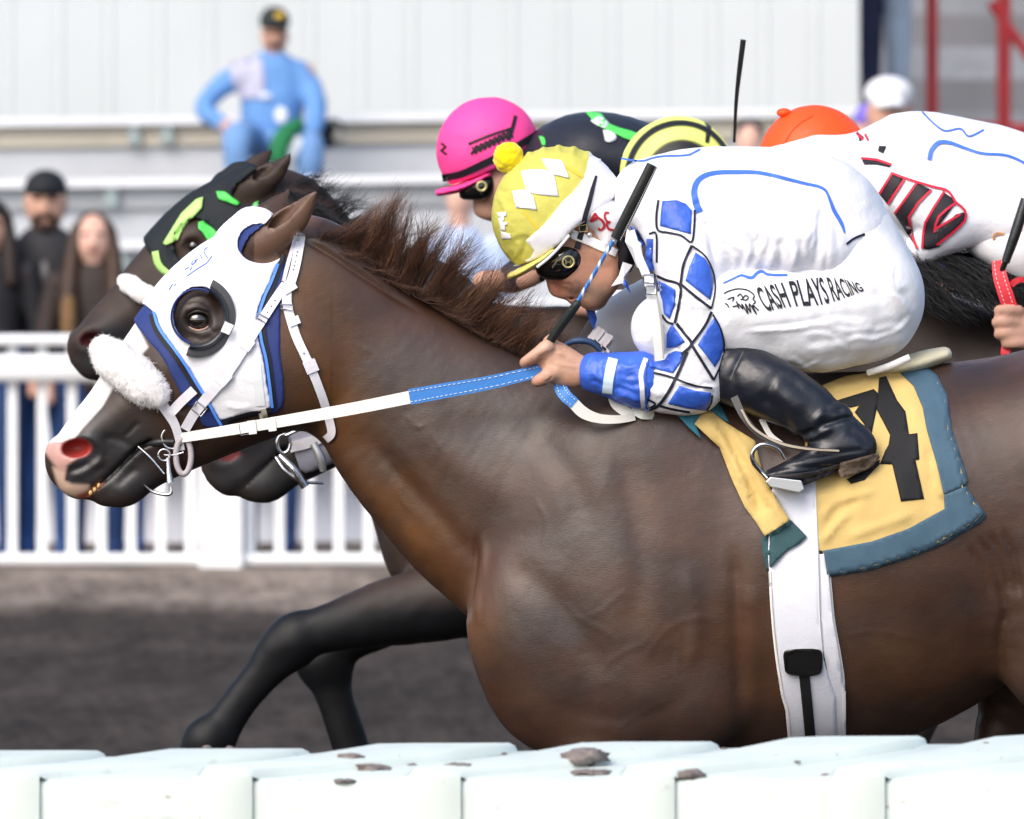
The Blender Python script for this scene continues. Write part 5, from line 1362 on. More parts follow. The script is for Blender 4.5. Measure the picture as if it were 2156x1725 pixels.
uvM = UV(MV); a_ = np.arctan2(uvM[:, 1] - hc[1], uvM[:, 0] - hc[0]); edge = np.exp(-((np.hypot(uvM[:, 0] - hc[0], uvM[:, 1] - hc[1]) - 142) / 16) ** 2)
MV = MV + MN * (np.maximum(0, np.sin(a_ * 27)) * edge * ((a_ < -.9) & (a_ > -2.2)) * .004)[:, None]
MV = ruffle(MV, MN, .0022, 22)
uvM = UV(MV); wq = np.clip(.5 - poly_sd(uvM[:, 0], uvM[:, 1], R9((930, 480), (968, 380), (985, 262), (1000, 100), (1500, 300), (1400, 700), (1200, 700), (900, 900), (800, 650))) / 5, 0, 1)[:, None]
HEL = mobj('helmet', MV, MF, YCAP, JOC, col=np.array((.54, .51, .10)) * (1 - wq) + np.array((.78, .77, .82)) * wq, label='yellow cloth covered riding helmet with white diamonds')
SM = Surf((MV, MF))
patch('cap_band', SM, R9((395, 1052), (470, 985), (560, 905), (650, 800), (740, 680), (860, 580), (930, 480), (965, 380), (980, 300), (1070, 345), (1160, 420), (1225, 510), (1240, 600), (1200, 650), (1060, 778), (950, 866), (835, 940), (700, 1082), (560, 1188), (440, 1243), (330, 1285), (270, 1290), (330, 1265), (440, 1210), (472, 1145)), WCAP, HEL, 2.6, 2, 7)
patch('cap_patch', SM, R9((345, 405), (430, 388), (570, 388), (660, 440), (700, 640), (560, 628), (455, 612), (395, 575)), WCAP, HEL, 2.4, 2, 6)
patch('cap_patch', SM, R9((540, 283), (640, 290), (730, 300), (765, 380), (800, 470), (720, 450), (635, 432), (580, 370)), WCAP, HEL, 3.4, 2, 6)
patch('cap_patch', SM, R9((265, 588), (340, 576), (420, 582), (465, 640), (498, 768), (420, 755), (305, 745), (280, 660)), WCAP, HEL, 3.4, 2, 6)
for q in (R9((365, 770), (510, 940)), R9((775, 360), (930, 460))): strip('cap_seam', SM, q, 6, mat('gold_seam', (.72, .50, .05), .6, .3), HEL, 2, 1.5)
for poly in (R9((122, 790), (210, 782), (215, 820), (190, 828), (192, 868), (170, 868), (160, 832), (140, 836)), R9((135, 840), (160, 836), (180, 880), (215, 878), (222, 905), (200, 912), (205, 960), (160, 965)), R9((160, 965), (245, 990), (258, 1034), (170, 1044))):
    patch('cap_letter', SM, poly, WCAP, HEL, 2.4, 2, 4)
pc = k9(232, 276)
pm = Field.box(1025, 1115, 285, 375, -.05, .05, .0035); pm.ell(pc[0], pc[1], -.006, 32.5, 32.5, 32.5, 0, 0)
PV, PF = pm.mesh(); PF, PN = orient(PV, PF); PV = ruffle(PV, PN, .003, 90); 
mobj('pompom', PV, PF, mat('pompom_yellow', (.85, .66, .01), .9, .1, bump=.6, bscale=500, sheen=.3), HEL)
vf = Field.box(1050, 1180, 500, 620, -.13, .13, .004)
vb = [(252, 1385, 8.5, 56), (340, 1345, 9, 82), (450, 1280, 9, 96), (560, 1208, 9, 102), (650, 1135, 8, 104)]
vf.chain([(*k9(p[0], p[1]), 0, p[2], p[3]) for p in vb], 0, n=4); vV, vF = vf.mesh(); vF, _n = orient(vV, vF)
mobj('visor', vV, vF, mat('pale_yellow_visor', (.72, .62, .16), .4, .4, bump=.1, bscale=120), HEL)
tube('visor_edge', [(*k9(500, 1300), -.098), (*k9(600, 1220), -.104), (*k9(700, 1120), -.106), (*k9(800, 1000), -.106)], 3.2, WCAP, HEL, 8, 4)
# padded side of the helmet below the cap
lf = Field.box(1215, 1325, 400, 560, -.13, .13, .004)
lf.chain([(*k9(1010, 800), 0, 40, 98), (*k9(1150, 840), 0, 46, 96), (*k9(1170, 960), 0, 40, 88), (*k9(1150, 1060), 0, 22, 82)], 0, n=4)
lV, lF = lf.mesh(); lF, _n = orient(lV, lF); mobj('side_pad', lV, lF, WCAP, HEL)
SLP = Surf((lV, lF), (MV, MF), (KV, KF))
strip('chin_flange', SLP, R9((820, 985), (920, 1020), (1060, 1080), (1180, 1140), (1240, 1170)), 17, WCAP, HEL, 5, 4); strip('chin_flange_edge', SLP, R9((820, 1025), (920, 1062), (1060, 1122), (1180, 1172), (1235, 1192)), 4, mat('cream_edge', (.70, .68, .62), .5, .3), HEL, 6, 4)
q = SLP.hit(*k9(988, 997)); ball('snap', q[0] + np.array((0, -.007, 0)), .006, mat('snap_metal', (.75, .74, .70), .3, .5, metal=.7), HEL, 12, sy=.4)
REDT = mat('red_embroidery', (.42, .02, .03), .6, .3)
for p, w in ((R9((1000, 880), (1010, 850), (1040, 800), (1060, 830), (1110, 870), (1125, 920), (1090, 955), (1070, 935)), 5), (R9((1010, 870), (1040, 850), (1060, 850)), 7), (R9((1172, 795), (1140, 790), (1130, 830), (1150, 870), (1185, 880)), 4.5), (R9((1180, 880), (1150, 890), (1165, 940), (1215, 955)), 5)):
    strip('monogram_stroke', SLP, p, w, REDT, HEL, 2.5, 1.5, 4, 5)
GSTR = mat('goggle_strap', (.018, .018, .024), .6, .3, bump=.2, bscale=300)
strip('goggle_strap', SLP, R9((1052, 445), (1020, 560), (990, 680), (955, 800), (925, 930), (895, 1040), (870, 1130)), [5, 9, 10, 11, 12, 13], GSTR, JOC, 6, 3)
q = SLP.hit(*k9(925, 935)); y = q[0][1] - .011; cc = k9(928, 937)
P = []
for a, b in ((-9, -5), (8, -8), (9, 6), (-7, 8), (-9, -5)): P.append((cc[0] + a, cc[1] + b, y))
tube('strap_buckle', P, 1.7, BRASS, JOC, 8, 1)
# goggles
gf = Field.box(1115, 1245, 505, 605, -.10, .10, .0038)
for s in (-1, 1):
    p = k9(745, 1235); gf.ell(p[0], p[1], s * .040, 51, 41, 39, -28, .01)
    p = k9(600, 1300); gf.ell(p[0], p[1], s * .026, 26, 19, 32, -25, .02)
gV, gF = gf.mesh(); gF, _n = orient(gV, gF); gV = relax(gV, gF, 2, .4)
GOG = mobj('goggles', gV, gF, mat('goggle_black', (.006, .006, .006), .10, .6, coat=.3), JOC)
SGG = Surf((gV, gF)); gc = k9(790, 1250)
yy = SGG.hit(*gc); yy = yy[0][1]
ring('goggle_badge', (gc[0], gc[1], yy - .002), 11.8, 2.2, mat('badge_gold', (.62, .55, .26), .35, .5, metal=.6), GOG)
for p in (R9((765, 1225), (770, 1275)), R9((812, 1225), (815, 1275)), R9((768, 1250), (812, 1250))): strip('badge_mark', SGG, p, 3, mat('badge_dark_gold', (.30, .26, .12), .4, .4, metal=.5), GOG, 1.5, 1, 3, 1)
strip('vent_mark', SGG, R9((640, 1305), (690, 1230)), 3, mat('badge_dark_gold', (.30, .26, .12), .4, .4), GOG, 1.2, 1, 3, 1)
# neck scarf
nf2 = Field.box(1270, 1345, 480, 640, -.12, .12, .0045)
nf2.chain([(*k9(1215, 1000), 0, 16, 66), (*k9(1310, 1120), 0, 22, 72), (*k9(1305, 1240), 0, 24, 66), (*k9(1250, 1370), 0, 14, 50)], 0)
nV, nF = nf2.mesh(); nF, nN = orient(nV, nF); nV = ruffle(nV, nN, .004, 30); mobj('neck_scarf', nV, nF, mat('black_scarf', (.010, .010, .014), .8, .2, bump=.3, bscale=200), JOC)
# cloth flaps of the collar
def flap(name, poly, y, m, thick=3): 
    n = len(poly); ys = [y + .010 * math.sin(i * 1.9) for i in range(n)]
    c = np.mean([p[:2] for p in poly], 0)
    V = [W(c[0], c[1], y - .012)] + [W(p[0], p[1], yy_) for p, yy_ in zip(poly, ys)]
    V += [v + np.array((0, thick / 1000, 0)) for v in V]; m_ = n + 1
    F = [[0, 1 + (i + 1) % n, 1 + i] for i in range(n)] + [[m_, m_ + 1 + i, m_ + 1 + (i + 1) % n] for i in range(n)] + [[1 + i, 1 + (i + 1) % n, m_ + 1 + (i + 1) % n, m_ + 1 + i] for i in range(n)]
    a, b, c_ = [np.array(V[i]) for i in F[0]]
    if np.cross(b - a, c_ - a) @ (EYE - a) < 0: F = [f[::-1] for f in F]
    return mobj(name, V, F, m, JOC, False)
flap('collar_flap', R9((1390, 1280), (1330, 1400), (1370, 1540), (1290, 1450), (1190, 1480), (1260, 1380), (1300, 1250)), -.085, SILK)
flap('collar_flap', R9((1310, 1410), (1340, 1440), (1372, 1545), (1300, 1460)), -.100, BSILK)
flap('collar_flap', R9((1340, 930), (1400, 1020), (1470, 1080), (1500, 1330), (1430, 1300), (1380, 1180), (1320, 1060)), -.115, SILK)
flap('collar_flap', R9((1510, 1020), (1590, 1030), (1592, 1330), (1520, 1330)), -.150, BSILK)
# zip strap in front of the knee
GST = mat('grey_white_strap', (.68, .70, .70), .5, .35)
strip('vest_strap', None, None, [13, 17, 19, 20, 19], GST, JOC, pts3=[(*R2((1080, 690))[0], -.20), (*R2((1120, 830))[0], -.24), (*R2((1165, 950))[0], -.272), (*R2((1190, 1080))[0], -.285), (*R2((1212, 1220))[0], -.288), (*R2((1228, 1370))[0], -.286)], thick=4, cross=4)
strip('strap_fold_shadow', None, None, [4, 5, 4], mat('strap_shadow', (.35, .36, .34), .6, .3), JOC, pts3=[(*R2((1205, 990))[0], -.290), (*R2((1235, 1150))[0], -.293), (*R2((1250, 1365))[0], -.292)], thick=3, cross=3)  # darker grey strip, painted shade along the edge of the strap
for (x, y0) in ((1168, 945), (1180, 1005)):
    p = R2((x, y0))[0]; tube('vest_buckle', [(p[0] - 10, p[1] - 8, -.290), (p[0] + 10, p[1] - 8, -.290), (p[0] + 11, p[1] + 9, -.291), (p[0] - 9, p[1] + 9, -.291), (p[0] - 10, p[1] - 8, -.290)], 2.6, STEEL, JOC, 8, 1)
# white fringe before the knee
FR = mat('fringe_cloth', (.72, .70, .76), .6, .3)
for i in range(13):
    t = i / 12; x = 800 + 150 * t; y0 = 190 + 110 * t + random.uniform(-20, 20)
    pp = R10((x + 60, y0 - 70), (x + 20, y0 - 10), (x + random.uniform(-25, 10), y0 + 40), (x + random.uniform(10, 50), y0 + 90))
    strip('fringe', None, None, [9, 9, 8, 5], FR, JOC, pts3=[(p[0], p[1], .06 - .01 * (i % 3)) for p in pp], thick=2, cross=3)
flap('shirt_tail', R10((750, -40), (840, -20), (860, 60), (830, 160), (790, 90)), .05, BSILK)

# ------------------------------------------------------------------ whip
WH = thing('riding_whip', 'black padded riding whip with blue and white twisted shaft in the jockey\'s hand', 'whip', W(1270, 2400, -.25))
LEA = mat('whip_leather', (.012, .014, .014), .28, .5, bump=.12, bscale=140)
a1 = R2((1190, 345), (1095, 540), (998, 735))
pts = [(*a1[0], -.325), (*a1[1], -.315), (*a1[2], -.30)]
tube('popper', pts, [12, 13, 12.5], LEA, WH, 14, 4, flat=.55)
stitches([(p[0] + 8.5, p[1] + 4, p[2] - .0055) for p in pts], np.zeros(len(cat_rom(pts, 14))), 40, WH, .6, .6)
P0 = np.array((*R2((985, 745))[0], -.298)); P1 = np.array((*R2((780, 1095))[0], -.262))
for j in range(3):
    Q = []
    for i in range(60):
        t = i / 59; c_ = P0 * (1 - t) + P1 * t; g = t * 30 + j * 2.094
        w_ = W(*c_); Q.append((w_[0] + .0026 * math.cos(g), w_[1] + .0026 * math.sin(g), w_[2] + .0015 * math.cos(g), .0030))
    tube_w('shaft_strand', Q, (STI, BREIN, BREIN)[j] if j else STI, WH, 7, 1)
P2 = (*R2((660, 1262))[0], -.225); P3 = (*R2((600, 1370))[0], -.205)
tube('grip', [tuple(P1 + np.array((6, -9, 0))), tuple(P1), P2, P3], [8, 9.5, 9.5, 8], mat('whip_grip', (.014, .018, .016), .5, .4, bump=.4, bscale=200), WH, 12, 4)
# rein bight hanging below the hand
strip('rein_loop', None, None, [25, 27, 27, 26, 24], BREIN, REIN, pts3=[(*R10((530, 590))[0], -.190), (*R10((510, 690))[0], -.212), (*R10((555, 780))[0], -.225), (*R10((645, 860))[0], -.228)], thick=4, cross=4)
PL = [(*R10((530, 640))[0], -.20), (*R10((510, 690))[0], -.214), (*R10((555, 780))[0], -.227), (*R10((640, 855))[0], -.230)]
nL = len(cat_rom(PL, 14)); stitches(PL, np.full(nL, -7.), 11, REIN); stitches(PL, np.full(nL, 7.), 11, REIN)
strip('rein_loop', None, None, [24, 25, 20, 17, 16], WLEA, REIN, pts3=[(*R10((630, 850))[0], -.227), (*R10((730, 945))[0], -.224), (*R10((870, 1000))[0], -.220), (*R10((1050, 1010))[0], -.214), (*R10((1220, 985))[0], -.206)], thick=4, cross=4)
strip('rein_loop', None, None, [16, 20, 22, 18], WLEA, REIN, pts3=[(*R10((990, 760))[0], -.185), (*R10((1030, 860))[0], -.190), (*R10((1120, 930))[0], -.200), (*R10((1210, 970))[0], -.204)], thick=4, cross=3)
strip('rein_loop', None, None, [18, 26, 20], WLEA, REIN, pts3=[(*R10((1190, 905))[0], -.20), (*R10((1290, 950))[0], -.212), (*R10((1400, 965))[0], -.20)], thick=4, cross=3)
tube('yoke', [(*R10((560, 300))[0], -.11), (*R10((660, 265))[0], -.12), (*R10((800, 280))[0], -.12), (*R10((900, 360))[0], -.12)], [5, 7, 7, 6], mat('dark_blue_rein', (.02, .05, .12), .5, .4), REIN, 10, 4)
# stirrup
STR = thing('stirrup', 'steel stirrup iron and stitched leather under the jockey\'s black boot', 'stirrup', W(1650, 2400, -.3))
sp_ = R3((600, 960))[0]
tube('arch', [(*R3((620, 1065))[0], -.30), (*R3((550, 985))[0], -.312), (*R3((545, 920))[0], -.315), (*R3((600, 882))[0], -.315), (*R3((680, 905))[0], -.314), (*R3((720, 965))[0], -.31)], [5.5, 5.5, 5, 5, 4.5, 4], STEEL, STR, 10, 5)
V = [W(*p, y) for y in (-.335, -.23) for p in R3((640, 1062), (812, 1082), (828, 1130), (800, 1150), (640, 1118), (612, 1090))]
n = 6; F = [list(range(n))[::-1], [n + i for i in range(n)]] + [[i, (i + 1) % n, n + (i + 1) % n, n + i] for i in range(n)]
o = mobj('tread', V, F, mat('tread_aluminium', (.60, .62, .64), .35, .5, metal=.8), STR, False); md = o.modifiers.new('b', 'BEVEL'); md.width = .002; md.segments = 2
strip('leather', None, None, [16, 14, 12, 10, 6], BLEA, STR, pts3=[(*R3((440, 620))[0], -.300), (*R3((500, 740))[0], -.315), (*R3((600, 840))[0], -.322), (*R3((760, 895))[0], -.330), (*R3((1015, 920))[0], -.318)], thick=4, cross=4)
strip('leather_edge', None, None, [4, 5, 5, 4], mat('tan_stitching', (.42, .36, .28), .6, .3), STR, pts3=[(*R3((480, 690))[0], -.320), (*R3((545, 790))[0], -.325), (*R3((680, 870))[0], -.331), (*R3((830, 905))[0], -.336), (*R3((1020, 918))[0], -.323)], thick=3, cross=3)
strip('leather', None, None, [12, 11, 9], GE, STR, pts3=[(*R3((590, 740))[0], -.235), (*R3((640, 830))[0], -.24), (*R3((720, 890))[0], -.245)], thick=4, cross=3)

# ================================================================== the other runners
DARK = mat('dark_bay_coat', (.02, .015, .014), .55, .3, bump=.12, bscale=240, attr=True, var=.15, vscale=14)
BHAIR = mat('black_mane_hair', (.008, .008, .010), .45, .5, var=.4, vscale=22)
def runner(label, k, anchor, to, y0, bounds, h, base, legs, extra=None, rot=0.0):
    s0 = sc(y0); t = thing('race_horse', label, 'horse', W(to[0] + (1500 - anchor[0]) * k, VH + CAM_H * 1000 / s0, y0))
    f = Field.box(*bounds[:6], h)
    cr_, sr_ = math.cos(math.radians(rot)), math.sin(math.radians(rot))
    xf = lambda u, v, y: (to[0] + ((u - anchor[0]) * cr_ - (v - anchor[1]) * sr_) * k, to[1] + ((u - anchor[0]) * sr_ + (v - anchor[1]) * cr_) * k, y0 + y * k * s0)
    f.xf = xf; f.rs = k
    horse_shape(f, True, legs)
    f.xf = lambda u, v, y: (u, v, y); f.rs = 1.0
    if extra: extra(f)
    V, F = f.mesh(); V = relax(V, F, 1, .3); N = vnormals(V, F)
    if (N[:, 1] * (V[:, 1] - y0)).sum() < 0: F = F[:, ::-1]; N = -N
    V = ruffle(V, N, .004, 8)
    # coat colours in the lead horse's layout
    uv = UV(V); a_, b_ = (uv[:, 0] - to[0]) / k, (uv[:, 1] - to[1]) / k; u = anchor[0] + a_ * cr_ + b_ * sr_; v = anchor[1] - a_ * sr_ + b_ * cr_
    c = np.tile(np.array(base), (len(V), 1)); P = np.stack((u, v), 1)
    d, _ = line_d(P, [(165, 1000), (210, 930), (275, 930), (250, 1010), (290, 1010)]); w = np.clip(.5 - (d - 42) / 50, 0, 1)[:, None]; c = c * (1 - w) + np.array((.022, .022, .025)) * w
    nz = R8((420, 748))[0]; dn = np.hypot((u - nz[0]) / 32, (v - nz[1]) / 20); w = np.clip(.5 - (dn - 1) / .3, 0, 1)[:, None]; c = c * (1 - w) + np.array((.11, .025, .028)) * w
    lw = np.clip((uv[:, 1] - 1230) / 60, 0, 1)[:, None] * (uv[:, 0] < 1000)[:, None] if legs is False else np.zeros((len(V), 1)); c = c * (1 - lw) + np.array((.0035, .004, .006)) * lw
    mobj('body', V, F, DARK, t, col=c)
    S = Surf((V, F)); e_ = xf(417, 675, 0); hh = S.hit(e_[0], e_[1])
    if hh is not None: ball('eye', hh[0] + np.array((0, .006, 0)), .019 * k * s0, EYEM, t, 14)
    return t, f, V, F, S, xf

def legsA(f):
    g = lambda L, yy: f.chain([(*R4((q[0], q[1]))[0], yy, q[2] * .5, q[2] * .42) for q in L], .03, n=4)
    g([(2100, 420, 200), (1850, 500, 165), (1600, 555, 138), (1400, 605, 104), (1270, 640, 92)], 2.82)
    p_ = R4((1215, 665))[0]; f.ell(p_[0], p_[1], 2.82, 54, 42, 38, -50, .03)
    g([(1240, 640, 82), (1150, 720, 78), (1085, 805, 62), (1000, 905, 58), (930, 1000, 62), (865, 1078, 80)], 2.82)
    g([(1250, 720, 54), (1160, 800, 42), (1070, 900, 38), (985, 1010, 44), (930, 1085, 62)], 2.82)
    p_ = R4((885, 1080))[0]; f.ell(p_[0], p_[1], 2.82, 48, 40, 36, -50, .02)
    g([(860, 1090, 76), (790, 1190, 58), (730, 1280, 76), (700, 1330, 92)], 2.82)
    g([(1700, 540, 125), (1500, 630, 104), (1400, 690, 92)], 3.16)
    p_ = R4((1345, 755))[0]; f.ell(p_[0], p_[1], 3.16, 46, 46, 38, 0, .03)
    g([(1350, 760, 84), (1375, 850, 64), (1415, 980, 56), (1455, 1110, 60), (1500, 1230, 76), (1560, 1330, 56), (1600, 1420, 84)], 3.16)
    g([(1430, 780, 50), (1445, 880, 38), (1480, 1000, 36), (1520, 1130, 48)], 3.16)
    f.chain([(*R4((1690, -40))[0], 3.0, 84, 70), (*R4((1730, 120))[0], 3.0, 84, 90), (*R4((1790, 300))[0], 3.0, 82, 110), (*R4((1950, 430))[0], 3.0, 110, 130)], .05)
    f.chain([(1700, 1180, 3.0, 150, 120), (1900, 1250, 3.1, 90, 80), (1950, 1420, 3.1, 60, 50), (1890, 1620, 3.1, 40, 40), (1850, 1800, 3.1, 36, 36), (1800, 2010, 3.1, 40, 40)], .05)

tA, fA, VA, FA, SA, xA = runner('dark bay racehorse in a black and neon green hood behind the lead bay', .785, (417, 673), (408, 517), 3.0, (120, 2100, 290, 1760, 2.6, 3.4), .0085, (.040, .026, .021), False, legsA, 4.0)
tB, fB, VB, FB, SB2, xB = runner('dark racehorse whose muzzle shows below the lead bay\'s jaw', .84, (160, 945), (478, 955), 1.4, (400, 2300, 440, 2250, 1.05, 1.75), .010, (.030, .024, .022), True)
tG, fG, VG, FG, SG_, xG = runner('dark brown racehorse with black mane carrying the orange helmet jockey', .93, (904, 630), (1870, 545), 1.3, (1080, 3000, 320, 2300, .93, 1.67), .013, (.034, .024, .020), True)

# hood and tack of the black and green runner
NEON = mat('neon_green', (.10, .72, .12), .5, .3); NEON2 = mat('neon_yellow_green', (.45, .80, .22), .5, .3)
hoA = thing('blinker_hood', 'black blinker hood with neon green trim on the dark bay behind', 'hood', W(330, 1600, 3.0))
ha = Field(fA.xs[fA.xs < W(640, 0, 3.0)[0]], fA.ys, fA.zs[fA.zs > W(0, 740, 3.0)[2]])
Fa = fA.F[:len(ha.xs), :, len(fA.zs) - len(ha.zs):]
tr = lambda P: [xA(p[0], p[1], 0)[:2] for p in P]
Fh = np.maximum(np.maximum(np.maximum(Fa - .008, ha.prism(tr(Pn), 2.92)), -ha.prism(tr(circ(eyec, 56, 62)), 2.92)), -ha.prism(tr(smooth_poly(ear, 3)), 2.94))
vA, fA_ = ha.mesh(Fh); fA_, _n = orient(vA, fA_); vA = relax(vA, fA_, 1, .4)
mobj('shell', vA, fA_, mat('black_hood_cloth', (.010, .014, .018), .7, .3, bump=.2, bscale=200), hoA)
SAH = Surf((VA, FA), (vA, fA_))
for poly, m in ((R6((790, 1180), (830, 1115), (880, 1035), (950, 968), (985, 955), (978, 1010), (930, 1060), (885, 1110), (862, 1165), (805, 1190)), NEON2), (R6((1048, 928), (1090, 930), (1165, 985), (1150, 997), (1060, 965)), NEON),
                (R6((962, 1078), (985, 1072), (1040, 1115), (1066, 1150), (1040, 1180), (1010, 1172), (985, 1130), (962, 1108)), NEON), (R6((1235, 985), (1255, 975), (1240, 1030), (1205, 1036)), NEON)):
    patch('trim', SAH, poly, m, hoA, 9, 4, 7)
strip('trim', SAH, R6((752, 1220), (762, 1270), (790, 1310), (850, 1352)), 14, NEON2, hoA, 5, 4)
brA = thing('bridle', 'bridle with white fleece noseband on the dark bay behind', 'bridle', W(300, 1600, 3.0))
na = Field.box(230, 370, 560, 680, 2.75, 3.25, .008)
na.chain([(*R6((735, 1440))[0], 3.11, 19, 15), (*R6((660, 1390))[0], 3.08, 21, 17), (*R6((615, 1370))[0], 3.0, 20, 20), (*R6((650, 1395))[0], 2.92, 22, 17), (*R6((700, 1425))[0], 2.90, 22, 17), (*R6((755, 1455))[0], 2.89, 20, 15)], 0)
a, b_ = na.mesh(); b_, n_ = orient(a, b_); a = ruffle(a, n_, .004, 40); mobj('noseband_roll', a, b_, FLEECE, brA)
strip('cheek_strap', SAH, R6((790, 1480), (900, 1380), (1020, 1260), (1150, 1120), (1250, 990)), 14, mat('grey_strap', (.30, .32, .33), .5, .4), brA, 9, 4)
cr = [xA(*p, 0)[:2] for p in crest]
mane(cr, [(p[0] + 70, p[1] - 46 + 12 * (i % 2)) for i, p in enumerate(cr)], 900, BHAIR, tA, 3.0, 1.1, 1.4)
mane(cr, [(p[0] + 75, p[1] + 50) for p in cr], 700, BHAIR, tA, 2.93, 1.1, 1.4, depth=.04)
R_ = []
for i in range(14):
    a = W(*R16((330 + random.uniform(-20, 40), 330 + random.uniform(-10, 40)))[0], 3.0); b = W(*R16((400 + random.uniform(-40, 110), 240 + random.uniform(-40, 60)))[0], 3.0)
    R_.append([a, a * .6 + b * .4 + np.array((.008, 0, 0)), a * .25 + b * .75, b])
strands('forelock', R_, BHAIR, tA, r0=1.0)

# bit and noseband of the middle runner
brB = thing('bridle', 'grey noseband and steel bit on the dark runner below the lead bay\'s jaw', 'bridle', W(640, 2200, 1.3))
yB = 1.30
LIL = mat('grey_lilac_band', (.30, .30, .36), .55, .35)
patch('noseband', SB2, R1((1310, 1330), (1400, 1300), (1500, 1330), (1570, 1420), (1560, 1470), (1480, 1500), (1400, 1530), (1350, 1470)), LIL, brB, 9, 6, 8, smooth=2)
strip('chin_strap', SB2, R1((1320, 1400), (1400, 1380), (1480, 1350)), 22, STRAP, brB, 14, 5)
c = R1((1290, 1380))[0]; ring('bit_ring', (c[0], c[1], yB), 20, 4, STEEL, brB, .7)
tube('bit_lever', [(*R1((1250, 1450))[0], yB), (*R1((1300, 1520))[0], yB - .01), (*R1((1380, 1570))[0], yB - .01), (*R1((1490, 1580))[0], yB)], [4, 4, 4, 3], STEEL, brB, 8, 4)
tube('bit_shank', [(*R1((1270, 1440))[0], yB), (*R1((1340, 1510))[0], yB - .012), (*R1((1400, 1600))[0], yB - .012)], [5, 8, 9], STEEL, brB, 8, 4)
tube('bit_shank', [(*R1((1440, 1380))[0], yB - .02), (*R1((1475, 1450))[0], yB - .022), (*R1((1490, 1520))[0], yB - .02)], [8, 10, 7], mat('dull_steel', (.45, .46, .46), .4, .5, metal=.8), brB, 8, 4)
tube('bit_bar', [(*R1((1300, 1340))[0], yB - .02), (*R1((1390, 1310))[0], yB - .02), (*R1((1500, 1370))[0], yB - .02)], 4, STEEL, brB, 8, 4)

# mane of the right-hand runner
cg = [xG(*p, 0)[:2] for p in crest]
cg = [(1830, 505), (1900, 522), (1980, 534), (2060, 552), (2150, 590), (2260, 640)]
mane(cg, [(p[0] + 110, p[1] + 70 + 25 * (i % 2)) for i, p in enumerate(cg)], 1700, BHAIR, tG, 1.13, 1.1, 1.5, depth=.03)
mane(cg, [(p[0] + 90, p[1] + 10) for p in cg], 900, BHAIR, tG, 1.22, 1.0, 1.5)
mane([(p[0], p[1] + 30) for p in cg], [(p[0] + 120, p[1] + 130 + 20 * (i % 2)) for i, p in enumerate(cg)], 1200, BHAIR, tG, 1.12, 1.1, 1.5, depth=.02)

# ------------------------------------------------------------------ their jockeys
def blob(name, prims, bounds, h, m, parent, ruf=.003, rs=10, col=None, label=None, cutpoly=None, cuty=0):
    f = Field.box(*bounds, h)
    for p in prims:
        if p[0] == 'c': f.chain(p[1], p[2] if len(p) > 2 else .02)
        elif p[0] == 'e': f.ell(*p[1], k=p[2] if len(p) > 2 else .02)
        elif p[0] == '-e': f.ell(*p[1], k=.005, op='s')
    if cutpoly is not None: f.F = np.maximum(f.F, f.prism(cutpoly, cuty))
    V, F = f.mesh(); F, N = orient(V, F); V = relax(V, F, 1, .3)
    if ruf: V = ruffle(V, N, ruf, rs)
    o = mobj(name, V, F, m, parent, col=(col(UV(V), V) if col else None), label=label)
    return o, V, F
SK2 = mat('skin_blurred', (.50, .28, .20), .55, .35, var=.08, vscale=30)
# pink helmet
JP = thing('person', 'jockey in pink helmet and black silks with green splash', 'jockey', W(1250, 2043, 3.0))
q = lambda *p: R2(*p)
PINK = mat('pink_cap', (.95, .07, .32), .55, .3, bump=.1, bscale=120)
hb = (900, 1160, 200, 430, 2.8, 3.2)
o, V, F = blob('helmet', [('e', (1026, 312, 3.0, 110, 106, 92, 140))], hb, .007, PINK, JP, .002, 20, cutpoly=R2((-60, 520), (-60, -60), (700, -60), (640, 180), (590, 210), (470, 300), (340, 380), (200, 430), (60, 480)), cuty=2.95)
S1 = Surf((V, F))
strip('helmet_band', S1, R2((82, 415), (180, 395), (300, 340), (420, 280), (590, 180)), 15, BLK, o, 3, 3)
strip('helmet_band', S1, R2((470, 85), (450, 160), (430, 215)), 8, BLK, o, 3, 3)
strip('helmet_band', S1, R2((220, 235), (330, 190), (450, 150)), 5, BLK, o, 3, 3)
for i in range(9):
    x = 235 + i * 24; yv = 265 - i * 11
    strip('helmet_mark', S1, R2((x, yv + 26), (x + 14, yv), (x + 26, yv + 22)), 5, BLK, o, 2.5, 2, 6, 1); strip('helmet_mark', S1, R2((x + 4, yv - 14), (x + 16, yv + 4), (x + 26, yv - 22)), 4, BLK, o, 2.5, 2, 6, 1)
strip('helmet_mark', S1, R2((75, 230), (100, 250), (75, 270), (105, 290)), 5, BLK, o, 2.5, 2, 6, 1)
ball('button', W(*R2((215, 45))[0], 3.0), .016, PINK, o, 12, sz=.6)
blob('visor', [('c', [(*R2((62, 492))[0], 3.0, 8, 40), (*R2((180, 465))[0], 3.0, 9, 76), (*R2((330, 395))[0], 3.0, 8, 84)], 0)], (900, 1060, 350, 430, 2.85, 3.15), .007, PINK, o, 0)
o2, V, F = blob('goggles', [('e', (*R2((290, 458))[0], 2.955, 34, 29, 34, -28)), ('e', (*R2((215, 490))[0], 2.97, 20, 14, 30, -28)), ('e', (*R2((290, 458))[0], 3.045, 34, 29, 34, -28))], (960, 1060, 350, 430, 2.88, 3.12), .006, MATS['goggle_black'], JP, 0)
gc2 = R2((290, 458))[0]; h_ = Surf((V, F)).hit(*gc2); ring('goggle_badge', (gc2[0], gc2[1], h_[0][1] - .002), 9.5, 2.6, MATS['badge_gold'], o2)
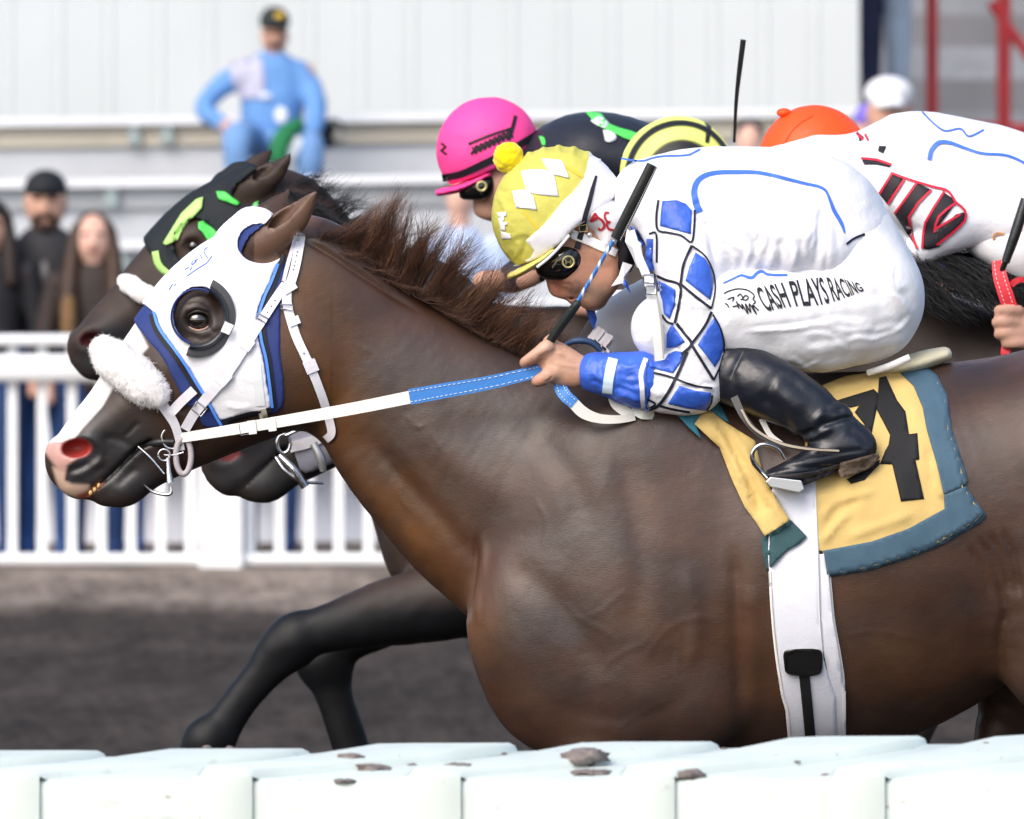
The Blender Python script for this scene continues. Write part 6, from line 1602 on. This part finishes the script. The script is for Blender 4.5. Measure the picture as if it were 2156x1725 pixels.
blob('body', [('e', (*R2((400, 450))[0], 3.0, 66, 54, 62, 40)), ('c', [(*R2((262, 530))[0], 3.0, 9, 8), (*R2((275, 585))[0], 3.0, 11, 10)], .015), ('e', (*R2((330, 590))[0], 3.0, 26, 20, 26, 30)), ('c', [(*R2((470, 480))[0], 3.0, 50, 45), (1180, 380, 3.0, 60, 70)], .03),
              ('c', [(1150, 400, 2.84, 34), (1130, 560, 2.82, 30), (1060, 590, 2.84, 24), (1020, 595, 2.86, 26)], .03)], (980, 1260, 330, 640, 2.75, 3.15), .008, SK2, JP, 0)
o, V, F = blob('silk_shirt', [('c', [(1140, 352, 3.0, 64, 110), (1200, 330, 3.0, 86, 160), (1275, 330, 3.0, 94, 165), (1380, 372, 3.0, 98, 150), (1480, 450, 3.0, 96, 145)], 0), ('c', [(1170, 370, 2.86, 62, 60), (1160, 480, 2.83, 52, 50), (1140, 545, 2.83, 44, 42), (1080, 585, 2.84, 34, 34)], .03)], (1040, 1600, 220, 640, 2.7, 3.25), .010, mat('black_silk', (.016, .018, .028), .5, .35, bump=.1, bscale=60), JP, .004, 9)
S2 = Surf((V, F))
for poly, m in ((R2((838, 66), (920, 72), (950, 118), (1020, 150), (1115, 178), (1080, 216), (1000, 182), (930, 150), (870, 118)), NEON), (R2((905, 85), (960, 120), (940, 150), (890, 130), (850, 95)), STI), (R2((930, 160), (990, 175), (1000, 210), (960, 226), (930, 205)), STI), (R2((590, 195), (620, 200), (625, 240), (595, 238)), NEON)):
    patch('splash', S2, poly, m, o, 5, 3, 7, smooth=2)
blob('breeches', [('e', (1500, 520, 3.0, 95, 95, 140, 0)), ('c', [(1490, 540, 2.9, 90, 75), (1350, 560, 2.85, 80, 70), (1240, 590, 2.84, 60, 55)], .04)], (1160, 1620, 410, 680, 2.7, 3.2), .012, mat('dark_breeches', (.02, .02, .025), .6, .3), JP, .004, 9)
# black and yellow helmet
JY = thing('person', 'jockey in black helmet with neon yellow rings, bent behind the lead jockey\'s back', 'jockey', W(1600, 2240, 1.4))
c0 = R2((1322, 392))[0]
def ringcol(uv, V):
    r = np.hypot(uv[:, 0] - c0[0], (uv[:, 1] - c0[1]) * 1.0)
    c = np.tile(np.array((.012, .012, .014)), (len(V), 1)); ye = np.array((.78, .85, .20))
    d = V - W(c0[0], c0[1], 1.4); d = d / np.linalg.norm(d, axis=1, keepdims=True); ax = np.array((.08, -.995, -.05)); ax /= np.linalg.norm(ax); an = np.degrees(np.arccos(np.clip(d @ ax, -1, 1)))
    for lo, hi in ((42, 60), (73, 93)):
        w = 1 / (1 + np.exp(-(an - lo) / .7)) * 1 / (1 + np.exp((an - hi) / .7)); c = c * (1 - w[:, None]) + ye * w[:, None]
    bd, _ = line_d(uv, R2((1470, 90), (1490, 150), (1480, 220))); w = np.clip(.5 - (bd - 5) / 3, 0, 1)[:, None]
    return c * (1 - w) + np.array((.012, .012, .014)) * w
o, V, F = blob('helmet', [('e', (c0[0], c0[1], 1.4, 123, 121, 112, 140))], (1290, 1565, 230, 500, 1.22, 1.6), .0055, mat('ringed_cap', (.1, .1, .1), .5, .35, attr=True), JY, .001, 20, col=ringcol)
WSK = mat('white_silk_soft', (.78, .79, .84), .55, .3, bump2=.12, b2scale=16)
blob('body', [('e', (1410, 470, 1.4, 60, 70, 60, 0)), ('c', [(1450, 440, 1.4, 50, 45), (1540, 440, 1.4, 60, 80), (1700, 480, 1.4, 60, 90)], .03), ('c', [(1240, 640, 1.22, 20), (1215, 650, 1.22, 16)], .02), ('c', [(1540, 440, 1.4, 40), (1500, 470, 1.24, 40), (1400, 660, 1.2, 34), (1240, 645, 1.22, 22)], .02)], (1150, 1800, 360, 720, 1.1, 1.55), .010, SK2, JY, 0)
blob('silk_shirt', [('c', [(1490, 430, 1.4, 90, 120), (1600, 430, 1.4, 105, 165), (1740, 470, 1.4, 105, 150), (1830, 560, 1.4, 100, 140)], 0), ('c', [(1520, 450, 1.25, 70, 60), (1480, 560, 1.22, 58, 52), (1400, 655, 1.2, 50, 45), (1300, 650, 1.21, 40, 38), (1262, 645, 1.22, 34, 32)], .03)], (1210, 1960, 315, 740, 1.08, 1.65), .012, WSK, JY, .005, 9)
blob('breeches', [('e', (1830, 610, 1.4, 90, 90, 140, 0)), ('c', [(1820, 620, 1.3, 88, 75), (1640, 640, 1.24, 80, 66), (1500, 660, 1.22, 60, 54)], .04)], (1420, 1940, 500, 740, 1.1, 1.7), .014, WSK, JY, .004, 9)
tube('raised_whip', [(1546, 300, 1.30), (1550, 215, 1.28), (1558, 140, 1.26), (1565, 84, 1.25)], [3, 4, 5.5, 6], LEA, JY, 8, 3)
# orange helmet
JO = thing('person', 'jockey in orange helmet and white silks with red and black striped sleeve', 'jockey', W(2100, 2270, 1.3))
ORA = mat('orange_cap', (.85, .085, .012), .5, .35, bump=.08, bscale=120)
o, V, F = blob('helmet', [('e', (1712, 334, 1.35, 116, 112, 98, 150))], (1575, 1850, 205, 420, 1.2, 1.5), .0065, ORA, JO, .001, 20)
S3 = Surf((V, F)); ball('button', W(*R7((207, 526))[0], 1.33), .017, ORA, o, 14, sz=.6); strip('cap_seam', S3, R7((195, 690), (230, 620), (280, 570), (340, 535)), 5, ORA, o, 3, 3)
o, V, F = blob('silk_shirt', [('c', [(1830, 350, 1.3, 78, 110), (1930, 330, 1.3, 96, 165), (2060, 352, 1.3, 96, 170), (2180, 398, 1.3, 100, 160), (2300, 480, 1.3, 105, 150)], 0),
    ('c', [(1870, 385, 1.16, 62, 56), (1945, 428, 1.12, 62, 52), (1992, 462, 1.10, 50, 46), (1990, 490, 1.10, 42, 40), (1945, 520, 1.12, 38, 36)], .03),
    ('c', [(1640, 372, 1.30, 66, 70), (1745, 346, 1.26, 62, 70), (1825, 430, 1.22, 70, 60), (1880, 490, 1.2, 48, 46)], .04), ('c', [(2080, 440, 1.14, 86, 60), (2200, 480, 1.14, 86, 60)], .05)], (1560, 2460, 215, 640, .98, 1.58), .0075, WSK, JO, .004, 10)
S4 = Surf((V, F))
BSTR = mat('black_stripe', (.022, .018, .024), .6, .3); RSTR = mat('red_stripe', (.60, .02, .05), .55, .3)
def stripe(poly, edges):
    patch('sleeve_stripe', S4, poly, BSTR, o, 4, 2.5, 7)
    for e_ in edges: strip('stripe_edge', S4, e_, 5, RSTR, o, 5.5, 2.5, 6, 2)
stripe(R7((650, 905), (710, 808), (765, 835), (690, 955)), [R7((652, 905), (712, 806)), R7((690, 955), (768, 838))])
stripe(R7((722, 1000), (825, 852), (893, 885), (790, 1010), (828, 1160), (800, 1120)), [R7((722, 1000), (828, 850)), R7((895, 885), (790, 1012), (828, 1162))])
stripe(R7((862, 1045), (950, 895), (1000, 930), (1012, 945), (910, 1080), (935, 1150), (880, 1165), (850, 1160)), [R7((852, 1160), (866, 1040), (955, 893)), R7((1010, 945), (930, 1010), (908, 1085))])
stripe(R7((915, 1085), (1010, 1000), (1050, 990), (1052, 1025), (1000, 1075), (930, 1145)), [R7((915, 1068), (1030, 1000)), R7((920, 1145), (990, 1090), (1052, 1030), (1050, 980), (1010, 945))])
stripe(R7((570, 745), (640, 750), (705, 770), (700, 780), (640, 768), (580, 768)), [R7((566, 738), (640, 745), (708, 768))])
stripe(R7((650, 680), (685, 682), (670, 716), (645, 705)), []); stripe(R7((545, 610), (580, 640), (560, 660)), [R7((545, 620), (575, 650)), R7((585, 625), (600, 655))])
strip('stripe_edge', S4, R7((705, 806), (800, 840), (900, 870), (970, 890), (1010, 945)), 5, RSTR, o, 5.5, 2.5)
pipeM = MATS['blue_piping']
strip('piping', S4, R7((885, 745), (895, 700), (930, 665), (980, 665), (1050, 690), (1130, 715), (1230, 722), (1300, 745), (1400, 800)), [9, 9, 6, 5, 5], pipeM, o, 4, 3)
strip('piping', S4, R7((850, 520), (910, 580), (960, 610), (1030, 600), (1070, 635), (1140, 605)), 3.5, pipeM, o, 4, 3)
strip('embroidery', S4, R7((1235, 1095), (1200, 1090), (1185, 1110), (1200, 1130), (1235, 1125)), 5, mat('orange_thread', (.75, .35, .15), .6, .3), o, 4, 2)
strip('embroidery', S4, R7((1285, 1110), (1305, 1140), (1320, 1110)), 5, MATS['orange_thread'], o, 4, 2)
blob('breeches', [('e', (2330, 540, 1.3, 95, 95, 140, 0)), ('c', [(2320, 560, 1.2, 92, 75), (2200, 535, 1.14, 80, 70), (2100, 505, 1.15, 56, 60), (2040, 470, 1.18, 44, 50)], .04)], (1980, 2450, 400, 680, 1.0, 1.5), .012, BREE, JO, .004, 9)
HP = [('e', (1760, 370, 1.35, 60, 56, 60, 0)), ('c', [(1800, 380, 1.33, 46), (1900, 350, 1.3, 60, 90), (2100, 380, 1.3, 60, 90)], .03), ('c', [(2100, 380, 1.3, 50), (2200, 480, 1.1, 46), (2300, 640, 1.03, 38), (2215, 690, 1.02, 30), (2160, 695, 1.02, 34, 26)], .03), ('c', [(2165, 690, 1.02, 42, 26), (2140, 690, 1.02, 38, 26)], .02)]
for i, (a, b) in enumerate(((1450, 1190), (1505, 1180), (1560, 1190), (1605, 1225))):
    p = R7((b + 110, a), (b + 60, a - 4), (b + 20, a), (b + 14, a + 14)); HP.append(('c', [(p[0][0], p[0][1], .995, 13), (p[1][0], p[1][1], .985, 13), (p[2][0], p[2][1], .992, 12), (p[3][0] + 12, p[3][1], 1.01, 10)], .008))
blob('body', HP, (1690, 2380, 300, 770, .94, 1.5), .006, SK2, JO, 0)
rG = thing('reins', 'red stitched reins in the hand of the orange helmet jockey', 'reins', W(2110, 2270, 1.0))
RR = mat('red_rein_rubber', (.68, .035, .05), .5, .35, bump=.15, bscale=200)
PR = [(*R7((1205, 1215))[0], 1.0), (*R7((1215, 1290))[0], .985), (*R7((1240, 1370))[0], .98), (*R7((1265, 1445))[0], .985)]
strip('red_rein', None, None, [26, 30, 32, 32], RR, rG, pts3=PR, thick=5, cross=4)
n_ = len(cat_rom(PR, 14)); stitches(PR, np.full(n_, -8.), 12, rG); stitches(PR, np.full(n_, 8.), 12, rG)
strip('red_rein', None, None, [24, 20, 12], RR, rG, pts3=[(*R7((1255, 1590))[0], 1.0), (*R7((1240, 1640))[0], .99), (*R7((1235, 1675))[0], .99)], thick=5, cross=3)
strip('red_rein', None, None, [14, 12, 12], RR, rG, pts3=[(*R7((1265, 1330))[0], 1.0), (*R7((1310, 1305))[0], 1.0), (*R7((1400, 1320))[0], 1.02)], thick=4, cross=3)
wG = thing('riding_whip', 'plain black riding whip held by the orange helmet jockey', 'whip', W(2130, 2270, 1.0))
tube('popper', [(*R7((1335, 930))[0], .99), (*R7((1290, 1080))[0], .985), (*R7((1240, 1225))[0], .985)], [11, 12, 9], LEA, wG, 10, 3); tube('shaft', [(*R7((1240, 1225))[0], .985), (*R7((1215, 1300))[0], 1.0), (*R7((1230, 1460))[0], 1.01)], [6, 6, 6], LEA, wG, 8, 3)

# ================================================================== spectators
def spect(label, u, y, parts, vfoot=None, h=.014, cat='spectator', zoff=0.0, group=None):
    """parts: (name, material, prims) with prims in millimetres from the feet: x right, z up, depth in metres"""
    s = sc(y); X0 = (u - UC) / 1000 * s
    t = thing('person', label, cat, (X0, y, zoff), group)
    for name, m, prims in parts:
        allp = []
        for p in prims:
            for q_ in (p[1] if p[0] == 'c' else [p[1]]):
                r = max(q_[3], q_[4] if len(q_) > 4 else 0) if p[0] == 'c' else max(q_[3:6])
                allp.append((q_[0], q_[1], q_[2] * 1000, r))
        A = np.array(allp); lo = (A[:, :3] - A[:, 3:]).min(0) - 40; hi = (A[:, :3] + A[:, 3:]).max(0) + 40
        f = Field(np.arange(X0 + lo[0] / 1000, X0 + hi[0] / 1000, h), np.arange(y + lo[2] / 1000, y + hi[2] / 1000, h), np.arange(zoff + lo[1] / 1000, zoff + hi[1] / 1000, h))
        def xf(xm, zm, yy):
            yw = y + yy; s2 = sc(yw); return (UC + (X0 * 1000 + xm) / s2, VH + (CAM_H - zoff - zm / 1000) * 1000 / s2, yw)
        f.xf = xf; f.rs = 1.0 / s
        for p in prims:
            if p[0] == 'c': f.chain(p[1], .03)
            else: f.ell(*p[1], k=.03)
        V, F = f.mesh(); N = vnormals(V, F)
        F, N = orient(V, F)
        mobj(name, V, F, m, t)
    return t
def stand(w=1.0): return [('c', [(0, 930, 0, 150, 110), (0, 1150, 0, 150, 105), (0, 1330, 0, 165, 105), (0, 1400, 0, 110, 80)]), ('c', [(-185, 1380, 0, 62), (-235, 1130, 0, 52), (-225, 900, -.05, 42)]), ('c', [(185, 1380, 0, 62), (235, 1130, 0, 52), (225, 900, -.05, 42)])]
def legs_(): return [('c', [(-85, 950, 0, 105), (-95, 500, 0, 72), (-98, 60, 0, 56)]), ('c', [(85, 950, 0, 105), (95, 500, 0, 72), (98, 60, 0, 56)]), ('c', [(-98, 45, -.10, 45), (-98, 50, .05, 50)]), ('c', [(98, 45, -.10, 45), (98, 50, .05, 50)])]
def head_(): return [('e', (0, 1610, 0, 94, 118, 100, 0)), ('e', (0, 1556, -.03, 76, 70, 68, 0)), ('c', [(0, 1600, -.10, 14), (0, 1572, -.112, 16)]), ('c', [(0, 1520, 0, 58), (0, 1390, 0, 66)]), ('c', [(-225, 900, -.05, 34), (-222, 810, -.06, 38)]), ('c', [(225, 900, -.05, 34), (222, 810, -.06, 38)]), ('e', (-80, 1600, 0, 12, 30, 20, 0)), ('e', (80, 1600, 0, 12, 30, 20, 0)), ('c', [(0, 1400, 0, 60), (0, 1360, 0, 70), (0, 1000, 0, 80)]), ('c', [(0, 1340, 0, 40), (-185, 1370, 0, 40), (-232, 1130, 0, 34), (-225, 900, -.05, 30)]), ('c', [(0, 1340, 0, 40), (185, 1370, 0, 40), (232, 1130, 0, 34), (225, 900, -.05, 30)])]
def cap_(): return [('e', (0, 1668, .01, 98, 88, 110, 0)), ('c', [(-45, 1660, -.10, 11, 45), (0, 1664, -.14, 11, 50), (45, 1660, -.10, 11, 45)])]
M_ = lambda n, c, r=.7: mat(n, c, r, .3, var=.15, vscale=6, bump=.2, bscale=20)
BLKC = M_('black_jacket', (.014, .014, .018)); CHAR = M_('charcoal_jacket', (.03, .03, .034)); JEAN = M_('blue_jeans', (.05, .13, .36)); DJEAN = M_('dark_jeans', (.02, .05, .15)); LJEAN = M_('pale_jeans', (.13, .26, .50))
SK3 = mat('skin_spectator', (.52, .30, .22), .6, .3); SK4 = mat('skin_pale', (.62, .38, .30), .6, .3); BCAP = M_('black_cap', (.012, .014, .017)); BRH = M_('dark_brown_hair', (.020, .012, .010), .5)
FACEK = mat('beard_and_brow', (.05, .03, .025), .8, .2)
face_dark = [('c', [(-46, 1626, -.088, 13), (-20, 1628, -.096, 12)]), ('c', [(20, 1628, -.096, 12), (46, 1626, -.088, 13)])]
beard = [('c', [(-30, 1545, -.094, 10), (0, 1550, -.104, 10), (30, 1545, -.094, 10)]), ('c', [(-30, 1545, -.094, 10), (-50, 1525, -.075, 14), (-45, 1510, -.06, 16), (0, 1495, -.085, 18), (45, 1510, -.06, 16), (50, 1525, -.075, 14), (30, 1545, -.094, 10)])]
def eyes_(): return [('eyebrow', FACEK, [face_dark[0]]), ('eyebrow', FACEK, [face_dark[1]])]
def scaled(parts, k): 
    out = []
    for n, m, pr in parts:
        q_ = []
        for p in pr:
            if p[0] == 'c': q_.append(('c', [tuple([a[0] * k, a[1] * k, a[2] * k] + [b * k for b in a[3:]]) for a in p[1]]))
            else: a = p[1]; q_.append(('e', (a[0] * k, a[1] * k, a[2] * k, a[3] * k, a[4] * k, a[5] * k, a[6])))
        out.append((n, m, q_))
    return out
spect('bearded man in black cap and dark jacket at the outside rail', 96, 26.7, scaled(eyes_() + [('body', SK3, head_()), ('beard', FACEK, beard), ('shirt', M_('grey_shirt', (.22, .21, .22)), [('c', [(0, 1330, -.085, 26, 24), (0, 1150, -.095, 34, 24), (0, 960, -.10, 30, 24)])]), ('jacket', CHAR, stand()), ('trousers', JEAN, legs_()), ('cap', BCAP, cap_())], 1.09))
spect('woman with long brown hair and dark top at the outside rail', 197, 26.35, scaled(eyes_() + [('body', SK4, head_()), ('lips', mat('lips', (.45, .12, .12), .5, .3), [('c', [(-22, 1545, -.094, 13), (22, 1545, -.094, 13)])]), ('top', M_('dark_brown_top', (.035, .026, .024)), stand()), ('trousers', DJEAN, legs_()),
    ('hair', M_('brown_hair', (.045, .024, .015), .5), [('e', (0, 1640, .03, 100, 98, 112, 0)), ('c', [(-82, 1640, -.03, 34), (-105, 1480, -.06, 44), (-120, 1280, -.12, 46), (-110, 1120, -.14, 30)]), ('c', [(82, 1640, -.03, 34), (105, 1480, -.06, 44), (112, 1300, -.12, 46), (100, 1140, -.14, 28)])]),
    ('hair_ends', M_('light_brown_hair', (.16, .09, .04)), [('c', [(-116, 1290, -.14, 38), (-115, 1160, -.16, 40), (-105, 1010, -.15, 22)])])], .985))
spect('dark haired spectator in black jacket cut by the left edge of the picture', -22, 26.5, scaled(eyes_() + [('body', SK3, head_()), ('jacket', BLKC, stand()), ('trousers', DJEAN, legs_()), ('hair', BRH, [('e', (0, 1650, .02, 98, 90, 112, 0)), ('c', [(80, 1640, -.03, 34), (100, 1480, -.05, 44), (110, 1340, -.08, 38)])])], 1.02))
spect('spectator in charcoal jacket and dark jeans behind the fence post', 560, 27.3, [('body', SK3, head_()), ('jacket', CHAR, stand()), ('trousers', DJEAN, legs_()), ('cap', BCAP, cap_())])
spect('spectator in blue jeans hidden behind the lead bay\'s head', 255, 27.3, scaled([('body', SK3, head_()), ('jacket', BLKC, stand()), ('trousers', JEAN, legs_()), ('cap', BCAP, cap_())], .75))
# the man sitting on the bleachers
ym = 34.6
def man():
    s = sc(ym); t = thing('person', 'man in blue shirt and cap sitting high on the bleachers', 'spectator', W(572, 366, ym))
    SH_ = mat('blue_shirt', (.12, .27, .56), .7, .3, bump2=.2, b2scale=5)
    k = lambda *L: [(*p[:2], ym + p[2], *p[3:]) for p in L]
    b = (380, 740, 0, 430, ym - 1.2, ym + .5)
    _, shv, shf = blob('shirt', [('c', k((572, 285, 0, 64, 50), (574, 220, 0, 66, 48), (574, 172, 0, 64, 42), (577, 150, 0, 42, 34), (578, 132, 0, 24, 24)), 0), ('c', k((512, 152, 0, 25), (452, 195, -.02, 25), (432, 232, -.1, 21), (470, 262, -.3, 17)), .03), ('c', k((634, 152, 0, 25), (660, 195, -.05, 25), (664, 250, -.2, 22), (652, 292, -.4, 17)), .03)], b, .022, SH_, t, .01, 6)
    patch('shirt_panel', Surf((shv, shf)), R6((1105, 310), (1180, 285), (1268, 275), (1282, 380), (1288, 478), (1160, 484), (1130, 400)), mat('lilac_panel', (.42, .42, .54), .7, .3), t, 8, 5, 7)
    blob('body', [('e', (578, 76, ym, 30, 38, 32, 0)), ('c', k((578, 100, 0, 20), (578, 126, 0, 19)), .02), ('c', k((474, 266, -.32, 14), (500, 272, -.38, 15)), .02), ('c', k((650, 296, -.42, 14), (634, 306, -.46, 15)), .02), ('c', k((578, 84, -.09, 5)), .01), ('c', k((578, 120, 0, 16), (574, 190, 0, 30), (540, 160, 0, 14), (505, 142, 0, 14), (452, 195, -.02, 12), (432, 232, -.1, 10), (474, 266, -.32, 10)), .01), ('c', k((574, 190, 0, 20), (640, 142, 0, 14), (660, 195, -.05, 12), (664, 250, -.2, 11), (650, 296, -.42, 10)), .01)], b, .016, SK3, t, 0)
    blob('cap', [('e', (578, 44, ym, 32, 31, 37, 0)), ('c', k((564, 52, -.11, 4, 14), (580, 51, -.14, 4, 16), (596, 52, -.11, 4, 14)), .02)], b, .014, M_('dark_green_cap', (.02, .026, .026)), t, 0)
    blob('cap_badge', [('e', (588, 34, ym - .075, 13, 9, 12, 0))], b, .012, mat('gold_badge', (.60, .40, .04), .6, .3), t, 0)
    blob('jeans', [('e', (572, 300, ym - .05, 62, 30, 60, 0)), ('c', k((535, 300, -.08, 34), (502, 288, -.46, 33), (500, 350, -.5, 27), (504, 420, -.48, 22)), .03), ('c', k((612, 300, -.08, 34), (648, 305, -.46, 33), (650, 370, -.5, 27), (648, 430, -.48, 22)), .03)], b, .020, mat('sky_blue_jeans', (.15, .28, .52), .8, .2), t, .008, 6)
    for L_ in (((558, 69, -.085, 4.5), (570, 68, -.092, 4.5)), ((586, 68, -.092, 4.5), (598, 69, -.085, 4.5))): blob('eyebrow', [('c', k(*L_), 0)], b, .012, FACEK, t, 0)
    blob('moustache', [('c', k((564, 95, -.082, 4.5), (578, 93, -.092, 4.5), (592, 95, -.082, 4.5)), 0)], b, .012, FACEK, t, 0)
    blob('badge', [('e', (592, 244, ym - .17, 15, 20, 5, 0))], b, .012, STI, t, 0); blob('badge', [('e', (560, 203, ym - .15, 14, 8, 5, 0))], b, .012, STI, t, 0)
    g = thing('jacket', 'green jacket held on the knee of the man in the blue shirt', 'jacket', W(600, 300, ym - .5))
    blob('cloth', [('c', k((628, 262, -.50, 14), (600, 285, -.56, 20), (585, 320, -.60, 20), (592, 350, -.60, 13)), 0)], b, .016, mat('green_cloth', (.02, .16, .06), .8, .2), g, .012, 9)
    p = thing('paper', 'white folded paper in the hand of the man on the bleachers', 'paper', W(612, 320, ym - .6))
    blob('sheet', [('c', k((622, 300, -.56, 17, 6), (608, 330, -.58, 14, 6)), 0)], b, .014, STI, p, 0)
    c = thing('camera', 'black camera beside the man sitting on the bleachers', 'camera', W(700, 310, ym))
    blob('camera_body', [('c', k((690, 268, 0, 15), (692, 296, 0, 17)), 0)], (640, 760, 220, 360, ym - .3, ym + .3), .014, BCAP, c, 0); blob('lens', [('e', (712, 292, ym - .05, 14, 16, 20, 0))], (640, 760, 220, 360, ym - .3, ym + .3), .012, mat('lens_grey', (.35, .33, .28), .4, .4), c, 0); ring('camera_strap', (700, 275, ym), 22, 3, BCAP, c)
man()
def seated(label, u, v, y, top, trou, skin, hair, k=1.0):
    s = sc(y); c = lambda *L: [(u + p[0] / s * k, v + p[1] / s * k, y + p[2] * k, *[q_ / s * k for q_ in p[3:]]) for p in L]
    b = (u - 420 / s, u + 420 / s, v - 350 / s, v + 1150 / s, y - .9, y + .4)
    t = thing('person', label, 'spectator', W(u, v + 1080 / s, y))
    blob('body', [('e', (u, v, y, 76 / s, 105 / s, 95 / s, 0)), ('c', c((0, 80, 0, 55), (0, 190, 0, 60)), .02)], b, .018, skin, t, 0)
    blob('top', [('c', c((0, 620, 0, 150, 110), (0, 420, 0, 160, 110), (0, 260, 0, 130, 90)), 0), ('c', c((-185, 260, 0, 62), (-250, 480, 0, 50), (-120, 620, -.3, 42)), .03), ('c', c((185, 260, 0, 62), (250, 480, 0, 50), (120, 620, -.3, 42)), .03)], b, .024, top, t, .01, 6)
    blob('trousers', [('c', c((-80, 660, -.05, 95), (-100, 640, -.45, 78), (-100, 1040, -.45, 58)), .03), ('c', c((80, 660, -.05, 95), (100, 640, -.45, 78), (100, 1040, -.45, 58)), .03)], b, .024, trou, t, 0)
    blob('hair', [('e', (u, v - 40 / s, y + .03, 88 / s, 80 / s, 100 / s, 0))], b, .018, hair, t, 0)
PALEB = M_('pale_blue_shirt', (.45, .55, .75)); 
seated('spectator in pale blue shirt on the bleachers below the pink helmet', 968, 418, 30.6, PALEB, DJEAN, SK4, BRH)
seated('dark haired spectator on the bleachers left of the orange helmet', 1578, 296, 33.8, CHAR, DJEAN, SK4, BCAP)
spect('person in white cap standing beyond the orange helmet jockey', 1872, 26.6, scaled([('body', SK3, head_()), ('jacket', M_('navy_top', (.03, .05, .18)), stand()), ('trousers', DJEAN, legs_()), ('cap', M_('white_cap', (.72, .73, .76)), [('e', (0, 1690, 0, 106, 78, 116, 0)), ('c', [(-50, 1640, -.10, 12, 60), (0, 1642, -.15, 12, 70), (50, 1640, -.10, 12, 60)])])], 1.15), zoff=.34)
spect('person in purple cap just behind the orange helmet jockey', 1836, 26.9, scaled([('body', SK3, head_()), ('jacket', CHAR, stand()), ('trousers', DJEAN, legs_()), ('cap', M_('purple_cap', (.17, .13, .55)), [('e', (0, 1690, 0, 84, 76, 100, 0))])], 1.08), zoff=.34)
st_ = W(1856, 0, 26.8)[0]; tag(box_w('viewing_step', (st_ - .6, 26.2, 0), (st_ + .6, 27.3, .34), MATS['grey_concrete']), 'low concrete viewing step under the two people in caps', 'step')
# person whose legs show at the top of the stairway
ys = 39.2; zf_ = W(0, 205, ys)[2]
tS = spect('standing person in dark trousers and pale jeans jacket on the stairway', 1862, ys, [('trousers', M_('navy_trousers', (.025, .03, .07)), [('c', [(-70, 1000, 0, 95), (-85, 520, 0, 78), (-88, 60, 0, 60)])]), ('trouser_leg', M_('pale_jeans_soft', (.38, .46, .55)), [('c', [(70, 1000, 0, 100), (85, 520, 0, 84), (88, 60, 0, 66)])]), ('jacket', CHAR, stand()), ('body', SK3, head_())], zoff=zf_ - .05)
